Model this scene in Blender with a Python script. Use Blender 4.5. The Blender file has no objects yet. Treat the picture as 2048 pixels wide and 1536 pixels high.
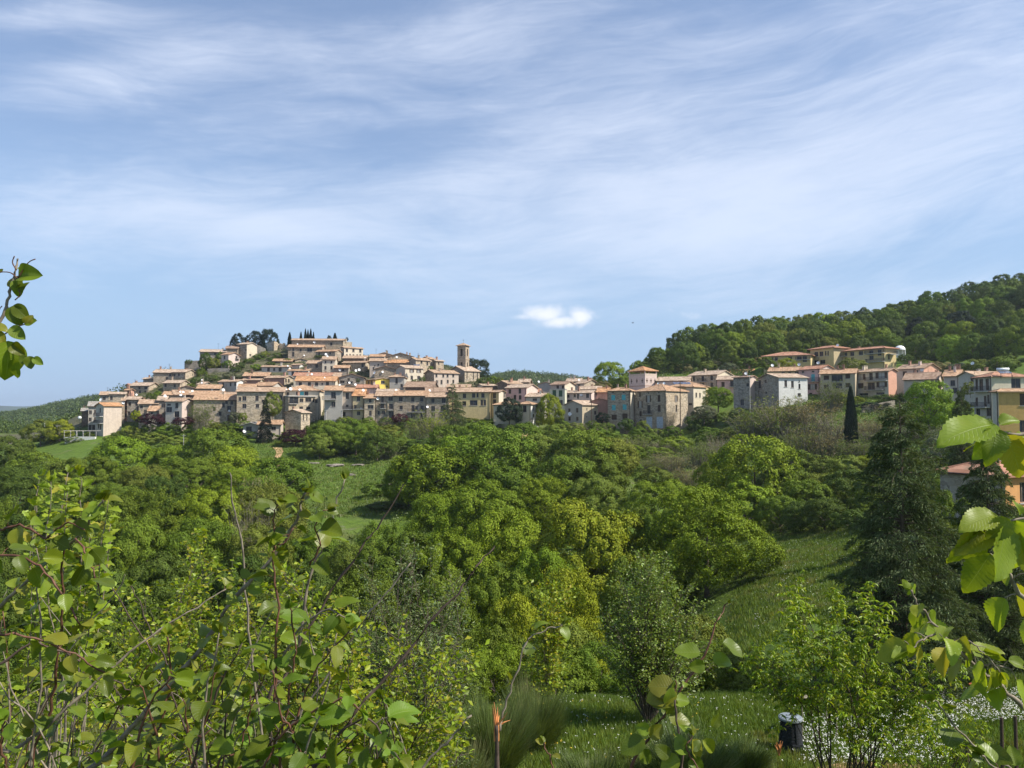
import bpy, bmesh, math, random
import numpy as np
from mathutils import Vector, Matrix, noise as mnoise
R = math.radians
sc = bpy.context.scene
COL = sc.collection
# ---------------------------------------------------------------- camera
F = 1538.0; PITCH = math.atan((835.0-768.0)/F)
cam = bpy.data.objects.new("camera", bpy.data.cameras.new("camera"))
COL.objects.link(cam)
cam.data.sensor_width = 36; cam.data.lens = F/2048*36
cam.location = (0, 0, 0); cam.rotation_euler = (R(90)+PITCH, 0, 0)
cam.data.clip_start = 0.05; cam.data.clip_end = 30000
sc.camera = cam
# ---------------------------------------------------------------- sun, sky, exposure
SUN_AZ = 106.0      # degrees clockwise from +Y (the view direction)
SUN_EL = 46.0
sl = bpy.data.lights.new("sun", 'SUN'); sl.energy = 3.6; sl.angle = R(0.53); sl.color = (1.0, 0.94, 0.84)
so = bpy.data.objects.new("sun", sl); COL.objects.link(so)
sd = Vector((math.sin(R(SUN_AZ))*math.cos(R(SUN_EL)), math.cos(R(SUN_AZ))*math.cos(R(SUN_EL)), math.sin(R(SUN_EL))))
so.rotation_euler = sd.to_track_quat('Z', 'Y').to_euler()
so.location = (80, 40, 120)
sc.view_settings.view_transform = 'Standard'; sc.view_settings.look = 'None'
sc.view_settings.exposure = 1.0; sc.view_settings.gamma = 1.0
sc.cycles.max_bounces = 5; sc.cycles.diffuse_bounces = 2; sc.cycles.glossy_bounces = 2
sc.cycles.transmission_bounces = 3; sc.cycles.volume_bounces = 0; sc.cycles.transparent_max_bounces = 4
sc.cycles.caustics_reflective = False; sc.cycles.caustics_refractive = False
sc.cycles.sample_clamp_indirect = 4.0
sc.cycles.use_denoising = True
try:
    sc.cycles.denoiser = 'OPENIMAGEDENOISE'; sc.cycles.denoising_input_passes = 'RGB_ALBEDO_NORMAL'; sc.cycles.denoising_prefilter = 'ACCURATE'
except Exception: pass

class NT:
    """tiny node helper"""
    def __init__(s, tree): s.t = tree; s.n = tree.nodes; s.l = tree.links
    def node(s, kind, **kw):
        n = s.n.new(kind)
        for k, v in kw.items(): setattr(n, k, v)
        return n
    def set(s, sock, v):
        if hasattr(v, 'is_linked') or isinstance(v, bpy.types.NodeSocket): s.l.new(v, sock)
        else:
            if hasattr(sock, 'default_value'):
                try: sock.default_value = v
                except Exception: sock.default_value = (*v, 1)
    def math(s, op, a, b=0.0, c=None, clamp=False):
        n = s.node('ShaderNodeMath', operation=op); n.use_clamp = clamp
        s.set(n.inputs[0], a); s.set(n.inputs[1], b)
        if c is not None: s.set(n.inputs[2], c)
        return n.outputs[0]
    def ramp(s, v, lo, hi, a=0.0, b=1.0, smooth=True):
        n = s.node('ShaderNodeMapRange'); n.interpolation_type = 'SMOOTHSTEP' if smooth else 'LINEAR'
        s.set(n.inputs['Value'], v); n.inputs['From Min'].default_value = lo; n.inputs['From Max'].default_value = hi
        n.inputs['To Min'].default_value = a; n.inputs['To Max'].default_value = b
        return n.outputs[0]
    def mix(s, f, a, b, mode='MIX'):
        n = s.node('ShaderNodeMix', data_type='RGBA', blend_type=mode)
        s.set(n.inputs[0], f); s.set(n.inputs[6], a if isinstance(a, bpy.types.NodeSocket) else (*a[:3], 1))
        s.set(n.inputs[7], b if isinstance(b, bpy.types.NodeSocket) else (*b[:3], 1))
        return n.outputs[2]
    def noise(s, vec, scale, detail=3.0, rough=0.55, dist=0.0, dims='3D'):
        n = s.node('ShaderNodeTexNoise', noise_dimensions=dims)
        if vec is not None: s.l.new(vec, n.inputs['Vector'])
        n.inputs['Scale'].default_value = scale; n.inputs['Detail'].default_value = detail
        n.inputs['Roughness'].default_value = rough; n.inputs['Distortion'].default_value = dist
        return n.outputs[0]
    def comb(s, x, y, z):
        n = s.node('ShaderNodeCombineXYZ')
        for i, v in enumerate((x, y, z)): s.set(n.inputs[i], v)
        return n.outputs[0]
    def scalevec(s, vec, sx, sy, sz):
        n = s.node('ShaderNodeVectorMath', operation='MULTIPLY'); s.l.new(vec, n.inputs[0]); n.inputs[1].default_value = (sx, sy, sz)
        return n.outputs[0]

# ---------------------------------------------------------------- sky: Nishita + thin high cloud (function of direction only)
w = bpy.data.worlds.new("World"); sc.world = w; w.use_nodes = True
T = NT(w.node_tree); T.n.clear()
sky = T.node('ShaderNodeTexSky', sky_type='NISHITA'); sky.sun_disc = False
sky.sun_elevation = R(SUN_EL); sky.sun_rotation = R(SUN_AZ)
sky.air_density = 1.0; sky.dust_density = 0.35; sky.ozone_density = 2.2; sky.altitude = 300
tc = T.node('ShaderNodeTexCoord'); sep = T.node('ShaderNodeSeparateXYZ'); T.l.new(tc.outputs['Generated'], sep.inputs[0])
dx, dy, dz = sep.outputs
ay = T.math('MAXIMUM', T.math('ABSOLUTE', dy), 0.08)
U = T.math('DIVIDE', dx, ay); V = T.math('DIVIDE', dz, ay)      # tangent-plane coordinates
uv = T.comb(U, V, 0.0)
# streaks: long thin bands climbing gently to one side, spread out a little with height
rise = T.math('ADD', 0.10, T.math('MULTIPLY', U, 0.16))
yr = T.math('SUBTRACT', V, T.math('MULTIPLY', U, rise))
pv = T.comb(U, T.math('MULTIPLY', yr, 1.6), 0.0)
warp = T.node('ShaderNodeTexNoise'); T.l.new(pv, warp.inputs['Vector']); warp.inputs['Scale'].default_value = 2.2; warp.inputs['Detail'].default_value = 3
wv = T.node('ShaderNodeVectorMath', operation='MULTIPLY_ADD'); T.l.new(warp.outputs['Color'], wv.inputs[0]); wv.inputs[1].default_value = (0.20, 0.15, 0); T.l.new(pv, wv.inputs[2])
fine = T.noise(T.scalevec(wv.outputs[0], 3.6, 8.5, 1), 1.0, 9, 0.62, 0.5)
broad = T.noise(T.scalevec(wv.outputs[0], 1.6, 5.2, 1), 1.0, 5, 0.55, 0.2)
wisp = T.noise(T.scalevec(wv.outputs[0], 9.0, 44.0, 1), 1.0, 8, 0.68, 0.9)
def blob(u0, v0, su, sv, rot, amp):
    c, s_ = math.cos(R(rot)), math.sin(R(rot))
    du = T.math('SUBTRACT', U, u0); dv = T.math('SUBTRACT', V, v0)
    a = T.math('ADD', T.math('MULTIPLY', du, c/su), T.math('MULTIPLY', dv, s_/su))
    b = T.math('ADD', T.math('MULTIPLY', du, -s_/sv), T.math('MULTIPLY', dv, c/sv))
    r2 = T.math('ADD', T.math('MULTIPLY', a, a), T.math('MULTIPLY', b, b))
    return T.math('MULTIPLY', T.math('EXPONENT', T.math('MULTIPLY', r2, -1.0)), amp)
def pxuv(px, py): return ((px-1024)/F, (835-py)/F)
def blobp(px, py, wpx, hpx, rot, amp):
    u, v = pxuv(px, py); return blob(u, v, wpx/F, hpx/F, rot, amp)
cover = None
for b in CLOUDS if 'CLOUDS' in globals() else [
        (1750, 330, 850, 220, 13, 0.46), (1300, 430, 560, 130, 8, 0.26), (300, 420, 340, 85, 3, 0.40),
        (290, 110, 270, 65, 8, 0.40), (60, 330, 260, 120, 0, 0.14), (760, 60, 500, 90, 6, 0.20), (40, 20, 260, 40, 0, .3),
        (1500, 70, 900, 120, 8, 0.24), (950, 330, 500, 70, 17, 0.20), (560, 470, 260, 60, -2, 0.20), (1800, 590, 330, 40, 4, 0.13), (740, 540, 160, 22, 12, 0.10),
        (620, 190, 460, 60, 14, 0.04), (700, 260, 600, 60, 4, .06), (60, 260, 120, 60, 0, -0.1)]:
    o = blobp(*b); cover = o if cover is None else T.math('ADD', cover, o)
tex = T.math('ADD', T.math('MULTIPLY', fine, 0.50), T.math('ADD', T.math('MULTIPLY', broad, 0.42), T.math('MULTIPLY', wisp, 0.20)))
dens = T.math('ADD', T.math('MULTIPLY', T.math('SUBTRACT', tex, 0.55), 1.45), T.math('SUBTRACT', cover, 0.02))
dens = T.ramp(dens, 0.0, 0.70, 0.0, 0.60)
# two small cumulus clouds low in the sky
cn = T.math('ADD', T.math('MULTIPLY', T.noise(uv, 42.0, 8, 0.62, .3), .7), T.math('MULTIPLY', T.noise(uv, 16.0, 3, 0.5), .3))
def cum(parts, lo, hi):
    s_ = None
    for p in parts:
        o = blobp(*p); s_ = o if s_ is None else T.math('MAXIMUM', s_, o)
    s_ = T.math('ADD', s_, T.math('MULTIPLY', T.math('SUBTRACT', cn, 0.5), 2.3))
    return T.ramp(s_, lo, hi)
c1 = cum([(1090, 626, 50, 22, -4, 1.75), (1160, 634, 30, 24, 0, 1.75), (1045, 633, 44, 9, 0, 1.2), (1128, 642, 66, 15, 4, 1.7)], 0.45, 1.9)
c2 = cum([(1388, 630, 32, 12, -10, 0.9), (1335, 618, 30, 8, -10, 0.75)], 0.45, 1.5)
cumul = T.math('MAXIMUM', T.math('MULTIPLY', c1, 0.85), T.math('MULTIPLY', c2, 0.35))
front = T.ramp(dy, 0.05, 0.25)
cumul = T.math('MULTIPLY', cumul, front)
# behind the camera the same sheet of cirrus goes on without the placed banks
lift = T.ramp(dz, -0.02, 0.06)
dens = T.math('MULTIPLY', dens, lift)
gz = T.ramp(dz, -0.05, 0.45)
skyc = T.mix(T.ramp(dz, 0.0, 0.36, 0.92, 0.10), sky.outputs[0], (2.25, 3.55, 5.2))
skyc = T.mix(0.20, skyc, (3.3, 4.0, 5.9))
cloudcol = T.mix(T.ramp(dz, 0.0, 0.5), (5.8, 6.3, 7.3), (6.1, 6.5, 7.5))
col = T.mix(dens, skyc, cloudcol)
col = T.mix(cumul, col, (6.9, 7.0, 7.4))
bg = T.node('ShaderNodeBackground'); T.l.new(col, bg.inputs[0]); bg.inputs[1].default_value = 0.080
out = T.node('ShaderNodeOutputWorld'); T.l.new(bg.outputs[0], out.inputs[0])

# ---------------------------------------------------------------- projection helpers
cp, sp = math.cos(PITCH), math.sin(PITCH)
def P(px, py, Y):
    """point of the world seen at photo pixel (px,py) at distance Y ahead"""
    x = (px-1024)/F; v = (768-py)/F
    d = Vector((x, cp-v*sp, sp+v*cp))
    return d*(Y/d.y)
def proj(p):
    dpt = p[1]*cp+p[2]*sp; up = -p[1]*sp+p[2]*cp
    return 1024+F*p[0]/dpt, 768-F*up/dpt

def setp(o, label=None, cat=None, group=None, kind=None):
    if label: o['label'] = label
    if cat: o['category'] = cat
    if group: o['group'] = group
    if kind: o['kind'] = kind
    return o
def empty(name, loc=(0, 0, 0), rz=0.0, **kw):
    o = bpy.data.objects.new(name, None); COL.objects.link(o); o.location = loc; o.rotation_euler = (0, 0, rz)
    o.empty_display_size = 0.1
    return setp(o, **kw)
def obj(name, mesh, parent=None, mats=None, **kw):
    o = bpy.data.objects.new(name, mesh); COL.objects.link(o)
    if parent is not None: o.parent = parent
    if mats:
        if not isinstance(mats, (list, tuple)): mats = [mats]
        if len(mesh.materials) == 0:
            for m in mats: mesh.materials.append(m)
    return setp(o, **kw)
class MB:
    """collects polygons into one mesh"""
    def __init__(s): s.v = []; s.f = []; s.m = []; s.uv = []
    def poly(s, pts, mi=0, uv=None):
        k = len(s.v); s.v.extend([tuple(p) for p in pts]); s.f.append(tuple(range(k, k+len(pts)))); s.m.append(mi)
        s.uv.append(uv if uv is not None else [(0, 0)]*len(pts))
    def box(s, x0, x1, y0, y1, z0, z1, mi=0):
        a = [(x0,y0,z0),(x1,y0,z0),(x1,y1,z0),(x0,y1,z0),(x0,y0,z1),(x1,y0,z1),(x1,y1,z1),(x0,y1,z1)]
        for q in ((0,3,2,1),(4,5,6,7),(0,1,5,4),(1,2,6,5),(2,3,7,6),(3,0,4,7)): s.poly([a[i] for i in q], mi)
    def obox(s, M, sx, sy, sz, mi=0):
        a = [M @ Vector((x*sx, y*sy, z*sz)) for z in (-.5, .5) for x, y in ((-.5,-.5),(.5,-.5),(.5,.5),(-.5,.5))]
        for q in ((0,3,2,1),(4,5,6,7),(0,1,5,4),(1,2,6,5),(2,3,7,6),(3,0,4,7)): s.poly([a[i] for i in q], mi)
    def prism(s, top, th, mi=0, uv=None):
        """slab hanging below polygon `top`"""
        bot = [(p[0], p[1], p[2]-th) for p in top]
        s.poly(top, mi, uv); s.poly(bot[::-1], mi, (uv[::-1] if uv else None))
        n = len(top)
        for i in range(n): s.poly([top[i], bot[i], bot[(i+1) % n], top[(i+1) % n]], mi)
    def tube(s, pts, rad, n=6, mi=0, cap=True):
        pts = [Vector(p) for p in pts]; rings = []
        if not hasattr(rad, '__len__'): rad = [rad]*len(pts)
        ref = Vector((0.31, 0.17, 0.93))
        for i, p in enumerate(pts):
            t = (pts[min(i+1, len(pts)-1)]-pts[max(i-1, 0)]).normalized()
            r_ = ref if abs(t.dot(ref)) < 0.95 else Vector((1, 0, 0))
            u_ = t.cross(r_).normalized(); w_ = t.cross(u_)
            k = len(s.v)
            for j in range(n):
                a = 2*math.pi*j/n; s.v.append(tuple(p+(u_*math.cos(a)+w_*math.sin(a))*rad[i]))
            rings.append(k)
        for a, b in zip(rings[:-1], rings[1:]):
            for j in range(n):
                s.f.append((a+j, a+(j+1) % n, b+(j+1) % n, b+j)); s.m.append(mi); s.uv.append([(0, 0)]*4)
        if cap:
            s.f.append(tuple(rings[-1]+j for j in range(n))); s.m.append(mi); s.uv.append([(0, 0)]*n)
            s.f.append(tuple(rings[0]+j for j in reversed(range(n)))); s.m.append(mi); s.uv.append([(0, 0)]*n)
    def mesh(s, name, mats=(), smooth=False):
        me = bpy.data.meshes.new(name); me.from_pydata(s.v, [], s.f)
        if mats:
            for m in mats: me.materials.append(m)
        me.polygons.foreach_set('material_index', s.m)
        if any(u[0] != (0, 0) or u[-1] != (0, 0) for u in s.uv):
            l = me.uv_layers.new(name="UVMap"); flat = [c for u in s.uv for q in u for c in q]
            l.data.foreach_set('uv', flat)
        if smooth: me.polygons.foreach_set('use_smooth', [True]*len(s.f))
        me.update(); return me
    def build(s, name, mats, parent=None, smooth=False, **kw):
        if not isinstance(mats, (list, tuple)): mats = [mats]
        return obj(name, s.mesh(name, mats, smooth), parent, **kw)
def mesh_np(name, verts, faces_flat, nper, mats, smooth=False, attr=None):
    """fast mesh from numpy: verts (N,3), faces (M,nper)"""
    me = bpy.data.meshes.new(name)
    verts = np.asarray(verts, dtype=np.float32); faces = np.asarray(faces_flat, dtype=np.int32).reshape(-1, nper)
    me.vertices.add(len(verts)); me.vertices.foreach_set('co', verts.ravel())
    me.loops.add(faces.size); me.loops.foreach_set('vertex_index', faces.ravel())
    me.polygons.add(len(faces)); me.polygons.foreach_set('loop_start', np.arange(0, faces.size, nper, dtype=np.int32))
    try: me.polygons.foreach_set('loop_total', np.full(len(faces), nper, dtype=np.int32))
    except Exception: pass
    if smooth: me.polygons.foreach_set('use_smooth', np.ones(len(faces), dtype=bool))
    for m in mats: me.materials.append(m)
    if attr is not None:
        at = me.attributes.new('tint', 'FLOAT', 'FACE'); at.data.foreach_set('value', np.asarray(attr, dtype=np.float32))
    me.update(calc_edges=True); me.validate()
    return me

# ---------------------------------------------------------------- materials
def newmat(name):
    m = bpy.data.materials.new(name); m.use_nodes = True; t = NT(m.node_tree); t.n.clear()
    o = t.node('ShaderNodeOutputMaterial'); b = t.node('ShaderNodeBsdfPrincipled'); t.l.new(b.outputs[0], o.inputs[0])
    b.inputs['Specular IOR Level'].default_value = 0.3
    return m, t, b, o
def bump(t, b, h, strength=0.3, dist=0.05):
    n = t.node('ShaderNodeBump'); n.inputs['Strength'].default_value = strength; n.inputs['Distance'].default_value = dist
    t.l.new(h, n.inputs['Height']); t.l.new(n.outputs[0], b.inputs['Normal'])
def plain(name, col, rough=0.7, metal=0.0, var=0.25, scale=3.0):
    m, t, b, o = newmat(name); tc = t.node('ShaderNodeTexCoord')
    n = t.noise(tc.outputs['Object'], scale, 4, 0.6)
    c = t.mix(t.ramp(n, 0.3, 0.7), tuple(x*(1-var) for x in col), tuple(min(1, x*(1+var)) for x in col))
    t.l.new(c, b.inputs['Base Color']); b.inputs['Roughness'].default_value = rough; b.inputs['Metallic'].default_value = metal
    return m
_wall = {}
def wallmat(kind, col):
    key = (kind, tuple(col))
    if key in _wall: return _wall[key]
    m, t, b, o = newmat('%s_wall' % kind); tc = t.node('ShaderNodeTexCoord'); g = tc.outputs['Object']
    oi = t.node('ShaderNodeObjectInfo')
    off = t.node('ShaderNodeVectorMath', operation='ADD'); t.l.new(g, off.inputs[0])
    rr = t.math('MULTIPLY', oi.outputs['Random'], 90.0); t.l.new(t.comb(rr, rr, 0.0), off.inputs[1]); g = off.outputs[0]
    big = t.noise(g, 0.35, 5, 0.62)
    streak = t.noise(t.scalevec(g, 1.6, 1.6, 0.16), 1.0, 4, 0.6)
    if kind == 'stone':
        v = t.node('ShaderNodeTexVoronoi'); t.l.new(t.scalevec(g, 1.0, 1.0, 1.7), v.inputs['Vector']); v.inputs['Scale'].default_value = 2.1
        vc = t.node('ShaderNodeSeparateColor'); t.l.new(v.outputs['Color'], vc.inputs[0])
        f = t.math('ADD', t.math('MULTIPLY', vc.outputs[0], 0.6), t.math('MULTIPLY', t.noise(g, 1.3, 5, 0.7), 0.7))
        base = t.mix(t.ramp(f, 0.25, 1.0), tuple(x*0.62 for x in col), tuple(min(1, x*1.38) for x in col))
        v2 = t.node('ShaderNodeTexVoronoi', feature='DISTANCE_TO_EDGE'); t.l.new(t.scalevec(g, 1.0, 1.0, 1.7), v2.inputs['Vector']); v2.inputs['Scale'].default_value = 2.1
        bump(t, b, t.ramp(v2.outputs['Distance'], 0.0, 0.12), 0.6, 0.06)
        base = t.mix(t.math('MULTIPLY', t.ramp(big, 0.42, 0.70), 0.5), base, (col[0]*1.25, col[1]*1.12, col[2]*0.95))
    else:
        base = t.mix(t.ramp(t.noise(g, 1.7, 5, 0.65), 0.25, 0.75), tuple(x*0.88 for x in col), tuple(min(1, x*1.08) for x in col))
        bump(t, b, t.noise(g, 9.0, 3, 0.6), 0.25, 0.02)
    base = t.mix(t.math('MULTIPLY', t.ramp(streak, 0.50, 0.80), 0.42), base, tuple(x*0.55 for x in col))
    base = t.mix(t.math('MULTIPLY', t.ramp(big, 0.25, 0.46, 1.0, 0.0), 0.35), base, (col[0]*0.62, col[1]*0.60, col[2]*0.56))
    t.l.new(base, b.inputs['Base Color']); b.inputs['Roughness'].default_value = 0.92; b.inputs['Specular IOR Level'].default_value = 0.15
    _wall[key] = m; return m
_roof = {}
def roofmat(col):
    key = tuple(col)
    if key in _roof: return _roof[key]
    m, t, b, o = newmat('terracotta_tile'); uvn = t.node('ShaderNodeUVMap'); g = uvn.outputs[0]
    oi = t.node('ShaderNodeObjectInfo'); off = t.node('ShaderNodeVectorMath', operation='ADD'); t.l.new(g, off.inputs[0])
    rr = t.math('MULTIPLY', oi.outputs['Random'], 70.0); t.l.new(t.comb(rr, rr, 0.0), off.inputs[1]); g2 = off.outputs[0]
    sep = t.node('ShaderNodeSeparateXYZ'); t.l.new(g, sep.inputs[0])
    row = t.math('SINE', t.math('MULTIPLY', sep.outputs[0], 2*math.pi/0.24))
    crs = t.math('FRACT', t.math('MULTIPLY', sep.outputs[1], 1/0.34))
    h = t.math('ADD', t.math('MULTIPLY', t.math('ABSOLUTE', row), 0.8), t.math('MULTIPLY', crs, 0.3))
    bump(t, b, h, 0.8, 0.05)
    cell = t.node('ShaderNodeTexWhiteNoise', noise_dimensions='2D')
    fl = t.node('ShaderNodeVectorMath', operation='FLOOR'); t.l.new(t.scalevec(g2, 1/0.48, 1/0.68, 1), fl.inputs[0]); t.l.new(fl.outputs[0], cell.inputs['Vector'])
    n1 = t.noise(t.scalevec(g2, 0.6, 0.25, 1), 1.0, 5, 0.65); n2 = t.noise(g2, 0.45, 5, 0.7)
    f = t.math('ADD', t.math('MULTIPLY', cell.outputs['Value'], 0.45), t.math('MULTIPLY', n1, 0.75))
    c = t.mix(t.ramp(f, 0.25, 0.95), (col[0]*0.66, col[1]*0.60, col[2]*0.56), (min(1, col[0]*1.2), min(1, col[1]*1.22), min(1, col[2]*1.22)))
    c = t.mix(t.math('MULTIPLY', t.ramp(n2, 0.50, 0.72), 0.55), c, (0.36, 0.27, 0.18))
    c = t.mix(t.math('MULTIPLY', t.ramp(n2, 0.28, 0.42, 1, 0), 0.4), c, (0.17, 0.12, 0.09))
    t.l.new(c, b.inputs['Base Color']); b.inputs['Roughness'].default_value = 0.9; b.inputs['Specular IOR Level'].default_value = 0.12
    _roof[key] = m; return m
M = {}
M['glass'] = plain('dark_glass', (0.030, 0.032, 0.036), 0.12, 0, 0.3); 
M['curtain'] = plain('curtained_glass', (0.42, 0.41, 0.38), 0.3, 0, 0.2)
M['brownwood'] = plain('brown_wood', (0.075, 0.045, 0.03), 0.7)
M['whitewood'] = plain('white_painted_wood', (0.62, 0.60, 0.56), 0.6)
M['frame'] = plain('window_frame_paint', (0.20, 0.15, 0.11), 0.6)
M['turq'] = plain('turquoise_paint', (0.10, 0.42, 0.45), 0.6)
M['green'] = plain('green_shutter_paint', (0.04, 0.09, 0.05), 0.6)
M['bluegrey'] = plain('blue_grey_door_paint', (0.42, 0.47, 0.53), 0.6)
M['iron'] = plain('dark_iron', (0.035, 0.035, 0.035), 0.6)
M['concrete'] = plain('concrete', (0.40, 0.38, 0.35), 0.9)
M['dish'] = plain('white_enamel', (0.85, 0.85, 0.84), 0.45, 0, 0.05)
M['brick'] = plain('chimney_brick', (0.34, 0.20, 0.14), 0.9, 0, 0.35, 5)
M['gutter'] = plain('copper_gutter', (0.07, 0.045, 0.035), 0.6)
M['solar'] = plain('solar_glass', (0.09, 0.10, 0.14), 0.15)
# ---------------------------------------------------------------- terrain
CT = []   # control points x, y, z
def cpt(px, py, Y, dz=0.0):
    p = P(px, py, Y); CT.append((p.x, p.y, p.z+dz))
def cz(x, y, z): CT.append((x, y, z))
# ground round the camera and down to the garden
for x in (-12, -4, 0, 4, 12): cz(x, 0, -1.7-abs(x)*0.02)
for x in (-25, 25): cz(x, 0, -2.2)
for x in (-16, -6, 0, 6, 16): cz(x, 4, -3.0); cz(x, 9, -5.9); cz(x, 14, -8.2)
for x in (-30, 0, 30): cz(x, -20, -1.5)
for px, py, Y in ((1570,1500,22),(1400,1440,25),(1900,1403,28),(2048,1445,24.5),(1100,1445,25),(1000,1560,19.5),(1700,1562,19.2),(2048,1570,19.2),(600,1450,25),(300,1450,25),(0,1450,25),(-300,1450,25),(2400,1450,25),
    (1400,1398,28.5),(1150,1398,28.5),(1650,1392,29),(1800,1380,29.6),(2100,1360,30)): cpt(px, py, Y)
for px in (-400, 0, 350, 700, 1000, 1300): cz((px-1024)/F*36, 36, -13.6); cz((px-1024)/F*45, 45, -17); cz((px-1024)/F*62, 62, -21.5)
for px, z in ((-400,-23), (0,-24), (300,-24), (600,-24), (900,-24), (1200,-22.5)): cz((px-1024)/F*82, 82, z)
for px, z in ((-400,-20), (0,-21), (300,-21.5), (600,-21), (900,-21), (1200,-19.5), (1400,-18)): cz((px-1024)/F*110, 110, z)
for px, py, Y in ((1500,1240,60),(1620,1250,45),(1560,1180,68),(1600,1130,80),(1660,1060,98),(1550,1085,98),(1700,1120,75),(1750,1250,50),(1450,1180,75),
    (1700,908,150),(1600,960,140),(1800,960,130),(1500,930,165),(1400,930,170),(1400,1010,140),(1250,905,190),(1150,905,190),(1050,900,195),(950,900,200),(840,905,200),
    (650,1060,122),(620,1000,150),(700,1000,150),(700,890,215),(800,910,200),(530,900,205),(550,960,165),(400,900,208),(300,900,208),(200,882,225),(100,892,228),(20,905,230),(-200,910,230),
    (400,1010,150),(200,1010,150),(0,1020,150),(240,960,172),(400,960,172),(80,960,172),(900,990,140),(1100,990,140),(1250,960,150),
    (2048,1015,62),(1900,1035,65),(2000,1240,42),(1800,1150,60),(2000,880,125),(1880,885,130),(2300,900,120),(1780,905,135),
    (100,862,300),(0,865,330),(-150,870,300)): cpt(px, py, Y)
# village slope
for px, py, Y in ((180,862,236),(245,866,232),(330,846,240),(430,844,240),(520,838,240),(600,850,236),(680,838,240),(760,840,240),(850,840,240),(940,830,241),(1000,828,241),(1060,840,238),(1150,848,234),(1240,848,232),(1330,858,226),(1400,850,226),
    (230,800,262),(300,792,268),(400,785,270),(500,775,275),(600,765,283),(700,765,283),(800,770,278),(900,768,282),(960,766,280),(1020,800,262),(1120,806,258),(1200,800,256),(1260,775,262),(1330,780,262),
    (345,762,285),(400,752,295),(480,742,300),(560,738,302),(650,742,298),(740,745,296),(830,742,292),(900,742,290),
    (400,735,308),(470,720,315),(540,706,324),(620,706,324),(690,708,322),(740,722,308),(840,728,300),(500,706,325),(640,692,336),(560,690,340)): cpt(px, py, Y, -0.8)
for px, py, Y in ((1440,845,220),(1500,822,214),(1600,806,205),(1660,800,205),(1740,796,205),(1820,792,204),(1880,800,190),(1950,835,160),(2000,860,138),(1420,780,252),(1480,765,262),(1580,757,262),
    (1540,742,268),(1640,738,262),(1760,735,258),(1830,725,268),(1900,745,240),(2048,762,190),(1990,790,172),(1500,720,295),(1400,740,285),(1300,742,290),(1220,765,300)): cpt(px, py, Y, -0.8)
# wooded hillside upper right
for px, py, Y in ((1300,745,320),(1400,712,330),(1500,695,335),(1650,690,335),(1750,680,330),(1850,650,330),(1950,640,320),(2048,620,320),(2048,690,265),(1950,700,275),(2200,620,300),(2400,560,300),
    (1350,725,380),(1500,690,390),(1650,672,390),(1800,660,390),(1950,620,390),(2048,590,390),(2400,520,380)): cpt(px, py, Y)
for px, z in ((1250,8),(1400,26),(1600,36),(1800,40),(2048,52),(2400,66)): cz((px-1024)/F*470, 470, z); cz((px-1024)/F*620, 620, z*0.5-10)
# behind the village and far land
for px, z in ((-300,-16),(100,-20),(250,-16),(400,6),(560,16),(700,14),(850,4),(1000,-6),(1150,-12)): cz((px-1024)/F*400, 400, z)
for px, z in ((-300,-30),(0,-32),(200,-30),(400,-20),(700,-25),(1000,-30),(1150,-26)): cz((px-1024)/F*520, 520, z)
for px, py in ((-500,840),(-200,838),(0,832),(60,824),(110,812),(160,802),(205,795),(300,785),(400,790),(550,790),(700,790),(850,788),(960,772),(1000,762),(1040,757),(1085,762),(1130,765),(1180,772),(1300,790),(1600,790),(2200,790)):
    cpt(px, py, 860, -2)
for px in (-400, 0, 400, 900, 1300, 1800, 2300): cz((px-1024)/F*1150, 1150, -20); cz((px-1024)/F*1900, 1900, 0); cz((px-1024)/F*3200, 3200, 5)
for px in (-400, 0, 200): cz((px-1024)/F*690, 690, -22)
for px, z in ((900,2),(1000,12),(1080,12),(1200,0)): cz((px-1024)/F*740, 740, z)

CT = np.array(CT)
def _tc(x, y):
    yy = np.maximum(y, 0)+14.0
    return np.stack([x/yy*2.2, np.log(yy)*1.25], -1)
def _tps(r2): return np.where(r2 > 1e-12, 0.5*r2*np.log(np.maximum(r2, 1e-12)), 0.0)
def _solve():
    q = _tc(CT[:, 0], CT[:, 1]); n = len(q)
    sc_ = np.log(np.maximum(CT[:, 1], 0)+14.0)
    d = q[:, None]-q[None]; K = _tps((d**2).sum(-1))+np.eye(n)*0.002
    Pm = np.concatenate([np.ones((n, 1)), q], 1)
    A = np.zeros((n+3, n+3)); A[:n, :n] = K; A[:n, n:] = Pm; A[n:, :n] = Pm.T
    # solve for elevation ratio z/(y+14): keeps far points as important as near ones
    rhs = np.concatenate([CT[:, 2]/(np.maximum(CT[:, 1], 0)+14.0), np.zeros(3)])
    return q, np.linalg.solve(A, rhs)
_Q, _W = _solve()
def fbm(x, y, sc0, octv=4, seed=0):
    """cheap value-noise fbm, vectorised"""
    out = np.zeros_like(x, dtype=float); amp = 1.0; tot = 0
    for k in range(octv):
        fx = x/sc0*(2**k)+seed*13.7+k*7.1; fy = y/sc0*(2**k)+seed*5.3+k*3.9
        ix = np.floor(fx); iy = np.floor(fy); tx = fx-ix; ty = fy-iy
        tx = tx*tx*(3-2*tx); ty = ty*ty*(3-2*ty)
        def hsh(a, b): v = np.sin(a*127.1+b*311.7)*43758.5453; return v-np.floor(v)
        v = (hsh(ix, iy)*(1-tx)+hsh(ix+1, iy)*tx)*(1-ty)+(hsh(ix, iy+1)*(1-tx)+hsh(ix+1, iy+1)*tx)*ty
        out += amp*(v-0.5); tot += amp; amp *= 0.5
    return out/tot*2
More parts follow.
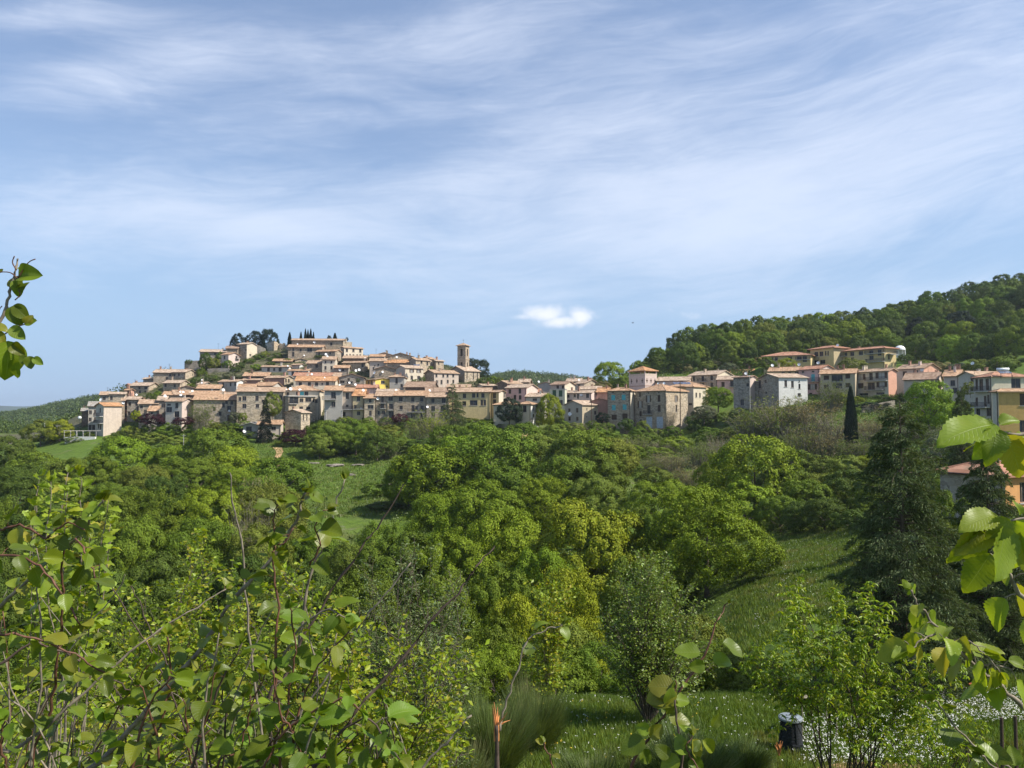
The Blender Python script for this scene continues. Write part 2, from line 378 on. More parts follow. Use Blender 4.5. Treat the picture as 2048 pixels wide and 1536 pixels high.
def height(x, y):
    x = np.atleast_1d(np.asarray(x, float)); y = np.atleast_1d(np.asarray(y, float)); sh = x.shape
    x = x.ravel(); y = y.ravel(); q = _tc(x, y); out = np.empty(len(x))
    for i in range(0, len(x), 8000):
        d = q[i:i+8000, None]-_Q[None]
        out[i:i+8000] = _tps((d**2).sum(-1)) @ _W[:len(_Q)] + _W[len(_Q)] + q[i:i+8000] @ _W[len(_Q)+1:]
    z = out*(np.maximum(y, 0)+14.0)
    z += fbm(x, y, 14.0, 4, 1)*0.30*np.clip((y-30)/40, 0, 1) + fbm(x, y, 2.0, 3, 2)*0.06
    z += fbm(x, y, 160.0, 4, 3)*9.0*np.clip((y-480)/250, 0, 1)
    return z.reshape(sh)
def hz_(x, y): return float(height(x, y)[0])
# ground sheet
ys = np.concatenate([np.array([-60, -30, -12, -4, -1]), np.geomspace(14.5, 6014, 430)-14.0])
us = np.linspace(-1.25, 1.25, 420)
XX = us[None]*(np.maximum(ys, 0)[:, None]+26.0); YY = np.repeat(ys[:, None], len(us), 1)
ZZ = height(XX, YY)
nx, ny = len(us), len(ys)
idx = np.arange(nx*ny).reshape(ny, nx)
fc = np.stack([idx[:-1, :-1], idx[:-1, 1:], idx[1:, 1:], idx[1:, :-1]], -1).reshape(-1, 4)
m, t, b, o = newmat('meadow_ground')
geo = t.node('ShaderNodeNewGeometry'); g = geo.outputs['Position']
n1 = t.noise(g, 0.06, 6, 0.6); n2 = t.noise(g, 0.7, 6, 0.7); n3 = t.noise(g, 5.0, 4, 0.7)
c = t.mix(t.ramp(n2, 0.3, 0.7), (0.066, 0.112, 0.016), (0.118, 0.182, 0.026))
c = t.mix(t.math('MULTIPLY', t.ramp(n3, 0.45, 0.75), 0.5), c, (0.115, 0.17, 0.045))
c = t.mix(t.math('MULTIPLY', t.ramp(n1, 0.52, 0.68), 0.55), c, (0.13, 0.13, 0.055))
spots = t.math('MULTIPLY', t.ramp(t.noise(g, 0.23, 5, 0.65), 0.60, 0.70), 0.65)
c = t.mix(spots, c, (0.19, 0.17, 0.12))
sp3 = t.node('ShaderNodeSeparateXYZ'); t.l.new(g, sp3.inputs[0])
town = t.math('MULTIPLY', t.math('MULTIPLY', t.ramp(sp3.outputs[1], 238, 250), t.ramp(sp3.outputs[1], 345, 365, 1, 0)), t.math('MULTIPLY', t.ramp(sp3.outputs[0], -205, -185), t.ramp(sp3.outputs[0], 40, 60, 1, 0)))
c = t.mix(t.math('MULTIPLY', town, t.ramp(n2, 0.25, 0.55, 0.65, 1.0)), c, t.mix(t.ramp(n2, 0.35, 0.65), (0.15, 0.125, 0.085), (0.085, 0.095, 0.045)))
t.l.new(c, b.inputs['Base Color']); b.inputs['Roughness'].default_value = 0.95; b.inputs['Specular IOR Level'].default_value = 0.1
bump(t, b, t.math('ADD', n3, t.math('MULTIPLY', n2, 2.0)), 0.7, 0.25)
M['ground'] = m
me = mesh_np('ground', np.stack([XX, YY, ZZ], -1).reshape(-1, 3), fc, 4, [M['ground']], smooth=True)
obj('ground', me, kind='structure')
# blue ridge on the horizon
rb = MB(); pts = []
for i, px in enumerate(range(-1200, 3400, 40)):
    y0 = 808+6*math.sin(px*0.013)+4*math.sin(px*0.041+1)+ (max(0, px-60)*0.12 if px < 400 else 40)
    pts.append(P(px, min(y0, 832), 5200))
for a, c_ in zip(pts[:-1], pts[1:]):
    rb.poly([(a.x, a.y, a.z), (c_.x, c_.y, c_.z), (c_.x*1.15, c_.y+1200, -60), (a.x*1.15, a.y+1200, -60)])
    rb.poly([(a.x*0.86, a.y-900, -40), (c_.x*0.86, c_.y-900, -40), (c_.x, c_.y, c_.z), (a.x, a.y, a.z)])
rb.build('distant_hills', plain('distant_woodland', (0.035, 0.06, 0.025), 0.95, 0, 0.4, 0.01), kind='structure')
# ---------------------------------------------------------------- houses
CR = {0: (0, 0, 1.0), 1: (150, 640, 5.12), 2: (350, 640, 5.12), 3: (650, 640, 5.12), 4: (950, 640, 5.12), 5: (1180, 640, 5.12), 6: (1480, 620, 6.0235), 7: (1708, 640, 6.0235)}
def cx(c, X): a = CR[c]; return a[0]+X/a[2]
def cy(c, Y): a = CR[c]; return a[1]+Y/a[2]
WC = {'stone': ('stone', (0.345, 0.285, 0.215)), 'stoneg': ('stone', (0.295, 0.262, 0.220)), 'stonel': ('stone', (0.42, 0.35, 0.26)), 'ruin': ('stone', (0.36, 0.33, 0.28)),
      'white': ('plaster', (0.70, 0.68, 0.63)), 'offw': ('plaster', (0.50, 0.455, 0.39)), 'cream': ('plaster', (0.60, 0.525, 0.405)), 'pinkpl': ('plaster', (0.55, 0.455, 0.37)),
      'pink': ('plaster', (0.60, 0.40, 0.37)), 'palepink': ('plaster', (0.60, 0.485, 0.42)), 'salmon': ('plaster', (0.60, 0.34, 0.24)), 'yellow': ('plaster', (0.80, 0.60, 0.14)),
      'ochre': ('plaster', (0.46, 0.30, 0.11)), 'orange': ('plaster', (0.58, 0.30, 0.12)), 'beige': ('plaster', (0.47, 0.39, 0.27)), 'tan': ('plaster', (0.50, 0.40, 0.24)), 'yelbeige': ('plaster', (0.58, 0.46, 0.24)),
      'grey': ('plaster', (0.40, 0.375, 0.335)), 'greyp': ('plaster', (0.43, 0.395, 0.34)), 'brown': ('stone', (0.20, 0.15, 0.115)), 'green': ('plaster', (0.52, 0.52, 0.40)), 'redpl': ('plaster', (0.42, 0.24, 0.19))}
RC = {'pale': (0.47, 0.365, 0.275), 'tan': (0.435, 0.31, 0.215), 'orange': (0.455, 0.295, 0.185), 'red': (0.42, 0.225, 0.15), 'strong': (0.50, 0.275, 0.14), 'brown': (0.33, 0.23, 0.165), 'grey': (0.33, 0.31, 0.28)}
HREC = {}   # occupied footprints: name -> (x, y, r)
_winc = {}
def win_mesh(w_, h_, kind):
    key = (round(w_*5)/5, round(h_*5)/5, kind); w_, h_ = key[0], key[1]
    if key in _winc: return _winc[key]
    f = MB(); e = 0.07; d = 0.10     # local: x across, z up from the sill, +y into the wall
    fr = 0 
    f.box(-w_/2, -w_/2+e, d, d+.06, 0, h_); f.box(w_/2-e, w_/2, d, d+.06, 0, h_)
    f.box(-w_/2+e, w_/2-e, d, d+.06, h_-e, h_); f.box(-w_/2+e, w_/2-e, d, d+.06, 0, e)
    if w_ > 0.7: f.box(-e/2, e/2, d+.005, d+.055, e, h_-e)
    f.box(-w_/2-.12, w_/2+.12, -.09, .02, -.10, -.002, 1)          # sill
    g = None; s = None
    if kind == 'closed' or kind in ('turq', 'greenshut'):
        s = MB(); k = int(h_/0.13)
        s.box(-w_/2+.02, w_/2-.02, .03, .06, .02, h_-.02)
        for i in range(k): z = .06+i*(h_-.1)/k; s.box(-w_/2+.05, w_/2-.05, .012, .03, z, z+.06)
    else:
        g = MB(); g.poly([(-w_/2+e, d+.03, e), (w_/2-e, d+.03, e), (w_/2-e, d+.03, h_-e), (-w_/2+e, d+.03, h_-e)])
    sh = None
    if kind == 'open':
        sh = []
        for sgn in (-1, 1):
            x0 = sgn*w_/2; x1 = sgn*(w_/2+w_*0.42); a, b_ = min(x0, x1), max(x0, x1); s_ = MB(); s_.box(a+.01, b_-.01, -.06, -.02, 0, h_); sh.append(s_.mesh('shutter', [M['brownwood']]))
    fm = f.mesh('window_frame', [M['frame'], M['concrete']])
    shm = {'turq': M['turq'], 'greenshut': M['green'], 'closed': M['brownwood']}.get(kind)
    r_ = (fm, g.mesh('window_pane', [M['curtain'] if kind == 'open' else M['glass']]) if g else None, s.mesh('shutter', [shm]) if s else None, sh)
    _winc[key] = r_; return r_
_bal = {}
def face_grid(mb, P0, ex, W_, H_, holes, mi, depth=0.24, inn=None):
    """rectangle from P0 along ex (unit) and up, with window holes (x0,x1,z0,z1)"""
    ex = Vector(ex); up = Vector((0, 0, 1)); inn = Vector(inn)
    xs = sorted({0.0, W_, *[v for h in holes for v in h[:2]]}); zs = sorted({0.0, H_, *[v for h in holes for v in h[2:4]]})
    p = lambda x, z, d=0.0: tuple(Vector(P0)+ex*x+up*z+inn*d)
    for i in range(len(xs)-1):
        j = 0
        while j < len(zs)-1:
            if any(h[0]-1e-6 <= xs[i] and xs[i+1] <= h[1]+1e-6 and h[2]-1e-6 <= zs[j] and zs[j+1] <= h[3]+1e-6 for h in holes): j += 1; continue
            mb.poly([p(xs[i], zs[j]), p(xs[i+1], zs[j]), p(xs[i+1], zs[j+1]), p(xs[i], zs[j+1])], mi); j += 1
    for h in holes:
        a, b_, c, d = h[:4]
        mb.poly([p(a, c), p(a, c, depth), p(a, d, depth), p(a, d)], mi); mb.poly([p(b_, c), p(b_, d), p(b_, d, depth), p(b_, c, depth)], mi)
        mb.poly([p(a, c), p(b_, c), p(b_, c, depth), p(a, c, depth)], mi); mb.poly([p(a, d), p(a, d, depth), p(b_, d, depth), p(b_, d)], mi)
        mb.poly([p(a, c, depth), p(b_, c, depth), p(b_, d, depth), p(a, d, depth)], mi)
hrng = random.Random(5)
def house(c, xl, xc, xr, ey, by, th, label, ridge='A', wall='stone', wallB=None, roof='tan', wins=(), winsB=(), Y=None, D=None, name='house', cat='house',
          grid=None, gridB=None, pitch=17.0, bal=(), chim=None, dish=0, ws=(0.95, 1.35), doors=(), wk='pane', over=0.42, group='houses of the hill village', dishes=(), pipe=None, deep=None, roofth=0.16):
    """c = crop id the pixel numbers refer to; xl..xc spans the face turned to the viewer's left, xc..xr the other visible face"""
    rg = random.Random(int(xl*7+by*13+c))
    X = lambda v: cx(c, v); Yp = lambda v: cy(c, v)
    pxl, pxc = X(xl), X(xc); pxr = X(xr) if xr is not None else None; pey, pby = Yp(ey), Yp(by)
    if Y is None: Y = 238+max(0, (842-pby))*0.56
    C = P(pxc, pey, Y); az = (pxc-1024)/F; t_ = R(th)+math.atan(az)
    dC = C.y*cp+C.z*sp; ul = (pxl-1024)/F
    W_ = (C.x-ul*dC)/(math.cos(t_)+ul*math.sin(t_)*cp)
    if pxr is not None:
        ur = (pxr-1024)/F; D_ = (ur*dC-C.x)/max(0.02, math.sin(t_)-ur*math.cos(t_)*cp)
        D_ = min(max(D_, 3.0), 26.0)
        if D: D_ = min(D_, D)
    else: D_ = D or 8.0
    zb = P(pxc, pby, Y).z
    # walls go down below the terrain at the lowest corner
    ex = Vector((math.cos(t_), -math.sin(t_), 0)); eyv = Vector((math.sin(t_), math.cos(t_), 0))
    corners = [C, C-ex*W_, C+eyv*D_, C-ex*W_+eyv*D_]
    low = min([hz_(q.x, q.y) for q in corners]+[zb])-0.6
    if deep is not None: low = C.z-deep
    H_ = C.z-low
    root = empty(name, (C.x, C.y, low), -t_, label=label, cat=cat, group=group)
    Minv = Matrix.Translation(Vector((C.x, C.y, low))) @ Matrix.Rotation(-t_, 4, 'Z'); Mi = Minv.inverted()
    HREC[len(HREC)] = (C.x-ex.x*W_/2+eyv.x*D_/2, C.y-ex.y*W_/2+eyv.y*D_/2, max(W_, D_)/2)
    def onA(px, py):   # hit of the view ray with face A, local x,z
        o_ = Mi @ Vector((0, 0, 0)); d_ = (Mi @ P(px, py, 1.0))-o_; s_ = -o_.y/d_.y; q = o_+d_*s_; return q.x, q.z
    def onB(px, py):
        o_ = Mi @ Vector((0, 0, 0)); d_ = (Mi @ P(px, py, 1.0))-o_; s_ = -o_.x/d_.x; q = o_+d_*s_; return q.y, q.z
    holesA, holesB = [], []
    def addwin(lst, x, z, w0, h0, kind, lo, hi):
        w_ = round(w0*.92*5)/5; h_ = round(h0*.95*5)/5
        if x-w_/2 < lo+0.1 or x+w_/2 > hi-0.1 or z-h_/2 < 0.25 or z+h_/2 > H_-0.12: 
            x = min(max(x, lo+w_/2+.15), hi-w_/2-.15); z = min(z, H_-h_/2-.2)
            if x-w_/2 < lo+0.05 or x+w_/2 > hi-0.05 or z-h_/2 < 0.05: return
        q = (x-w_/2, x+w_/2, z-h_/2, z+h_/2, kind)
        for p_ in lst:
            if q[0] < p_[1]+.05 and q[1] > p_[0]-.05 and q[2] < p_[3]+.05 and q[3] > p_[2]-.05: return
        lst.append(q)
    def spec(v): 
        v = tuple(v); return v[0], v[1], (v[2] if len(v) > 2 else ws[0]), (v[3] if len(v) > 3 else ws[1]), (v[4] if len(v) > 4 else wk)
    for v in wins: px, py, w0, h0, k_ = spec(v); x, z = onA(X(px), Yp(py)); addwin(holesA, x, z, w0, h0, k_, -W_, 0)
    for v in winsB: px, py, w0, h0, k_ = spec(v); y, z = onB(X(px), Yp(py)); addwin(holesB, y, z, w0, h0, k_, 0, D_)
    zv = zb-low
    def gridw(lst, gspec, lo, hi):
        nc, nr = gspec[:2]; k_ = gspec[2] if len(gspec) > 2 else wk
        for r_ in range(nr):
            for i in range(nc):
                if rg.random() < 0.12: continue
                x = lo+(hi-lo)*(i+0.5)/nc+rg.uniform(-.25, .25); z = H_-1.35-r_*2.9+rg.uniform(-.1, .1)
                addwin(lst, x, z, ws[0], ws[1], k_, lo, hi)
    if grid: gridw(holesA, grid, -W_, 0)
    if gridB: gridw(holesB, gridB, 0, D_)
    # ---- wall
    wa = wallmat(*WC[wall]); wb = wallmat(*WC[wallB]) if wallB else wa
    mb = MB()
    face_grid(mb, (-W_, 0, 0), (1, 0, 0), W_, H_, [(h[0]+W_, h[1]+W_, h[2], h[3]) for h in holesA], 0, inn=(0, 1, 0))
    face_grid(mb, (0, 0, 0), (0, 1, 0), D_, H_, holesB, 1, inn=(-1, 0, 0))
    mb.poly([(0, D_, 0), (-W_, D_, 0), (-W_, D_, H_), (0, D_, H_)], 0); mb.poly([(-W_, D_, 0), (-W_, 0, 0), (-W_, 0, H_), (-W_, D_, H_)], 0)
    tp = math.tan(R(pitch)); rise = 0
    if ridge == 'A':
        rise = D_/2*tp
        mb.poly([(0, 0, H_), (0, D_, H_), (0, D_/2, H_+rise)], 1); mb.poly([(-W_, D_, H_), (-W_, 0, H_), (-W_, D_/2, H_+rise)], 0)
    elif ridge == 'B':
        rise = W_/2*tp
        mb.poly([(-W_, 0, H_), (0, 0, H_), (-W_/2, 0, H_+rise)], 0); mb.poly([(0, D_, H_), (-W_, D_, H_), (-W_/2, D_, H_+rise)], 0)
    elif ridge == 'shedA':
        rise = D_*tp
        mb.poly([(0, 0, H_), (0, D_, H_), (0, D_, H_+rise)], 1); mb.poly([(-W_, D_, H_), (-W_, 0, H_), (-W_, D_, H_+rise)], 0)
        mb.poly([(0, D_, H_), (-W_, D_, H_), (-W_, D_, H_+rise), (0, D_, H_+rise)], 0)
    elif ridge == 'shedL':   # high on the right side, low on the left
        rise = W_*tp
        mb.poly([(-W_, 0, H_-rise), (0, 0, H_-rise), (0, 0, H_)], 0)
    mb.build('wall', [wa, wb], root)
    # ---- roof
    rm = roofmat(RC[roof]); e = 0.07; o_ = over; rb = MB(); sag = 0.0
    top = H_+e+roofth
    if ridge in ('A', 'shedA'):
        yr_, zr = (D_/2, top+rise) if ridge == 'A' else (D_+o_*.6, top+rise+o_*.6*tp)
        L = W_+2*o_; nseg = max(1, int(L/2.5)); 
        def zj(i, k): return 0.05*math.sin(i*1.9+xl)+0.03*math.sin(i*4.3+k)
        for i in range(nseg):
            xa = -W_-o_+L*i/nseg; xb = -W_-o_+L*(i+1)/nseg; ja = zj(i, 0); jb = zj(i+1, 0); sl = yr_+o_
            rb.prism([(xa, -o_, top-o_*tp), (xb, -o_, top-o_*tp), (xb, yr_, zr+jb*.7), (xa, yr_, zr+ja*.7)], roofth, 0, [(xa, 0), (xb, 0), (xb, sl), (xa, sl)])
            if ridge == 'A':
                rb.prism([(xb, D_+o_, top-o_*tp), (xa, D_+o_, top-o_*tp), (xa, yr_, zr+ja*.7), (xb, yr_, zr+jb*.7)], roofth, 0, [(xb, 9), (xa, 9), (xa, 9+sl), (xb, 9+sl)])
        if ridge == 'A': rb.tube([(-W_-o_, yr_, zr-.02), (o_, yr_, zr-.02)], 0.13, 6)
    elif ridge == 'B':
        xr_ = -W_/2; zr = top+rise; L = D_+2*o_; nseg = max(1, int(L/2.5)); sl = W_/2+o_
        for i in range(nseg):
            ya = -o_+L*i/nseg; yb = -o_+L*(i+1)/nseg
            rb.prism([(o_, ya, top-o_*tp), (o_, yb, top-o_*tp), (xr_, yb, zr), (xr_, ya, zr)], roofth, 0, [(ya, 0), (yb, 0), (yb, sl), (ya, sl)])
            rb.prism([(-W_-o_, yb, top-o_*tp), (-W_-o_, ya, top-o_*tp), (xr_, ya, zr), (xr_, yb, zr)], roofth, 0, [(yb, 9), (ya, 9), (ya, 9+sl), (yb, 9+sl)])
        rb.tube([(xr_, -o_, zr-.02), (xr_, D_+o_, zr-.02)], 0.13, 6)
    elif ridge == 'hip':
        s_ = min(W_, D_)/2; rise = (s_+o_)*tp; x0, x1, y0, y1 = -W_-o_, o_, -o_, D_+o_; zt = H_+e+.1+rise; z0 = H_+e+.1
        if W_ >= D_: r0, r1 = (-W_+s_, D_/2, zt), (-s_, D_/2, zt)
        else: r0, r1 = (-W_/2, s_, zt), (-W_/2, D_-s_, zt)
        a, b_, c_, d_ = (x0, y0, z0), (x1, y0, z0), (x1, y1, z0), (x0, y1, z0); sl = s_+o_
        if W_ >= D_:
            rb.poly([a, b_, r1, r0], 0, [(a[0], 0), (b_[0], 0), (r1[0], sl), (r0[0], sl)]); rb.poly([c_, d_, r0, r1], 0, [(c_[0], 0), (d_[0], 0), (r0[0], sl), (r1[0], sl)])
            rb.poly([b_, c_, r1], 0, [(b_[1], 0), (c_[1], 0), (r1[1], sl)]); rb.poly([d_, a, r0], 0, [(d_[1], 0), (a[1], 0), (r0[1], sl)])
        else:
            rb.poly([b_, c_, r1, r0], 0, [(b_[1], 0), (c_[1], 0), (r1[1], sl), (r0[1], sl)]); rb.poly([d_, a, r0, r1], 0, [(d_[1], 0), (a[1], 0), (r0[1], sl), (r1[1], sl)])
            rb.poly([a, b_, r0], 0, [(a[0], 0), (b_[0], 0), (r0[0], sl)]); rb.poly([c_, d_, r1], 0, [(c_[0], 0), (d_[0], 0), (r1[0], sl)])
        rb.box(x0, x1, y0, y1, z0-.16, z0-.004)
        rb.tube([a, r0], 0.10, 5); rb.tube([b_, r0 if W_ < D_ else r1], 0.10, 5); rb.tube([c_, r1], .10, 5); rb.tube([d_, r0 if W_ >= D_ else r1], .10, 5); rb.tube([r0, r1], .11, 5)
        top = z0
    elif ridge == 'shedL':
        zl = H_+e+roofth-rise
        rb.prism([(-W_-o_, -o_, zl-o_*tp), (o_, -o_, zl+rise+o_*tp), (o_, D_+o_, zl+rise+o_*tp), (-W_-o_, D_+o_, zl-o_*tp)], roofth, 0, [(0, 0), (0, W_), (D_, W_), (D_, 0)])
    else:
        rb.box(-W_-o_, o_, -o_, D_+o_, H_+.004, H_+.28)
    ro = rb.build('roof', [rm if ridge != 'flat' else M['concrete']], root)
    def roofz(x, y):
        if ridge == 'A': return top+(min(y, D_-y))*tp
        if ridge == 'B': return top+(min(x+W_, -x))*tp
        if ridge == 'shedA': return top+y*tp
        if ridge == 'hip': return top+max(0, min(x+W_, -x, y, D_-y))*tp
        return H_+.28
    nch = chim if chim is not None else (1 if rg.random() < .55 else 0)+(1 if W_ > 11 else 0)
    for i in range(nch):
        x = -W_*rg.uniform(.12, .88); y = D_*rg.uniform(.3, .75); z = roofz(x, y); q = MB(); s_ = rg.uniform(.22, .32); hh = rg.uniform(.8, 1.3)
        q.box(x-s_, x+s_, y-s_, y+s_, z-.5, z+hh); q.box(x-s_-.07, x+s_+.07, y-s_-.07, y+s_+.07, z+hh+.14, z+hh+.24)
        for a in (-1, 1):
            for b_ in (-1, 1): q.box(x+a*s_*.8-.05, x+a*s_*.8+.05, y+b_*s_*.8-.05, y+b_*s_*.8+.05, z+hh, z+hh+.14)
        q.build('chimney', [M['brick'] if rg.random() < .5 else wa], ro)
    if rg.random() < .55:
        x = -W_*rg.uniform(.2, .8); y = D_*.5; z = roofz(x, y); q = MB(); hh = rg.uniform(1.6, 2.8); q.tube([(x, y, z-.3), (x, y, z+hh)], .03, 4)
        for k in range(3): q.tube([(x-.45+.08*k, y, z+hh-.1-.28*k), (x+.45-.08*k, y, z+hh-.1-.28*k)], .018, 4)
        q.build('aerial', M['iron'], ro)
    # gutter along the eaves of face A, downpipe
    if ridge in ('A', 'shedA', 'hip'):
        q = MB(); zg = (top-o_*tp-roofth*.7) if ridge != 'hip' else H_+.1
        q.tube([(-W_-o_, -o_-.06, zg), (o_, -o_-.06, zg)], .075, 5); q.build('gutter', M['gutter'], ro)
    if pipe if pipe is not None else (rg.random() < .5 and ridge in ('A', 'hip')):
        q = MB(); q.tube([(-.25, -.09, 0), (-.25, -.09, H_-.1)], .06, 5); q.build('downpipe', M['gutter'], root)
    # windows
    def place(h, face):
        w_, hh, k_ = h[1]-h[0], h[3]-h[2], h[4]
        fm, gm, sm, om = win_mesh(w_, hh, k_)
        f = obj('window', fm, root)
        if face == 'A': f.location = ((h[0]+h[1])/2, 0, h[2])
        else: f.location = (0, (h[0]+h[1])/2, h[2]); f.rotation_euler = (0, 0, R(90))
        if gm: obj('pane', gm, f)
        if sm: obj('shutter', sm, f)
        for o1 in (om or ()): obj('shutter', o1, f)
    for h in holesA: place(h, 'A')
    for h in holesB: place(h, 'B')
    for dr in doors:     # (px, py_centre, w, h, material)
        x, z = onA(X(dr[0]), Yp(dr[1])); w_, hh = dr[2], dr[3]; q = MB()
        q.box(x-w_/2-.12, x-w_/2, -.05, .0, z-hh/2, z+hh/2+.12, 1); q.box(x+w_/2, x+w_/2+.12, -.05, 0, z-hh/2, z+hh/2+.12, 1); q.box(x-w_/2, x+w_/2, -.05, 0, z+hh/2, z+hh/2+.12, 1)
        nb = max(2, int(w_/.35))
        for i in range(nb): q.box(x-w_/2+w_*i/nb+.012, x-w_/2+w_*(i+1)/nb-.012, -.035, .0, z-hh/2, z+hh/2-.004)
        q.build('door', [M[dr[4]], M['concrete']], root)
    for bl in bal:       # (face, px0, px1, py, depth)
        face, p0, p1, pyb = bl[:4]; dp = bl[4] if len(bl) > 4 else 1.1
        q = MB(); ir = MB()
        if face == 'A': a, z = onA(X(p0), Yp(pyb)); b_, _ = onA(X(p1), Yp(pyb))
        else: a, z = onB(X(p0), Yp(pyb)); b_, _ = onB(X(p1), Yp(pyb))
        def bx(m_, u0, u1, v0, v1, z0, z1):
            if face == 'A': m_.box(u0, u1, -v1, -v0, z0, z1)
            else: m_.box(v0, v1, u0, u1, z0, z1)
        bx(q, a, b_, 0.003, dp, z-.18, z)
        n_ = max(2, int((b_-a)/.13))
        for i in range(n_+1): u = a+.03+(b_-a-.06)*i/n_; bx(ir, u-.012, u+.012, dp-.05, dp-.026, z, z+.95)
        for u in (a+.03, b_-.03):
            for k in range(1, int(dp/.15)): bx(ir, u-.012, u+.012, dp-.05-k*.15, dp-.026-k*.15, z, z+.95)
            bx(ir, u-.025, u+.025, .01, dp-.05, z+.95, z+1.0)
        bx(ir, a, b_, dp-.06, dp-.015, z+.95, z+1.0)
        so_ = q.build('balcony', M['concrete'], root); ir.build('railing', M['iron'], so_)
    nd = 0
    for d_ in dishes:     # satellite dishes at photo pixels, standing on the roof just behind the eave
        px, py = X(d_[0]), Yp(d_[1]); rr = (d_[2] if len(d_) > 2 else .5)*.78
        x, z = onA(px, py); x = min(max(x, -W_+.3), -.3); sh_ = 0.0
        q = MB(); n_ = 14; cen = Vector((x, -.15, z)); nrm = Vector((.35, -.85, .38)).normalized(); u_ = nrm.cross(Vector((0, 0, 1))).normalized(); v_ = nrm.cross(u_)
        rings = [[cen+(u_*math.cos(2*math.pi*j/n_)+v_*math.sin(2*math.pi*j/n_))*rr*k+nrm*(.22*rr*k*k) for j in range(n_)] for k in (.33, .66, 1.0)]
        for j in range(n_):
            j2 = (j+1) % n_; q.poly([cen, rings[0][j], rings[0][j2]])
            for a_, b2 in ((0, 1), (1, 2)): q.poly([rings[a_][j], rings[b2][j], rings[b2][j2], rings[a_][j2]])
        arm = cen+nrm*rr*1.0; q.tube([cen-v_*rr*.9*(-1 if v_.z > 0 else 1)*-1, arm], .02, 4, 1); 
        zr_ = min(z-rr*.4, roofz(x, .3)); q.tube([cen-nrm*.05, (x, .1, z-.1), (x, .3, min(z-.3, H_-.2))], .035, 5, 1)
        q.build('satellite_dish', [M['dish'], M['iron']], root)
    return root, Minv, W_, D_, H_
h = house
# ---- lower west end (crop 1)
h(1,70,140,None,935,1060,3,'brown sheet-roofed shed at the far west end of the village',wall='brown',roof='grey',name='shed',cat='shed',D=5,Y=245)
h(1,138,235,None,886,1120,4,'narrow grey plaster house with three storeys of small windows at the west end',wall='greyp',roof='grey',wins=[(155,945,.8,1.2),(180,945,.8,1.2),(210,940,.8,1.2),(155,1020,.8,1.2),(185,1020,.8,1.2),(210,1015,.8,1.2),(155,1100,.9,1.6),(190,1100,.9,1.6)],Y=238,D=9,chim=0)
h(1,215,295,480,880,1145,62,'tall block with a blank pinkish side wall and orange roof, ending the lower street',ridge='B',wall='greyp',wallB='pinkpl',roof='strong',wins=[(258,925,.9,1.4),(240,1090,.9,1.4),(262,1095,1,1.6)],bal=[('A',222,290,985),('A',222,290,1055)],Y=231,dishes=[(270,815,.6),(286,988,.35)],pipe=False,pitch=20,chim=0)
h(1,480,505,None,830,1010,5,'slim tower-like stone house wedged beside the blank pinkish block',wall='stone',roof='tan',Y=242,D=5,dishes=[(543,848,.55)],chim=0)
h(1,505,600,None,830,1010,5,'dark narrow house with two stacked window pairs behind the slim stone one',wall='redpl',wins=[(525,900),(550,900),(525,975),(555,975)],roof='pale',Y=245,D=8)
h(1,258,345,None,770,832,6,'low dark house with a pale sloping roof above the blank pinkish block',wall='stoneg',wins=[(300,805)],Y=262,D=7)
h(1,345,512,530,762,815,8,'beige stone house with a dark doorway above the orange-roofed block',wall='stonel',roof='pale',wins=[(372,800,.9,1.5)],Y=258,D=6)
h(1,508,556,600,722,800,30,'small orange-walled house with one dark window on the western steps',wall='salmon',roof='orange',wins=[(545,745)],winsB=[(547,755,1,1.6)],Y=266,D=6)
h(1,525,560,690,668,700,60,'house with an orange tiled roof low against the skyline in the west',wall='redpl',wallB='redpl',roof='red',ridge='B',Y=286,D=9)
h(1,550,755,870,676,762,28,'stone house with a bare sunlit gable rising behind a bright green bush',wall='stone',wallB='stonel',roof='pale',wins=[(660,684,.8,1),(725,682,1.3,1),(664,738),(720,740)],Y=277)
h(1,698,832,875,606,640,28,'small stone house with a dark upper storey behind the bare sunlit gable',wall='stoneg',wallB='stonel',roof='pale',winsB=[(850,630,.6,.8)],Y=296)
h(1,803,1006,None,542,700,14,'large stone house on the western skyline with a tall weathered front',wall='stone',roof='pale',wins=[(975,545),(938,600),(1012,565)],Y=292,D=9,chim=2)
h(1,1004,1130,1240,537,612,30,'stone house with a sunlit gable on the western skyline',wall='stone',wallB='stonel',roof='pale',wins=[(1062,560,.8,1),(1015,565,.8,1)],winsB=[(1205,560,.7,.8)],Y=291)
h(1,902,1075,1175,648,760,28,'stone house with two windows and a broad pale roof, set above the clustered low roofs',wall='stone',wallB='stonel',roof='pale',wins=[(927,670),(1020,667),(952,735)],Y=274)
h(1,1065,1210,None,697,730,4,'dark gable-fronted house between pale roofs, west part of the village',ridge='B',wall='stoneg',roof='pale',Y=271,D=10,pitch=16,chim=0)
h(1,1252,1310,1400,660,695,32,'small pale house with a rough plaster gable below the terrace walls',wall='stone',wallB='offw',roof='pale',wins=[(1288,668,.7,.9)],Y=276,dishes=[(1390,612,.35),(1432,642,.4)])
h(1,1250,1480,None,706,740,8,'long low house under a pale orange roof below the terrace walls',wall='stoneg',roof='orange',Y=268,D=9,dishes=[(1405,712,.5)])
h(1,900,1120,None,772,800,10,'low house whose wide roof carries two white dishes, west part',wall='stone',roof='orange',Y=259,D=8,dishes=[(1080,735,.4),(1132,738,.45)])
h(1,1020,1240,None,768,800,-8,'low brown-walled house under a wavy roof beside the double dishes',wall='brown',roof='tan',Y=262,D=10,dishes=[(1202,728,.5)])
h(1,652,742,845,860,880,24,'gable house with pale plastered end wall above the low stone row',wall='stoneg',wallB='offw',roof='pale',Y=250,chim=1,D=8)
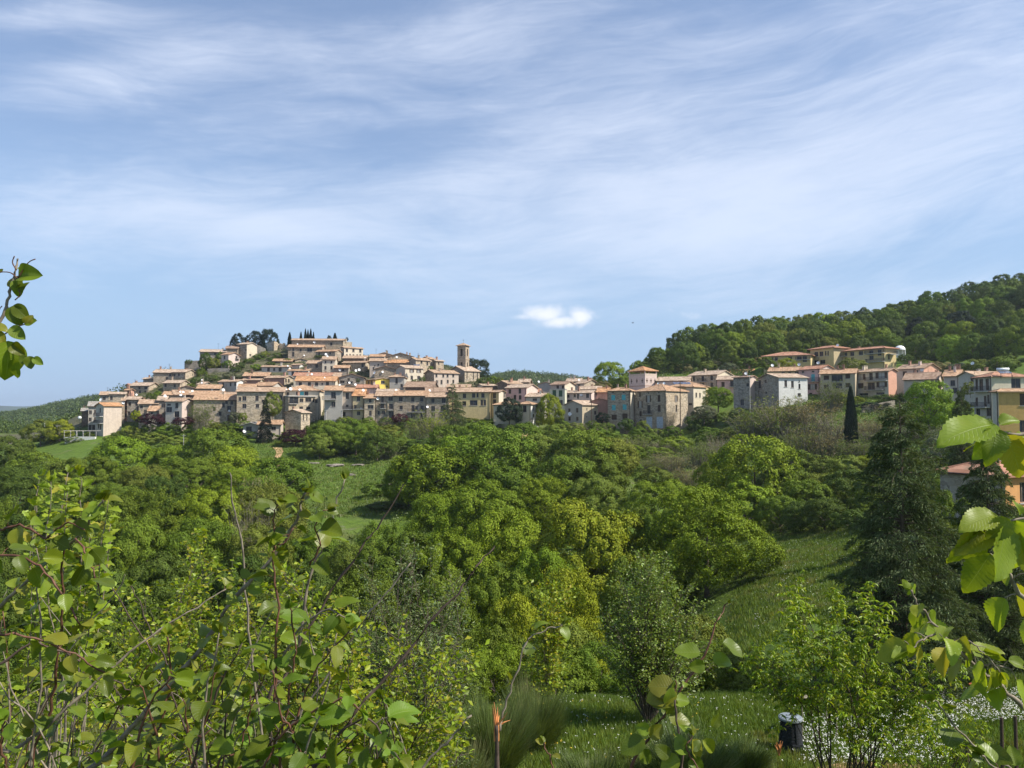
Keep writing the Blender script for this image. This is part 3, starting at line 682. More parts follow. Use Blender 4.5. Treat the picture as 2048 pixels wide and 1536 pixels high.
h(1,535,652,700,818,1005,14,'grey narrow house half hidden behind the yellow-green tree at the west end',wall='stoneg',wallB='offw',roof='pale',grid=(3,2),Y=244,dishes=[(632,765,.4)])
h(1,655,846,None,862,975,6,'stone row house with a dish and small windows above the dark purple bush',wall='stone',roof='tan',wins=[(680,892,.8,1),(782,868,.8,1.1),(720,945,.9,1.4)],Y=239,D=8,dishes=[(775,868,.4)])
h(1,752,842,None,934,975,10,'lean-to annex with a short orange roof by the dark purple bush',ridge='shedA',wall='stoneg',roof='orange',name='annex',cat='annex',Y=234.5,D=3.2,pitch=24,chim=0,wins=[(787,946,.7,.9)])
h(1,848,932,None,826,965,5,'dark narrow stone house with a blue-grey shuttered window, west part of the lower street',wall='stoneg',roof='pale',wins=[(905,880,1.4,1.2)],Y=240,D=8,dishes=[(935,778,.55)])
h(1,930,1096,1212,836,995,30,'plaster house with a large dark window and a bare pink gable, lower street',wall='offw',wallB='palepink',roof='tan',wins=[(962,868,1.4,.7),(1042,876,1.1,1.6),(964,918,1.9,1.6),(992,957,.9,1.5),(1042,965,1.7,1.9)],Y=233,dishes=[(1130,768,.5)])
h(1,1198,1500,None,772,800,10,'long low house with a broad tan roof, just behind the long dark stone terrace',wall='brown',roof='orange',Y=252,D=9,chim=0)
h(1,1215,1655,None,822,1030,7,'long dark stone terrace with a white-framed door at its base, lower street',wall='stone',roof='orange',wins=[(1425,912,.9,1.4),(1520,872,.9,1.6),(1552,832,.8,1.1),(1605,832,.9,1.2),(1578,905,1.2,1.6),(1486,960,.8,1.5),(1350,975,1,1.5)],doors=[(1576,1002,1.0,2.0,'brownwood')],Y=238,D=10,dishes=[(1520,716,.62),(1580,932,.45)],chim=1,pitch=19)
h(1,1480,1648,None,772,795,12,'small roof-lit house pressed against the long dark stone terrace',wall='stone',roof='tan',Y=249,D=6,dishes=[(1608,768,.3)])
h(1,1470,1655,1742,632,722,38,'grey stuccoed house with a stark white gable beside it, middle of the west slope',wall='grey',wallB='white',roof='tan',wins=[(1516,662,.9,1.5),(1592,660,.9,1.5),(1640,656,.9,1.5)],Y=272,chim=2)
# ---- crop 2
h(2,700,952,None,578,602,8,'long house with a pale orange roof and a deep open loggia, below the terraces',wall='brown',roof='orange',Y=288,D=10,chim=2,wins=[(780,590,1.6,.9),(850,590,1.6,.9)])
h(2,690,872,895,618,662,20,'reddish-walled low house with two roofs stepping down, beside the white gable',wall='redpl',wallB='stonel',roof='tan',Y=280,D=7)
h(2,918,1120,1212,594,620,34,'tall stone house with three windows climbing its sunlit gable, centre of the village',wall='redpl',wallB='stonel',roof='tan',winsB=[(1137,582,1,1.5),(1165,600,1,1.5),(1168,655,1,1.2),(1193,665,1.1,1.7)],Y=281)
h(2,815,1000,1095,675,694,25,'low red-brown roofed house with a pale arched end wall, behind the big rubble-stone house',wall='brown',wallB='offw',roof='orange',Y=258,D=9,pitch=19)
h(2,650,820,None,692,706,6,'low orange-roofed house tucked behind the western corner of the big rubble-stone house',wall='brown',roof='orange',Y=254,D=7)
h(2,634,1113,None,738,970,5,'big rubble-stone house with nine windows and a long tan roof, lower street',wall='stonel',roof='tan',wins=[(664,810,.8,1.2),(710,804,1.2,1.4),(839,803,1.1,1.6),(1000,796,1,1.4),(1080,794,1,1.4),(710,881,1.2,1.4),(843,880,1,1.3),(900,830,.9,.8),(1078,872,1.1,1.3)],Y=238,D=10,chim=0,pipe=True,pitch=16)
h(2,1115,1484,None,728,1000,6,'cream-topped house with three white dishes along its roof, behind the flat-roofed stone block',wall='cream',roof='orange',wins=[(1155,755,.9,1.1),(1255,752,1,1.1),(1300,752,1.2,1.2,'turq'),(1345,752,1.3,1.2),(1445,830,1,1.3)],Y=243,D=11,ridge='hip',dishes=[(1135,717,.68),(1184,706,.68),(1281,717,.6)],pitch=19)
h(2,1105,1165,1436,782,975,66,'flat-roofed stone block with a recessed balcony and a white shutter panel, lower street',ridge='flat',wall='stone',wallB='stonel',winsB=[(1205,822,3.2,2.2),(1295,822,1.4,1.3),(1365,820,2.2,1.3),(1292,905,1.4,1.2),(1365,903,1.6,.9),(1420,822,.7,1.3)],Y=236,bal=[('B',1165,1250,855,.5)],over=.35,chim=1,name='house')
h(2,1128,1290,1382,950,1100,32,'small stone cottage with an angled gable, in front of the flat-roofed stone block',ridge='B',wall='stonel',wallB='stonel',roof='pale',winsB=[(1316,1000,.6,1.9),(1350,1000,.6,1.9)],Y=226,D=8,pitch=17,name='cottage')
h(2,1160,1362,1372,522,560,14,'white house with a row of dark openings under a thin orange roof, upper centre',wall='white',roof='orange',wins=[(1206,548,1,1.6),(1246,548,1,1.6),(1285,546,1.4,1.2)],Y=290,D=7,dishes=[(1265,550,.4)])
h(2,888,1165,1188,482,525,16,'whitish house with three windows and a bright white end wall, above the tall sunlit gable',wall='offw',wallB='white',roof='tan',wins=[(957,500,1,1.7),(1016,505,.8,1.2),(1076,494,1.2,1.7)],Y=300,D=8,dishes=[(1180,470,.4)])
h(2,1003,1195,None,425,460,8,'dark-walled house with an orange roof below the castle ruin',wall='brown',roof='orange',wins=[(1020,445,.9,1.3),(1045,445,.9,1.3),(1145,445,1.4,1)],Y=312,D=7)
h(2,1195,1275,1320,462,500,32,'little house with a white side wall below the castle ruin, east of the dark-walled one',wall='palepink',wallB='white',roof='tan',Y=304,D=7)
h(2,1230,1350,None,412,440,-6,'stone shed with a slanting roof edge below the upper stone houses',wall='stonel',roof='tan',ridge='B',Y=314,D=6,pitch=14,name='shed',cat='shed',chim=0)
h(2,1350,1520,None,448,552,10,'plain grey stone house with a single window next to the tall white one',wall='stone',roof='tan',wins=[(1451,467,1,1.5)],Y=296,D=9)
h(2,1508,1642,None,408,545,5,'tall white house with four windows in the middle of the village',wall='cream',roof='tan',wins=[(1541,430,.7,1.1),(1602,431,.7,1.1),(1540,490,.8,1.4),(1602,490,.8,1.4)],Y=293,D=9,dishes=[(1546,352,.6),(1562,372,.45)])
h(2,1195,1722,1742,212,262,9,'long high stone house with a broken roofline on the very top of the village',wall='stone',wallB='stonel',roof='tan',wins=[(1600,245,1,1.4),(1420,240,.6,.8)],Y=326,D=11,dishes=[(1428,228,.65)],chim=0)
h(2,1718,1722,1812,225,262,60,'stone gable building end with a rounded top beside the long high stone house',wall='stonel',wallB='stonel',roof='tan',Y=327,ridge='flat',D=9,chim=1,over=.05)
h(2,1158,1512,None,283,375,7,'stone house with a pale orange roof and glazed porch under the long high one',wall='stone',roof='orange',wins=[(1211,303,.9,1.2),(1286,306,.9,1.3),(1378,296,2.2,1.6),(1420,294,2.4,1.6),(1210,352,1,2)],Y=318,D=8,dishes=[(1256,247,.35),(1324,363,.4)],chim=2)
h(2,1440,1640,1702,322,395,30,'stone house with a bright pale roof and blank grey gable, just below the hilltop',wall='stone',wallB='stone',roof='orange',wins=[(1477,336,.8,1.1),(1589,336,.8,1.1)],Y=308)
h(2,1700,1732,1926,283,365,63,'white hilltop house with three windows over a row of small openings',ridge='B',wall='stoneg',wallB='cream',roof='tan',winsB=[(1760,310,1,1.4),(1827,311,1,1.4),(1897,315,1.1,1.4),(1760,358,.9,.7),(1793,356,.7,.8),(1827,359,.9,.7),(1866,359,.8,.7),(1897,359,.9,.7)],Y=314,pitch=14)
h(2,1720,1955,None,395,420,7,'upper house of two with long pale tan roofs below the white hilltop house',wall='brown',roof='tan',Y=307,D=8,dishes=[(1970,395,.5)],chim=0)
h(2,1718,1950,1990,438,520,22,'lower house of two with long tan roofs, its broad wall showing one dark window',wall='stone',wallB='stonel',roof='tan',wins=[(1922,455,1.1,1.6),(1760,460,.6,.9)],Y=298,D=8)
h(2,1628,1775,None,494,562,6,'small stone house with an orange roof and white dish beside the tall white one',wall='stoneg',roof='orange',wins=[(1720,512,1,1)],Y=288,D=7,dishes=[(1688,513,.6)])
h(2,1215,1672,None,578,600,6,'long house with an orange-brown roof behind the long white front',wall='cream',roof='red',Y=277,D=9,dishes=[(1402,555,.5)],chim=2)
h(2,1620,1686,None,590,642,5,'small yellow-walled house end next to the grey gable with white frames',wall='yellow',roof='tan',Y=272,D=6,ridge='shedA',chim=0,wins=[(1660,612,.6,.8)])
h(2,1236,1642,None,628,930,5,'long white house with five small windows in a row under a wide orange roof',wall='cream',roof='strong',wins=[(1283,655,1,1.2),(1376,655,1,1.3),(1450,655,1,1.3),(1508,655,.7,.7),(1561,652,1.1,1.2),(1505,725,1,.8),(1507,797,1,.8),(1507,890,1,.9)],Y=256,D=10,dishes=[(1533,590,.3)],chim=1,pitch=18)
h(2,1680,1938,None,592,700,4,'grey gable-fronted house with a small round-topped window under wide eaves, centre',ridge='B',wall='stoneg',roof='tan',wins=[(1777,577,.8,1),(1712,635,1.7,1),(1790,640,2.2,.8),(1870,628,1.4,1)],Y=271,D=10,pitch=17,dishes=[(1786,643,.5),(1854,519,.6),(1886,510,.6),(1670,668,.6)],chim=0)
h(2,1690,1858,None,690,712,4,'low gable-fronted house with a plain pale wall behind the balconies of the lower street',ridge='B',wall='stonel',roof='tan',Y=258,D=9,pitch=17,dishes=[(1884,662,.55),(1933,664,.45)],chim=0)
h(2,1532,1712,None,724,925,5,'grey concrete house with an open upper terrace, raised on pillars',wall='grey',roof='orange',wins=[(1622,770,1.5,2),(1622,865,1.4,1.6)],bal=[('A',1510,1650,815,1.6)],Y=236,D=9,deep=11.2,name='house',chim=0,pitch=18)
h(2,1706,1822,None,735,985,6,'narrow plaster house with open landings next to the concrete one on pillars',wall='pinkpl',roof='orange',wins=[(1764,778,1.1,2),(1763,880,.8,.8),(1730,965,1,1.4)],bal=[('A',1712,1815,915,1.4)],Y=238,D=8,chim=0)
h(2,1822,1938,None,778,985,5,'house with a steep bright orange roof and a lower tiled porch over its balcony',wall='tan',roof='strong',wins=[(1879,808,1.1,1.4),(1845,890,.9,1.2),(1878,885,2.4,1.6),(1880,955,1.1,1.3)],bal=[('A',1825,1935,910,1.3)],Y=237,D=9,dishes=[(1930,720,.55),(1903,903,.3)],chim=0,pitch=24)
h(2,1940,2048,None,804,1000,5,'narrow stone house with a pink ground floor and stacked windows, lower street',wall='stonel',roof='orange',wins=[(1998,828,.9,1.2),(2002,890,2,1.2),(2000,955,.9,1.7)],Y=236,D=8,chim=1)
# ---- crop 3
h(3,325,530,None,698,765,5,'rose-plastered house with a reddish roof and tall white chimney block, above the lower street',wall='palepink',roof='red',Y=249,D=7,chim=1,dishes=[(398,722,.55)])
h(3,530,740,None,734,760,6,'low white-edged house with a long flat-looking roof, above the lower street',wall='cream',roof='pale',Y=248,D=8,pitch=11,dishes=[(543,752,.45),(1072,722,.6)],chim=0)
h(3,520,642,None,782,1000,5,'stone house with two small balconies and a white dish, lower street',wall='stone',roof='tan',wins=[(588,818,.9,1.8),(588,882,1,1.8),(600,950,1.1,1.3),(550,950,.7,1.2)],bal=[('A',565,625,848),('A',565,625,905)],Y=237,D=9,dishes=[(541,806,.6)],chim=0)
h(3,640,712,None,782,1020,4,'slim house with glazed balconies over a black garage opening, lower street',wall='stonel',roof='tan',wins=[(672,808,1.6,1.3),(675,885,1.4,1.6),(685,980,1.8,3)],bal=[('A',645,700,920)],Y=237,D=9,chim=0)
h(3,706,1042,None,778,1000,5,'long rubble-stone house with a wide balcony slab over its ground floor, lower street',wall='stone',roof='orange',wins=[(775,812,1.2,1.5),(899,816,1.1,1.5),(991,812,1.1,1.5),(779,898,1.1,1.2),(901,905,1.1,2),(937,900,.8,1.2),(993,900,1.1,1.5),(900,982,1.2,1.6),(993,978,1.2,1.6)],bal=[('A',850,1025,940,1.2)],Y=237,D=10,chim=1)
h(3,1040,1268,None,792,1000,5,'rubble-stone house with a grey dish on its wall, between the wide balcony and the cedar',wall='stone',roof='tan',wins=[(1105,826,1.1,1.4),(1215,822,1.3,1.6),(1106,908,1.3,1.7),(1206,906,1.5,1.6),(1106,972,1.3,1.2)],Y=236,D=9,dishes=[(1036,890,.5)],chim=0)
h(3,1266,1692,None,740,930,4,'ochre-beige house with a white awning and tall shutters behind the pale cedar',wall='yelbeige',roof='tan',wins=[(1428,776,1,1.5),(1522,772,1.1,1.4),(1562,770,.6,1.4),(1617,772,1,1.5),(1522,848,2.6,1.6),(1605,846,.9,1.8),(1635,846,.9,1.8),(1425,855,1.4,1.4)],Y=238,D=9,chim=2,pipe=True)
h(3,1690,1780,1846,740,930,34,'corner house with a cream end wall and pale tan roof beside the pink house',wall='yelbeige',wallB='cream',roof='tan',wins=[(1735,770,1.2,1.6),(1736,845,1.2,2)],winsB=[(1835,772,.9,1.4)],Y=238)
h(3,415,515,668,610,700,66,'bright yellow house with an orange-brown side, the only yellow front in the village centre',ridge='A',wall='ochre',wallB='yellow',roof='tan',wins=[(447,630,1.1,1.5),(476,629,1.1,1.6)],winsB=[(592,628,1.5,1.2),(632,678,1,.5)],Y=262,pitch=10,chim=0,dishes=[(588,532,.6)])
h(3,662,812,None,588,690,6,'greyish plaster house with a hipped roof adjoining the bright yellow one',wall='greyp',roof='tan',ridge='hip',wins=[(733,610,.9,2),(710,672,.9,1.2),(784,674,.8,1.2)],Y=264,D=11,chim=2,pitch=18)
h(3,728,822,1006,490,640,60,'white house with solar panels on its roof and a grey gable side',ridge='B',wall='greyp',wallB='cream',roof='pale',winsB=[(888,520,1,1.2,'open'),(959,522,1,1.2,'open'),(888,590,1.1,1.4),(960,592,1.2,1.4)],Y=272,pitch=15,chim=0)
h(3,508,732,None,505,620,4,'broad grey stone gable with plants on its roof, behind the yellow house',ridge='B',wall='stone',roof='brown',Y=279,D=9,pitch=15,chim=1,dishes=[(590,532,.5)])
h(3,458,622,None,424,560,6,'patchy plastered tall house wall with small openings, east of the narrow dark gap',wall='pinkpl',roof='tan',wins=[(495,498,.7,1.2),(545,460,.6,.8),(510,470,.5,.6)],Y=292,D=8,chim=0)
h(3,460,605,None,378,400,6,'small lilac-walled house under an orange roof near the eastern skyline',wall='grey',roof='orange',Y=305,D=7,chim=0)
h(3,612,932,None,442,500,6,'long house with a vivid rust-orange roof near the eastern skyline',wall='stone',roof='strong',Y=290,D=9,chim=1,dishes=[(735,380,.5)])
h(3,520,692,None,360,400,3,'gable-fronted house with a white chimney on the skyline, west of the twin',ridge='B',wall='stoneg',roof='pale',Y=312,D=8,pitch=16,chim=2)
h(3,640,905,None,378,420,3,'wide gable-fronted house crowned with chimneys on the skyline',ridge='B',wall='stonel',roof='pale',Y=307,D=10,pitch=16,chim=3)
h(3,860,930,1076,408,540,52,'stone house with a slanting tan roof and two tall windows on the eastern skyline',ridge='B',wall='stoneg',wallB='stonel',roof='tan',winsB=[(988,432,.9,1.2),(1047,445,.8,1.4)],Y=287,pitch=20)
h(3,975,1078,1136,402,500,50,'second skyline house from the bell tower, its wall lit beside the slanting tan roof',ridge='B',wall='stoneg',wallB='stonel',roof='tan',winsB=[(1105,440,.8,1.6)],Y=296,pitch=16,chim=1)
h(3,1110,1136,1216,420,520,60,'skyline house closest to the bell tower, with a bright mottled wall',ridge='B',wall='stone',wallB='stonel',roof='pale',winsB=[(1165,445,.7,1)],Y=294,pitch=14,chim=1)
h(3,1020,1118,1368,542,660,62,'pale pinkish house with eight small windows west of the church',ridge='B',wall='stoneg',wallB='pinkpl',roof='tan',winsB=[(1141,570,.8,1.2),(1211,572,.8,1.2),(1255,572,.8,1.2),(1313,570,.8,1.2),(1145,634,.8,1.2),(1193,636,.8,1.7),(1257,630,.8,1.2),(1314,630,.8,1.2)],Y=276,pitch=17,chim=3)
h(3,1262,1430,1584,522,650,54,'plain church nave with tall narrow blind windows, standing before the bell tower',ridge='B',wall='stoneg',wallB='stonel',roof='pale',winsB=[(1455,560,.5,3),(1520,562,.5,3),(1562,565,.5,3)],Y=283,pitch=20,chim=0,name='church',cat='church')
h(3,1560,1612,1762,672,700,58,'low house with a long pale roof sloping away east of the church',ridge='B',wall='cream',wallB='brown',roof='pale',Y=270,pitch=14,chim=1)
h(3,812,1100,None,690,712,8,'sagging brown-tiled barn in front of the pale pinkish house',wall='brown',roof='brown',Y=257,D=14,pitch=16,name='barn',cat='barn',chim=0)
h(3,1040,1240,None,738,750,-4,'low shed under an old brown roof behind the pale cedar',wall='brown',roof='brown',Y=250,D=9,name='shed',cat='shed',chim=0,dishes=[(1072,722,.5)])
h(3,1250,1480,None,690,712,5,'small house with dark eaves and white garden chairs side, south of the church',wall='redpl',roof='tan',Y=262,D=6)
# ---- crop 4
h(4,315,526,642,694,812,30,'pink house with four windows and a paler pink gable',wall='pink',wallB='palepink',roof='pale',wins=[(356,732,1,1.5),(459,727,1.1,1.6),(408,793,1.1,1.7),(461,793,1,1.5)],Y=243,chim=0)
h(4,230,330,480,650,700,52,'dark gabled house with chimneys peeking up behind the pink house',ridge='B',wall='brown',wallB='redpl',roof='tan',Y=268,pitch=17,chim=3)
h(4,440,550,None,640,660,8,'house roof with a white vent behind the gap east of the pink house',wall='brown',roof='pale',Y=276,D=8,chim=2)
h(4,430,572,650,866,1000,28,'villa with orange hipped roof and white side wall in trees below the pink house',ridge='hip',wall='cream',wallB='white',roof='orange',wins=[(468,905,.9,1.6),(508,905,1.3,2)],winsB=[(600,900,.9,1.4),(632,900,.9,1.4),(600,980,1,1)],Y=225,name='villa',cat='villa',chim=0)
h(4,190,430,None,872,935,8,'low wing with an orange roof half hidden by the drooping dark cedar',ridge='hip',wall='cream',roof='orange',Y=228,D=8,name='cottage',chim=0)
h(4,522,712,None,788,830,8,'low cream cottage with a mossy pale roof east of the pink house',wall='offw',roof='pale',Y=240,D=7,wins=[(612,815,1.6,.9)],chim=1)
h(4,590,655,None,738,760,8,'tiny rust-roofed house behind the mossy pale roof',wall='redpl',roof='red',Y=250,D=6,wins=[(610,750,1.6,.8),(680,735,1.4,.8)],chim=0)
h(4,645,805,None,662,730,3,'gable-fronted greyish house with a tree-shaded yard, behind the green-shuttered one',ridge='B',wall='greyp',roof='tan',Y=262,D=9,pitch=16,chim=1,dishes=[(640,632,.5)])
h(4,776,918,1025,662,720,30,'upper cream house with a bright slanting side wall, set over the green-shuttered one',wall='greyp',wallB='cream',roof='brown',wins=[(846,682,1,1.2),(905,682,1,1.7)],Y=252,chim=0)
h(4,766,920,925,712,900,12,'pale green house with two green-shuttered windows and an arch below',wall='green',roof='pale',wins=[(812,750,1.3,2,'greenshut'),(876,752,1.3,2,'greenshut'),(876,845,1.6,1.6)],Y=243,D=7,ridge='flat',over=.15,chim=0)
h(4,935,1075,None,632,650,8,'low skyline roof with chimneys in the dip east of the pink house',wall='greyp',roof='pale',Y=280,D=8,chim=3,dishes=[(1103,612,.5)])
h(4,1028,1116,1275,652,720,34,'small whitish house with a sunlit stone gable in the dip east of the pink house',wall='offw',wallB='stonel',roof='pale',wins=[(1065,676,1,1.7)],Y=262,chim=2)
h(4,922,1190,1242,748,830,20,'mauve and pink fronted house with a cream end behind the grey gabled house',wall='palepink',wallB='palepink',roof='pale',wins=[(955,780,.8,1.1),(1021,775,.8,1),(1054,780,.7,1.6),(1096,765,.5,.8),(1152,775,1,1.5),(965,835,2,1.2)],Y=245,chim=2,dishes=[(1088,767,.6)])
h(4,1060,1280,None,712,730,6,'long low pale roof between the sunlit stone gable and the tower-like loggia house',wall='stone',roof='pale',Y=254,D=7,chim=1)
h(4,918,1098,1298,870,1055,44,'grey gabled house with a large white dish on its wall, beside the tall dark pole',ridge='B',wall='grey',wallB='beige',roof='pale',wins=[(965,925,1.1,1.3),(1046,925,1.1,1.5),(967,1012,1.1,1.2),(1047,1012,1.1,1.2)],winsB=[(1146,910,.5,.6),(1146,990,.5,.5),(1232,950,1,1.2)],Y=232,dishes=[(978,962,.85)],pitch=18,chim=0)
h(4,1192,1362,None,832,900,3,'low rust-brown gable squeezed beside the house with turquoise shutters',ridge='B',wall='redpl',roof='brown',Y=236,D=9,pitch=17,chim=1)
h(4,1250,1362,None,742,830,6,'orange-washed house under a bright roof west of the turquoise shutters',wall='salmon',roof='strong',Y=247,D=10,chim=2)
h(4,1358,1592,1642,728,1045,17,'tall grey-brown stone house with turquoise shutters and a hipped orange roof',ridge='hip',wall='stone',wallB='cream',roof='orange',wins=[(1416,795,1.4,1.7,'turq'),(1522,792,1.4,1.7,'turq'),(1421,897,1.4,1.7,'turq'),(1532,892,1.4,1.7,'turq'),(1412,745,.6,.5),(1522,738,.6,.5),(1425,995,1.8,1.6,'closed'),(1535,985,1.8,1.6,'closed')],Y=228,D=11,chim=2,pitch=20,pipe=True)
# ---- crop 5
h(5,462,776,1000,728,1100,36,'largest stone house, three storeys with open dark shutters and two pale garage doors',ridge='hip',wall='stone',wallB='stonel',roof='orange',
  wins=[(511,765,.9,1.5),(598,806,1.0,2,'open'),(706,803,1.1,2,'closed'),(514,864,1.0,2,'open'),(708,905,1.1,2.1,'closed'),(602,915,1.2,2.8),(518,960,.9,1.6,'closed'),(598,735,.6,.4),(703,732,.6,.4)],
  winsB=[(882,804,.9,1.9,'open'),(885,905,.8,2)],doors=[(521,1063,1.0,2.6,'brownwood'),(607,1048,2.0,3.2,'bluegrey'),(716,1050,2.1,3.2,'bluegrey')],bal=[('A',560,642,962,1.0)],Y=222,chim=1,pitch=21,dishes=[(700,650,.35),(762,648,.5)],pipe=True)
h(5,690,1010,None,622,700,6,'pale pink house with roof panels behind the largest stone house',wall='palepink',roof='pale',Y=250,D=9,chim=0,wins=[(938,632,1,1)])
h(5,815,1190,None,682,700,6,'house whose orange roof carries dark solar panels, behind the largest stone house',ridge='hip',wall='yelbeige',roof='orange',Y=240,D=11,chim=0)
h(5,985,1058,1184,688,872,34,'pale yellow hall with twin windows and an orange hipped roof',ridge='hip',wall='cream',wallB='cream',roof='orange',winsB=[(1088,768,.9,1.4),(1126,770,.9,1.4)],wins=[(1026,862,1.2,.6)],Y=233,chim=0,name='hall',cat='hall')
h(5,810,895,1000,558,590,30,'small pale-roofed house under the wood behind the loggia house',wall='stonel',wallB='pinkpl',roof='pale',Y=290,D=9,dishes=[(865,567,.55)],chim=1)
h(5,1010,1300,1462,560,700,32,'stone house with a little balcony and a pale yellow gable',wall='stonel',wallB='cream',roof='pale',wins=[(1063,592,.9,1.6),(1155,590,1,2),(1245,580,1,1.6),(1157,663,1,1.2),(1246,668,1,1.9)],bal=[('A',1112,1192,632,.9)],Y=254,chim=3)
h(5,1302,1480,None,612,700,6,'low rose-red house with a pale roof by the bright green tree',wall='pink',roof='pale',wins=[(1362,660,1,1.6,'closed'),(1455,640,1.4,2)],bal=[('A',1425,1478,682,.8)],Y=247,D=8,chim=0)
h(5,1412,1665,None,540,570,6,'long yellow-ochre building behind the rooftops under the wood',wall='tan',roof='strong',Y=276,D=9,chim=3)
h(5,1468,1640,1700,588,880,22,'bare dark stone block with a blind wall beside the tall light pole',wall='stoneg',wallB='palepink',roof='brown',wins=[(1558,845,1,1.8),(1790,660,1,1)],Y=216,ridge='A',D=8,chim=2,pitch=11,dishes=[(1598,548,.5)])
h(5,1650,1738,None,632,808,8,'slim glazed stair block with one tall white panel, between two dark stone walls',ridge='flat',wall='stoneg',wallB='white',wins=[(1664,720,.6,5)],Y=218,D=4,chim=0,over=.05,name='stair_block',cat='stair block')
# ---- crop 6
h(6,215,466,812,815,1080,58,'long building with a dark stone gable and a brilliant white front',ridge='B',wall='stoneg',wallB='white',roof='pale',wins=[(307,797,1.0,1.1),(313,902,1.0,1.4),(315,998,.9,.7),(218,790,1.6,2.5)],winsB=[(551,886,.8,1.8),(632,895,.8,1.9),(714,858,.5,.4),(716,920,.7,1.4),(714,1020,1,.9)],Y=208,pitch=13,chim=0)
h(6,345,712,None,735,790,5,'house with an orange roof and small terrace openings above the brilliant white front',wall='tan',roof='orange',wins=[(520,755,1,1.4),(597,752,.8,1.2),(630,752,.9,1.4),(685,752,1.3,1.8)],Y=240,D=9,dishes=[(390,668,.6)],chim=2)
h(6,706,958,1142,712,1010,34,'rose-pink house with a bright blue shuttered door and a long balcony',wall='pink',wallB='palepink',roof='red',wins=[(757,747,.9,.6),(880,741,.9,.5),(880,818,1.3,2.4,'turq'),(873,925,1.8,1.6,'open'),(852,1010,1,.7)],winsB=[(1005,705,.5,1.2)],bal=[('A',820,965,862,1.2)],Y=220,chim=0,dishes=[(684,660,.55),(1055,630,.55)])
h(6,966,1385,None,765,980,5,'khaki-beige house with a deep shaded balcony bay between the pink and cream houses',wall='beige',roof='orange',wins=[(1040,815,1.6,1.3,'closed'),(1170,820,3.0,1.9),(1298,800,1.4,1.2,'closed'),(1175,915,2.6,1.5),(1300,905,1.4,1.3,'closed'),(1040,925,1.4,1.2,'closed')],bal=[('A',1118,1222,865,1.0)],Y=208,D=9,chim=3)
h(6,1380,1785,1886,735,1010,30,'cream three-storey house with two long balconies and a salmon side wall',wall='cream',wallB='salmon',roof='tan',wins=[(1450,806,1.7,1.6,'open'),(1577,800,1.1,2.2),(1704,786,1.9,1.7,'open'),(1455,912,1.7,1.4,'closed'),(1582,918,2.2,2.2),(1708,898,1.7,1.5,'open'),(1490,1015,2.8,.7),(1690,1005,2.6,.7)],bal=[('A',1520,1782,856,1.0),('A',1520,1745,965,1.0)],Y=206,chim=3,pitch=19)
h(7,510,838,1030,582,800,32,'salmon-pink house with two dormer hatches in its mossy roof',wall='palepink',wallB='salmon',roof='tan',wins=[(612,662,1.3,2.2,'closed'),(742,635,1.5,1.4),(760,700,1.2,1)],Y=206,chim=2,pitch=20,dishes=[(1010,590,.6)])
h(7,600,1000,None,715,830,7,'mossy-roofed old house half hidden behind the round bright tree',wall='pinkpl',roof='brown',Y=192,D=10,chim=2,pitch=20)
h(7,1080,1262,None,680,940,5,'plaster house with a cluttered red-patched roof beside the tall white gable',wall='palepink',roof='orange',wins=[(1190,760,1,1.5),(1215,850,1,1.4)],Y=186,D=12,chim=4,pitch=16)
h(7,1255,1452,1900,668,1010,46,'tall white gable with two small windows at the foot of the wood',ridge='B',wall='offw',wallB='white',roof='tan',wins=[(1447,628,1.0,1.6),(1440,670,.8,1),(1474,662,.8,1)],Y=172,D=12,pitch=20,chim=2,dishes=[(1530,515,.5)])
h(7,1440,1655,2120,690,1150,54,'big white apartment house with stacked balconies and a red roof with a solar tank',ridge='hip',wall='offw',wallB='cream',roof='red',
  wins=[(1478,775,.9,2.4),(1530,745,1.3,2.6),(1605,775,1.0,2.6),(1478,985,.8,1.8),(1580,985,.9,2.6),(1618,955,.9,1.8),(1495,1110,1.2,1.4),(1622,1110,1.5,1.6)],winsB=[(1950,735,2.2,2.0),(2040,725,2,1.8)],
  bal=[('A',1465,1640,862,1.2),('A',1465,1650,1050,1.2)],Y=156,pitch=19,chim=0,dishes=[],name='apartment_house',cat='apartment house')
h(7,1662,1738,2200,872,1400,62,'ochre apartment house with a pale narrow side and an orange roof edge',ridge='hip',wall='offw',wallB='ochre',roof='orange',winsB=[(2040,900,1.4,2.2,'closed'),(2040,1100,1.2,2),(2040,1280,1.2,2.2)],Y=128,pitch=18,chim=0,name='apartment_house',cat='apartment house',pipe=True,D=20)
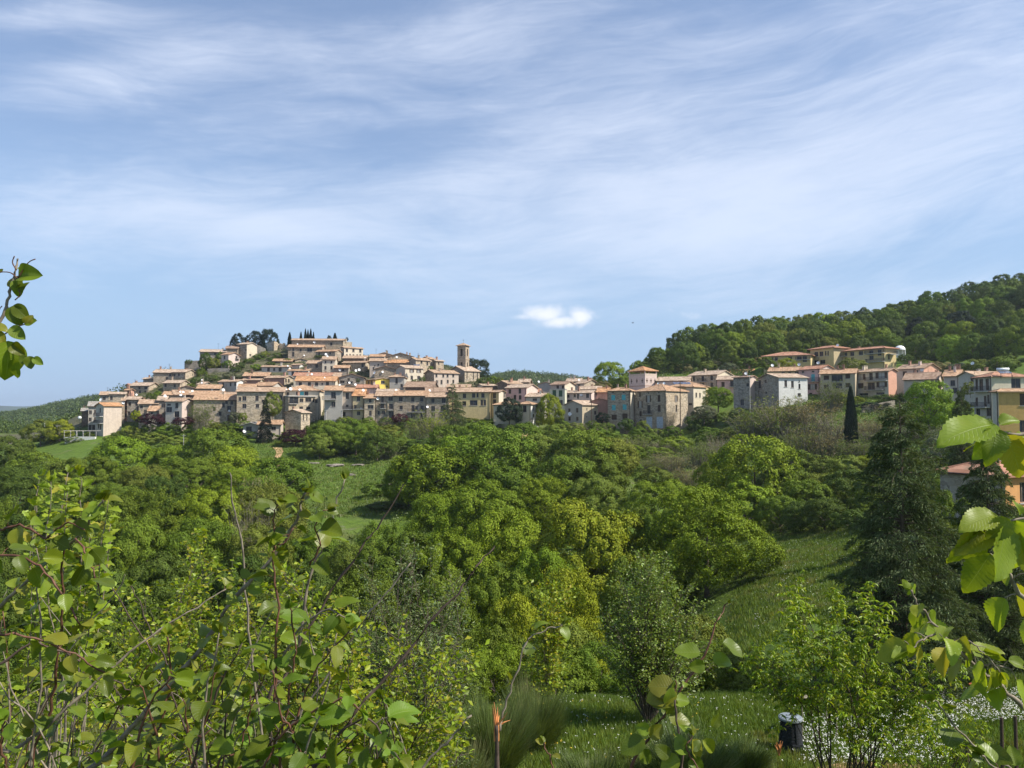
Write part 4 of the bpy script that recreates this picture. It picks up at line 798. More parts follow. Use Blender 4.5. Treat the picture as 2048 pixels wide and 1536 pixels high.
# upper apartments
h(6,285,850,None,545,700,8,'low western wing of the khaki apartment row under the wood',wall='yelbeige',roof='red',wins=[(370,585,2,2.2),(437,572,1,1.3),(603,560,1.6,1.3),(715,548,1.8,1.4),(780,560,1.6,2),(815,632,1.6,2)],bal=[('A',315,430,630,1.2),('A',675,850,602,1.4)],Y=262,D=11,pitch=15,chim=0,name='apartment_house',cat='apartment house',over=.8,ridge='hip')
h(6,845,1128,1290,455,650,40,'tallest middle block of the khaki apartment row under the wood',wall='yelbeige',wallB='tan',roof='red',wins=[(918,532,1.7,1.6),(980,528,1.7,1.6),(1032,522,.6,1.6),(1060,522,.6,1.6),(918,628,1.7,1.5),(995,625,2.4,1.5)],Y=262,pitch=14,chim=0,name='apartment_house',cat='apartment house',over=.8,ridge='hip',D=12)
h(6,1112,1738,1880,462,660,36,'long eastern wing of the khaki apartment row, with wrap-around balconies',wall='yelbeige',wallB='yelbeige',roof='red',wins=[(1192,520,2,2.2),(1275,502,1,1.2),(1350,495,1.8,1.4),(1456,485,1.8,1.4),(1190,610,1.8,2),(1280,595,1.2,1),(1355,590,1.6,1),(1580,480,1.8,1.6),(1680,480,1.6,2),(1583,575,1.8,1.4),(1680,580,2.6,2.4)],winsB=[(1795,560,1,2)],
  bal=[('A',1112,1290,568,1.4),('A',1530,1760,532,1.6),('B',1762,1850,530,1.6),('A',1535,1750,630,1.2)],Y=250,pitch=14,chim=1,name='apartment_house',cat='apartment house',over=.9,ridge='hip',D=12,dishes=[(1180,425,.6)])
# hilltop west
h(1,1664,1760,1865,250,370,34,'isolated house with a shaded stone side and a bright pinkish gable below the pines',wall='stoneg',wallB='cream',roof='pale',wins=[(1680,270,.6,.8),(1755,305,.6,.8)],winsB=[(1795,358,1.4,.9)],Y=318,chim=1,pitch=14)
h(1,1500,1572,1686,355,520,40,'narrow pink house with a small red balcony on the western terraces',wall='palepink',wallB='palepink',roof='orange',wins=[(1530,384,.8,1.5),(1531,440,.8,1.5)],winsB=[(1655,378,1,1.2)],bal=[('B',1640,1678,392,.9)],Y=304,chim=0,pitch=17)
h(1,1278,1545,None,332,372,9,'long low farmhouse on the western crest behind the round green tree',wall='stoneg',roof='pale',wins=[(1436,348,1,1)],Y=314,D=8,chim=1,group='houses of the hill village')
h(1,1545,1665,None,295,330,8,'brown-roofed stone house on the crest, beside the bright pinkish gable',wall='stone',roof='brown',Y=316,D=8,chim=0)
h(2,700,850,1080,1075,1200,10,'modern bungalow with wide dark eaves half hidden by a dark conifer',ridge='B',wall='grey',wallB='tan',roof='grey',wins=[(757,1115,1.8,1.4),(730,1115,.5,1.2)],Y=222,D=9,pitch=16,name='bungalow',cat='bungalow',over=.9,dishes=[(712,1140,.6)],chim=0)
h(2,850,1085,None,1072,1190,6,'orange-roofed wing of the bungalow seen past the dark conifer',wall='pinkpl',roof='orange',Y=221,D=7,name='cottage',chim=0,wins=[(1010,1110,1.2,1),(1040,1110,.8,1)])
# orange house behind the big cedar, near
h(0,1880,2010,2140,955,1060,32,'orange-walled house with a red hipped roof glimpsed behind the big cedar',ridge='hip',wall='stoneg',wallB='orange',roof='red',winsB=[(2046,985,.9,1.6)],wins=[(1975,985,1.2,1.8)],Y=60,pitch=20,name='house',cat='house',chim=1,group='houses beyond the garden',D=9)

# ---- bell tower
def tower():
    c = 3; C = P(cx(c, 1440), cy(c, 262), 288.0); t_ = R(26)+math.atan((cx(c, 1440)-1024)/F); dC = C.y*cp+C.z*sp
    ul = (cx(c, 1356)-1024)/F; W_ = (C.x-ul*dC)/(math.cos(t_)+ul*math.sin(t_)*cp); D_ = W_*0.92
    low = C.z-16.5; root = empty('bell_tower', (C.x, C.y, low), -t_, label='square stone bell tower rising behind the church nave', cat='bell tower')
    H_ = 16.5; mb = MB(); wm = wallmat(*WC['stone'])
    for P0, ex_, L, inn, axis in (((-W_, 0, 0), (1, 0, 0), W_, (0, 1, 0), 'A'), ((0, 0, 0), (0, 1, 0), D_, (-1, 0, 0), 'B'), ((0, D_, 0), (-1, 0, 0), W_, (0, -1, 0), 'C'), ((-W_, D_, 0), (0, -1, 0), D_, (1, 0, 0), 'D')):
        m_ = L/2; holes = [(m_-.45, m_+.45, H_-3.9, H_-1.2), (m_-.4, m_+.4, H_-7.8, H_-6.2)]
        face_grid(mb, P0, ex_, L, H_, holes, 0, depth=.9, inn=inn)
        for hh in holes:
            f = MB(); ex_v = Vector(ex_); q0 = Vector(P0)+ex_v*(hh[0]); iv = Vector(inn)
            p_ = [q0+iv*.85+Vector((0, 0, hh[2])), q0+ex_v*(hh[1]-hh[0])+iv*.85+Vector((0, 0, hh[2])), q0+ex_v*(hh[1]-hh[0])+iv*.85+Vector((0, 0, hh[3])), q0+iv*.85+Vector((0, 0, hh[3]))]
            f.poly([tuple(v) for v in p_]); f.build('belfry_opening', M['glass'], root)
    mb.build('wall', wm, root)
    s = MB()
    for z in (H_-5.2, H_-9.6): s.box(-W_-.12, .12, -.12, D_+.12, z, z+.22)
    s.build('string_course', wallmat(*WC['stonel']), root)
    r = MB(); o = .55; z0 = H_+.02; ap = (-W_/2, D_/2, H_+1.25)
    cs = [(-W_-o, -o, z0+.12), (o, -o, z0+.12), (o, D_+o, z0+.12), (-W_-o, D_+o, z0+.12)]
    for i in range(4): r.poly([cs[i], cs[(i+1) % 4], ap], 0, [(0, 0), (W_, 0), (W_/2, 3)])
    r.box(-W_-o, o, -o, D_+o, z0, z0+.116); ro = r.build('roof', roofmat(RC['tan']), root)
    f = MB(); f.tube([(-W_/2, D_/2, H_+1.2), (-W_/2, D_/2, H_+2.6)], .04, 5); f.tube([(-W_/2-.3, D_/2, H_+2.2), (-W_/2+.3, D_/2, H_+2.2)], .035, 4); f.build('cross', M['iron'], ro)
tower()
# ---- loggia house: plaster storey with pierced crosses, open loggia above, hipped roof
def loggia():
    c = 4; Y = 252; C = P(cx(c, 1740), cy(c, 520), Y); t_ = R(48)+math.atan((cx(c, 1740)-1024)/F); dC = C.y*cp+C.z*sp
    ul = (cx(c, 1576)-1024)/F; W_ = (C.x-ul*dC)/(math.cos(t_)+ul*math.sin(t_)*cp); ur = (cx(c, 1862)-1024)/F; D_ = (ur*dC-C.x)/(math.sin(t_)-ur*math.cos(t_)*cp)
    W_ = min(W_, 9); D_ = min(D_, 9)
    lg = 50/5.12/F*Y; zf = -lg; low = -8.5
    root = empty('loggia_house', (C.x, C.y, C.z+low), -t_, label='square plaster house with pierced crosses under an open roofed loggia', cat='house')
    mb = MB(); mb.box(-W_, 0, 0, D_, 0, zf-low); wa = mb.build('wall', wallmat(*WC['palepink']), root)
    p = MB(); s = .32
    for x, y in ((-s, 0), (-W_, 0), (-s, D_-s), (-W_, D_-s), (-W_/2, D_-s)): p.box(x, x+s, y, y+s, zf-low, -low)
    p.build('loggia_pillars', wallmat(*WC['palepink']), root)
    p = MB(); p.box(-W_, 0, 0.02, .14, zf-low, zf-low+.75); p.box(-.14, -.02, .14, D_, zf-low, zf-low+.75); p.build('parapet', wallmat(*WC['pinkpl']), root)
    r = MB(); o = .5; z0 = -low+.01; ap = (-W_/2, D_/2, z0+1.9); cs = [(-W_-o, -o, z0+.15), (o, -o, z0+.15), (o, D_+o, z0+.15), (-W_-o, D_+o, z0+.15)]
    for i in range(4): r.poly([cs[i], cs[(i+1) % 4], ap], 0, [(0, 0), (W_, 0), (W_/2, 4)])
    r.box(-W_-o, o, -o, D_+o, z0, z0+.145); r.build('roof', roofmat(RC['strong']), root)
    for face, L in (('A', W_), ('B', D_)):
        for i in range(3):
            u = L*(i+.5)/3; z = zf-low-1.6; q = MB()
            for a, b_, hh in ((-.14, .14, .75), (-.42, .42, .16)):
                if face == 'A': q.box(-L+u+a, -L+u+b_, -.02, .01, z-hh, z+hh)
                else: q.box(-.01, .022, u+a, u+b_, z-hh, z+hh)
            q.build('pierced_cross', M['brownwood'], root)
    b = MB(); b.box(-W_-.06, .06, -.06, D_+.06, zf-low-3.4, zf-low-3.2); b.build('string_course', M['brick'], root)
loggia()
# pillars under the raised concrete house
for k, (px, lab) in enumerate(((1543, 'western'), (1708, 'eastern'))):
    a = P(cx(2, px), cy(2, 925), 234.6); q = MB(); q.box(-.22, .22, -.22, .22, 0, 5.2); q.box(-.34, .34, -.34, .34, 5.2, 5.4)
    q.build('pillar', M['concrete'], None, label='%s concrete pillar carrying the grey house with the open upper terrace' % lab, cat='pillar').location = (a.x, a.y, a.z-5.4)
# ---- castle ruin
def ruin():
    wm = wallmat(*WC['ruin']); wl = wallmat(*WC['stonel']); Y = 330
    a = P(531, 712, Y); sc_ = Y/F; root = empty('castle_ruin', (a.x, a.y, a.z-2), 0, label='roofless castle ruin with a broken arched wall on the hilltop', cat='ruin')
    W_ = 17*sc_; H_ = 29*sc_+2
    m = MB(); prof = [(0, H_-.9), (.9, H_-.5), (1.9, H_-.1), (W_, H_+.1)]
    def wallp(mb, x0, y0, x1, y1, th, tops, holes=()):
        """ragged wall between two plan points"""
        d = Vector((x1-x0, y1-y0, 0)); L = d.length; d.normalize(); n_ = Vector((-d.y, d.x, 0))*th
        for (ua, za), (ub, zb) in zip(tops[:-1], tops[1:]):
            if ub <= ua: continue
            for lo, ha, hb in ([(0, za, zb)] if not any(h_[0] < (ua+ub)/2 < h_[1] for h_ in holes) else
                               [(0, [h_ for h_ in holes if h_[0] < (ua+ub)/2 < h_[1]][0][2],)*1+([h_ for h_ in holes if h_[0] < (ua+ub)/2 < h_[1]][0][2],), ([h_ for h_ in holes if h_[0] < (ua+ub)/2 < h_[1]][0][3], za, zb)]):
                pa = Vector((x0, y0, 0))+d*ua; pb = Vector((x0, y0, 0))+d*ub
                v = [pa+Vector((0, 0, lo)), pb+Vector((0, 0, lo)), pb+Vector((0, 0, hb)), pa+Vector((0, 0, ha))]; v2 = [q+n_ for q in v]
                mb.poly([tuple(q) for q in v]); mb.poly([tuple(q) for q in v2[::-1]])
                for i in range(4): mb.poly([tuple(v[i]), tuple(v2[i]), tuple(v2[(i+1) % 4]), tuple(v[(i+1) % 4])])
    t1 = [(0, H_-1.2), (1.0, H_-.4), (1.6, H_-.6), (2.6, H_), (W_, H_+.1)]
    wallp(m, 0, 1.5, W_, 0, 1.0, t1); m.build('keep_front', wm, root)
    m = MB(); wallp(m, W_+.01, 0, W_+2.2, 6, .9, [(0, H_+.1), (2, H_), (3, H_-.8), (5, H_-.4), (6.2, H_-.7)]); m.build('keep_side', wl, root)
    m = MB(); L = 18*sc_
    wallp(m, W_+1.6, 2.2, W_+1.6+L, 1.5, .8, [(0, H_-.6), (.6, H_-.5), (1.2, H_-1.3), (1.7, H_-.4), (2.3, H_-.5), (2.8, H_-2.4), (3.2, H_-1.0), (L, H_-1.1)], [(.6, 1.3, 3.4, 5.8)]); m.build('broken_wall', wl, root)
    m = MB(); 
    for k in range(9):
        a0, a1 = math.pi*k/9, math.pi*(k+1)/9; r0, r1 = .9, 1.4; cx_, cz_ = W_+3.0, 2.4
        q = [(cx_+r0*math.cos(a0), cz_+r0*math.sin(a0)), (cx_+r1*math.cos(a0), cz_+r1*math.sin(a0)), (cx_+r1*math.cos(a1), cz_+r1*math.sin(a1)), (cx_+r0*math.cos(a1), cz_+r0*math.sin(a1))]
        f_ = [(x, -.6, z) for x, z in q]; b_ = [(x, .3, z) for x, z in q]
        m.poly(f_[::-1]); m.poly(b_)
        for i in range(4): m.poly([f_[i], f_[(i+1) % 4], b_[(i+1) % 4], b_[i]])
    m.build('arch', wl, root)
ruin()
# ---- free-standing walls
def swall(pts, Y, hgt, label, wall='stoneg', name='retaining_wall', th=.6, cat='wall', down=2.5):
    q = MB(); g = []
    for i, (px, py) in enumerate(pts): g.append(P(px, py, Y[i] if hasattr(Y, '__len__') else Y))
    o = g[0]; sub = []
    for a, b_ in zip(g[:-1], g[1:]):
        n = max(1, int((b_-a).length/1.6))
        for k in range(n): sub.append(a.lerp(b_, k/n))
    sub.append(g[-1]); rg = random.Random(3)
    tops = [p_.z+rg.uniform(-.12, .12) for p_ in sub]
    for i in range(len(sub)-1):
        a, b_ = sub[i]-o, sub[i+1]-o; za, zb_ = tops[i]-o.z, tops[i+1]-o.z
        f_ = [(a.x, a.y, za-hgt-down), (b_.x, b_.y, zb_-hgt-down), (b_.x, b_.y, zb_), (a.x, a.y, za)]; bk = [(x, y+th, z) for x, y, z in f_]
        q.poly(f_); q.poly(bk[::-1]); q.poly([f_[3], f_[2], bk[2], bk[3]])
        if i == 0: q.poly([f_[0], f_[3], bk[3], bk[0]])
        if i == len(sub)-2: q.poly([f_[1], bk[1], bk[2], f_[2]])
    ob = q.build(name, wallmat(*WC[wall]), None, label=label, cat=cat); ob.location = o; return ob
swall([(369,726),(372,722),(400,721)],309,3,'dark stone terrace wall at the western end of the crest')
swall([(415,737),(445,736),(480,738)],301,3,'stone retaining wall of the terrace beneath the narrow pink house')
swall([(455,735),(490,734),(520,742)],306,1.5,'thin pale terrace wall just above the garden greenery','stonel')
swall([(480,748),(520,742),(528,744)],297,2,'terrace wall next to the bright grass patch below the castle')
swall([(511,693),(518,691),(530,697)],326,4,'crumbling light wall linking the bright pinkish gable and the castle ruin','ruin')
swall([(498,713),(540,714),(572,720)],322,1.2,'low rubble wall along the path under the castle ruin','ruin')
swall([(610,722),(628,718),(640,722)],310,3,'dry stone wall under the glazed porch near the hilltop','stonel')
swall([(1240,856),(1290,858),(1345,856),(1362,846)],[224,221,219,219],1.2,'low brick-coloured wall at the foot of the largest stone house','brown')
swall([(1100,842),(1140,846),(1180,846),(1215,846)],[232,230,229,228],.9,'low wall and terrace edge by the grey gabled house','stonel')
swall([(130,874),(160,873),(190,874)],228,1.5,'white low garden wall beneath the yellow-green pergola, far west','white',name='garden_wall')
swall([(1725,812),(1760,806),(1790,801)],190,1.2,'pale terrace kerb wall among hedges below the cream three-storey house','stonel',name='garden_wall')
swall([(1400,738),(1425,733),(1470,733)],288,1.5,'grey concrete wall at the edge of the wood behind the pale yellow gable','grey')
# ---- pergola, sheet roof, white dome tent, poles
def pergola():
    a = P(128, 862, 229); root = empty('pergola', a, 0, label='white-posted pergola with a yellow-green vine top, far west', cat='pergola')
    q = MB(); 
    for i in range(6): q.box(i*1.9, i*1.9+.12, 0, .12, -2.4, 0); q.box(i*1.9, i*1.9+.12, 3, 3.12, -2.4, 0)
    for i in range(12): q.box(i*.88, i*.88+.08, -.3, 3.4, 0.003, .1)
    q.build('timber_frame', M['concrete'], root)
    return root, a
pergola()
def poles():
    def pole(px, py0, py1, Y, r, mat, label, lamp=False, name='utility_pole', cat='pole', sphere=0):
        top = P(px, py0, Y); bot = P(px, py1, Y); q = MB(); H_ = top.z-bot.z+1.5
        if lamp or sphere: root = empty(name, (bot.x, bot.y, bot.z-1.5), 0, label=label, cat=cat); par = root
        q.tube([(0, 0, 0), (0, 0, H_)], [r, r*.75], 8)
        if lamp:
            q.build('post', mat, root); l = MB(); l.tube([(0, 0, H_-.1), (-.3, -.5, H_+.25), (-.5, -1.1, H_+.3)], .05, 6); l.box(-.75, -.35, -1.7, -1.0, H_+.24, H_+.36); l.build('lamp_head', M['dish'], root)
        elif sphere:
            q.build('post', mat, root); bm = bmesh.new(); bmesh.ops.create_icosphere(bm, subdivisions=2, radius=sphere); me = bpy.data.meshes.new('globe'); bm.to_mesh(me); bm.free(); me.polygons.foreach_set('use_smooth', [True]*len(me.polygons))
            g_ = obj('globe', me, root, M['dish']); g_.location = (0, 0, H_+sphere*.8)
        else:
            q.box(-.5, .5, -.05, .05, H_-.5, H_-.4); ob = q.build(name, mat, None, label=label, cat=cat); ob.location = (bot.x, bot.y, bot.z-1.5)
    pole(1361, 764, 845, 221, .13, M['brownwood'], 'tall dark pole in front of the largest stone house')
    pole(1500, 754, 815, 207, .11, M['concrete'], 'pale lamp post before the bare dark stone block', lamp=True, name='street_lamp', cat='street lamp')
    pole(1183, 798, 842, 229, .12, M['brownwood'], 'dark pole at the corner of the grey gabled house')
    pole(1064, 835, 862, 225, .12, M['brownwood'], 'short dark pole on the bare earth patch below the orange-roofed villa')
    pole(159, 838, 856, 233, .06, M['iron'], 'lamp with a white globe at the western tip of the village', sphere=.5, name='globe_lamp', cat='lamp')
    pole(89, 842, 858, 260, .12, M['concrete'], 'lone pale pole on the ridge west of the village')
    pole(367, 868, 892, 205, .09, M['concrete'], 'thin pale pole standing in the scrub below the plaster house with the pink gable')
    pole(1417, 780, 798, 236, .08, M['concrete'], 'slim grey pole between the pale yellow hall and the bright green tree')
poles()
def tent():
    a = P(1800, 706, 254); root = empty('garden_tent', a, 0, label='white dome-topped garden tent beside the apartment row under the wood', cat='tent')
    q = MB(); n = 16; rr = 1.7
    def ring(z, r_): return [(r_*math.cos(2*math.pi*j/n), r_*math.sin(2*math.pi*j/n), z) for j in range(n)]
    rs = [ring(1.0, rr)]+[ring(1.0+1.5*math.sin(k*math.pi/10), rr*math.cos(k*math.pi/10)) for k in range(1, 5)]
    for A, B in zip(rs[:-1], rs[1:]):
        for j in range(n): q.poly([A[j], A[(j+1) % n], B[(j+1) % n], B[j]])
    q.poly(rs[-1]); q.build('canopy', M['dish'], root, smooth=True)
    q = MB()
    for j in range(8): x, y = rr*math.cos(math.pi*j/4), rr*math.sin(math.pi*j/4); q.tube([(x, y, -2.5), (x, y, 1.05)], .06, 5)
    q.build('posts', M['dish'], root)
    d = MB(); A, B = ring(-1.5, rr*.97), ring(1.0, rr*.97)
    for j in range(0, 5): d.poly([A[j], A[(j+1) % n], B[(j+1) % n], B[j]])
    d.build('side_curtain', M['dish'], root)
tent()
def solar(px, py, Y, w_, d_, label, tank=False, pitch=18, rz=0):
    a = P(px, py, Y); root = empty('solar_panel', a, rz, label=label, cat='solar panel')
    q = MB(); tp = math.tan(R(pitch)); n = max(1, int(w_/1.1))
    for i in range(n): q.prism([(i*1.08, 0, 0), (i*1.08+1.0, 0, 0), (i*1.08+1.0, d_, d_*tp), (i*1.08, d_, d_*tp)], .06)
    q.build('collector', M['solar'], root)
    if tank: q = MB(); q.tube([(0, d_+.2, d_*tp+.3), (w_, d_+.2, d_*tp+.3)], .28, 12); q.build('water_tank', M['dish'], root, smooth=True)
    for i in range(1): 
        q = MB(); q.box(.05, .12, .1, .17, -1.0, .0); q.box(w_-.2, w_-.13, .1, .17, -1.0, 0); q.build('bracket', M['iron'], root)
solar(1348, 768, 238.5, 6, 2.2, 'dark solar panels on the orange roof behind the largest stone house')
solar(2001, 746.5, 154, 2.2, 1.9, 'rooftop solar heater with a white tank on the big white apartment house', tank=True, rz=R(-15))
solar(827, 731, 270, 2.6, 1.6, 'bluish solar panels on the roof of the white house with a grey gable')
def bird():
    a = P(1265, 646, 120); root = empty('bird', a, R(20), label='small dark bird gliding in the sky above the dip in the village', cat='bird')
    q = MB(); pts = [(-.16, 0, .02), (-.08, 0, .03), (0, 0, 0.02), (.1, 0, 0.0), (.2, 0, -.01)]; q.tube(pts, [.01, .045, .055, .04, .01], 8)
    for s in (-1, 1):
        q.poly([(-.02, 0, .03), (.09, 0, .03), (.10, s*.22, .10), (.04, s*.42, .07), (-.02, s*.22, .10)])
        q.poly([(-.02, s*.22, .095), (.04, s*.42, .065), (.10, s*.22, .095), (.09, 0, .025), (-.02, 0, .025)])
    q.poly([(.17, -.03, 0), (.27, -.06, 0), (.27, .06, 0), (.17, .03, 0)])
    o = q.build('body', M['iron'], root, smooth=True)
bird()
# ---------------------------------------------------------------- vegetation library
def leafmat(name, trans=0.35, rough=0.5, spec=0.35, base=None, var=0.35, veins=False, edge=None, yellow=0.25):
    m, t, b, o = newmat(name); t.l.remove(o.inputs[0].links[0])
    if base is None:
        oi = t.node('ShaderNodeObjectInfo'); c0 = oi.outputs['Color']
    else: c0 = t.node('ShaderNodeRGB').outputs[0]; c0.default_value = (*base, 1)
    geo = t.node('ShaderNodeNewGeometry'); r = geo.outputs['Random Per Island']
    wn = t.node('ShaderNodeTexWhiteNoise', noise_dimensions='1D'); t.l.new(r, wn.inputs['W'])
    br = t.ramp(r, 0, 1, 1-var, 1+var, smooth=False)
    c = t.mix(1.0, c0, t.comb(br, br, br), 'MULTIPLY')
    warm = t.mix(1.0, c, (1.75, 1.22, 0.75), 'MULTIPLY')
    c = t.mix(t.math('MULTIPLY', t.ramp(wn.outputs['Value'], 0.35, 1.0), yellow*2), c, warm)
    if edge is not None:
        c = t.mix(t.math('MULTIPLY', t.ramp(wn.outputs['Value'], 0.80, 0.97), edge[3]), c, edge[:3])
    if veins:
        uvn = t.node('ShaderNodeUVMap'); sp_ = t.node('ShaderNodeSeparateXYZ'); t.l.new(uvn.outputs[0], sp_.inputs[0])
        v = t.math('ABSOLUTE', t.math('SUBTRACT', sp_.outputs[1], 0.5))
        mid = t.ramp(v, 0.0, 0.022, 1.0, 0.0)
        side = t.math('FRACT', t.math('MULTIPLY', t.math('SUBTRACT', sp_.outputs[0], t.math('MULTIPLY', v, 0.55)), 9.0 if veins == 1 else 13.0))
        side = t.ramp(t.math('ABSOLUTE', t.math('SUBTRACT', side, 0.5)), 0.40, 0.5)
        vv = t.math('MAXIMUM', mid, t.math('MULTIPLY', side, 0.40 if veins == 1 else 0.6))
        lite = t.mix(0.5, c, (0.30, 0.36, 0.10))
        c = t.mix(t.math('MULTIPLY', vv, 0.7), c, lite)
        blot = t.noise(geo.outputs['Position'], 30.0, 3, 0.6)
        c = t.mix(t.math('MULTIPLY', t.ramp(blot, 0.5, 0.8), 0.35), c, t.mix(1.0, c, (1.5, 1.15, 0.7), 'MULTIPLY'))
        bump(t, b, t.math('SUBTRACT', 1.0, vv), 0.35, 0.003)
    t.l.new(c, b.inputs['Base Color']); b.inputs['Roughness'].default_value = rough; b.inputs['Specular IOR Level'].default_value = spec
    tr = t.node('ShaderNodeBsdfTranslucent'); t.l.new(t.mix(1.0, c, (1.35, 1.25, 0.45), 'MULTIPLY'), tr.inputs[0])
    mx = t.node('ShaderNodeMixShader'); mx.inputs[0].default_value = trans
    t.l.new(b.outputs[0], mx.inputs[1]); t.l.new(tr.outputs[0], mx.inputs[2]); t.l.new(mx.outputs[0], o.inputs[0])
    return m
M['leaf'] = leafmat('tree_leaves', trans=.15, yellow=.13, spec=.12, rough=.6); M['needle'] = leafmat('conifer_needles', trans=0.10, rough=0.6, spec=0.2, var=0.45, yellow=0.05)
M['bark'] = plain('grey_brown_bark', (0.11, 0.085, 0.065), 0.9, 0, 0.45, 8)
M['twig'] = plain('pale_twigs', (0.20, 0.175, 0.125), 0.9, 0, 0.35, 3)
TONES = {'bright': (0.150, 0.222, 0.014), 'mid': (0.104, 0.160, 0.015), 'dark': (0.070, 0.112, 0.017), 'yellow': (0.185, 0.232, 0.014), 'olive': (0.140, 0.180, 0.026),
         'purple': (0.050, 0.016, 0.022), 'brown': (0.19, 0.175, 0.07), 'conifer': (0.024, 0.042, 0.022), 'cedar': (0.125, 0.170, 0.070), 'fresh': (0.155, 0.255, 0.020), 'grey': (0.105, 0.130, 0.070), 'black': (0.018, 0.032, 0.018)}
TNAME = {'bright': 'bright green', 'mid': 'mid green', 'dark': 'dark green', 'yellow': 'yellow-green', 'olive': 'olive green', 'brown': 'brownish', 'fresh': 'fresh green', 'grey': 'grey-green', 'purple': 'purple', 'conifer': 'blackish green', 'cedar': 'blue-green', 'black': 'blackish'}
def rdirs(rng, n):
    v = rng.normal(size=(n, 3)); return v/np.linalg.norm(v, axis=1, keepdims=True)
def nrm(v): return v/np.maximum(np.linalg.norm(v, axis=1, keepdims=True), 1e-9)
LT_V = np.array([(0, 0, 0), (.5, .30, .08), (1, 0, -.06), (.5, -.30, .08)], float); LT_F = np.array([(0, 2, 1), (0, 3, 2)])
LN_V = np.array([(0, 0, 0), (.45, .17, .05), (1, 0, -.22), (.45, -.17, .05)], float); LN_F = LT_F
def place_leaves(tv, tf, pos, axis, normal, size, wid=None):
    """instances of template (x along leaf, y across, z normal) -> verts, faces"""
    ax = nrm(axis); nn = normal-ax*(normal*ax).sum(1, keepdims=True); nn = nrm(nn); bi = np.cross(nn, ax)
    s = size[:, None, None]; w_ = s if wid is None else wid[:, None, None]
    v = pos[:, None]+ax[:, None]*tv[None, :, 0:1]*s+bi[:, None]*tv[None, :, 1:2]*w_+nn[:, None]*tv[None, :, 2:3]*s
    f = tf[None]+(np.arange(len(pos))*len(tv))[:, None, None]
    return v.reshape(-1, 3), f.reshape(-1, tf.shape[1])
def crown_mesh(name, seed, n, ls, nprim=16, low=0.0, spread=0.5, top=1.0, mat=None, tv=LT_V, nsub=14, srf=.34, ragged=.10, pr0=.15, pr1=.23, jit=.42, tall=0.0):
    """crown as a heap of rounded boughs, each covered with smaller leafy knobs; leaves lie on the outside of the heap"""
    rng = np.random.default_rng(seed); cen = np.array([0, 0, (low+top)/2]); semi = np.array([spread, spread, (top-low)/2]); k = np.arange(nprim)
    ph = k*2.39996+rng.uniform(0, 6); zz = 1-1.45*(k+.5)/nprim+rng.normal(size=nprim)*.06; zz = np.clip(zz, -.8, .98); rr = np.sqrt(1-zz**2)
    pr = rng.uniform(pr0, pr1, nprim); rad = (1-pr/spread)*rng.uniform(.80, 1.08, nprim)
    PC = cen+np.stack([np.cos(ph)*rr, np.sin(ph)*rr, zz], -1)*rad[:, None]*semi; PC = np.concatenate([PC, [cen+np.array([0, 0, .05])]]); pr = np.concatenate([pr, [.27]])
    sd_ = rdirs(rng, len(pr)*nsub).reshape(len(pr), nsub, 3)+((PC-cen)/semi)[:, None]*.5; sd_ /= np.linalg.norm(sd_, axis=2, keepdims=True)
    sc_ = PC[:, None]+sd_*pr[:, None, None]*.82; sr = pr[:, None]*srf*rng.uniform(.7, 1.35, (len(pr), nsub))
    P1 = []; N1 = []; need = n; tries = 0
    while need > 0 and tries < 12:
        m_ = int(need*2.2)+200; w_ = (sr.ravel()**2); w_ /= w_.sum(); q_ = rng.choice(len(w_), m_, p=w_); ip, isub = q_//nsub, q_ % nsub
        d = rdirs(rng, m_); pos = sc_[ip, isub]+d*(sr[ip, isub]*rng.uniform(.82, 1.06, m_))[:, None]*np.array([1, 1, .9])
        keep = pos[:, 2] > low+.0
        for j in range(len(pr)): keep &= np.linalg.norm((pos-PC[j])*np.array([1, 1, 1.05]), axis=1) > pr[j]*np.where(ip == j, .84, .93)
        nn = nrm(d*.55+nrm(pos-PC[ip])*.45+nrm((pos-cen)/semi)*.2); P1.append(pos[keep]); N1.append(nn[keep]); need -= keep.sum(); tries += 1
    pos = np.concatenate(P1)[:n]; nn = np.concatenate(N1)[:n]; n = len(pos)
    st_ = rng.random(n) < ragged; pos[st_] += nn[st_]*rng.uniform(.005, .035, (st_.sum(), 1))
    ax = np.cross(nn, rdirs(rng, n))+rdirs(rng, n)*.25+np.array([0, 0, -.2]); v, f = place_leaves(tv, LT_F, pos, ax, nrm(nn+rdirs(rng, n)*jit), ls*rng.uniform(.6, 1.35, n))
    return mesh_np(name, v, f, 3, [mat or M['leaf']])
def trunk_mesh(name, seed, low=.13, r=.022, limbs=7, mat=None):
    rg = random.Random(seed); q = MB()
    q.tube([(0, 0, -.12), (.005, 0, .1), (rg.uniform(-.02, .02), rg.uniform(-.02, .02), .28), (rg.uniform(-.03, .03), rg.uniform(-.03, .03), .42), (0, 0, .52)], [r*1.2, r*.9, r*.7, r*.4, r*.15], 7)
    for i in range(limbs):
        a = 2*math.pi*(i+rg.random()*.6)/limbs; z = rg.uniform(.15, .35); L = rg.uniform(.18, .32); e = rg.uniform(.12, .30)
        q.tube([(0, 0, z), (math.cos(a)*L*.5, math.sin(a)*L*.5, z+e*.4), (math.cos(a)*L, math.sin(a)*L, z+e)], [r*.5, r*.35, r*.12], 5)
    return q.mesh(name, [mat or M['bark']])
PROTO = {}
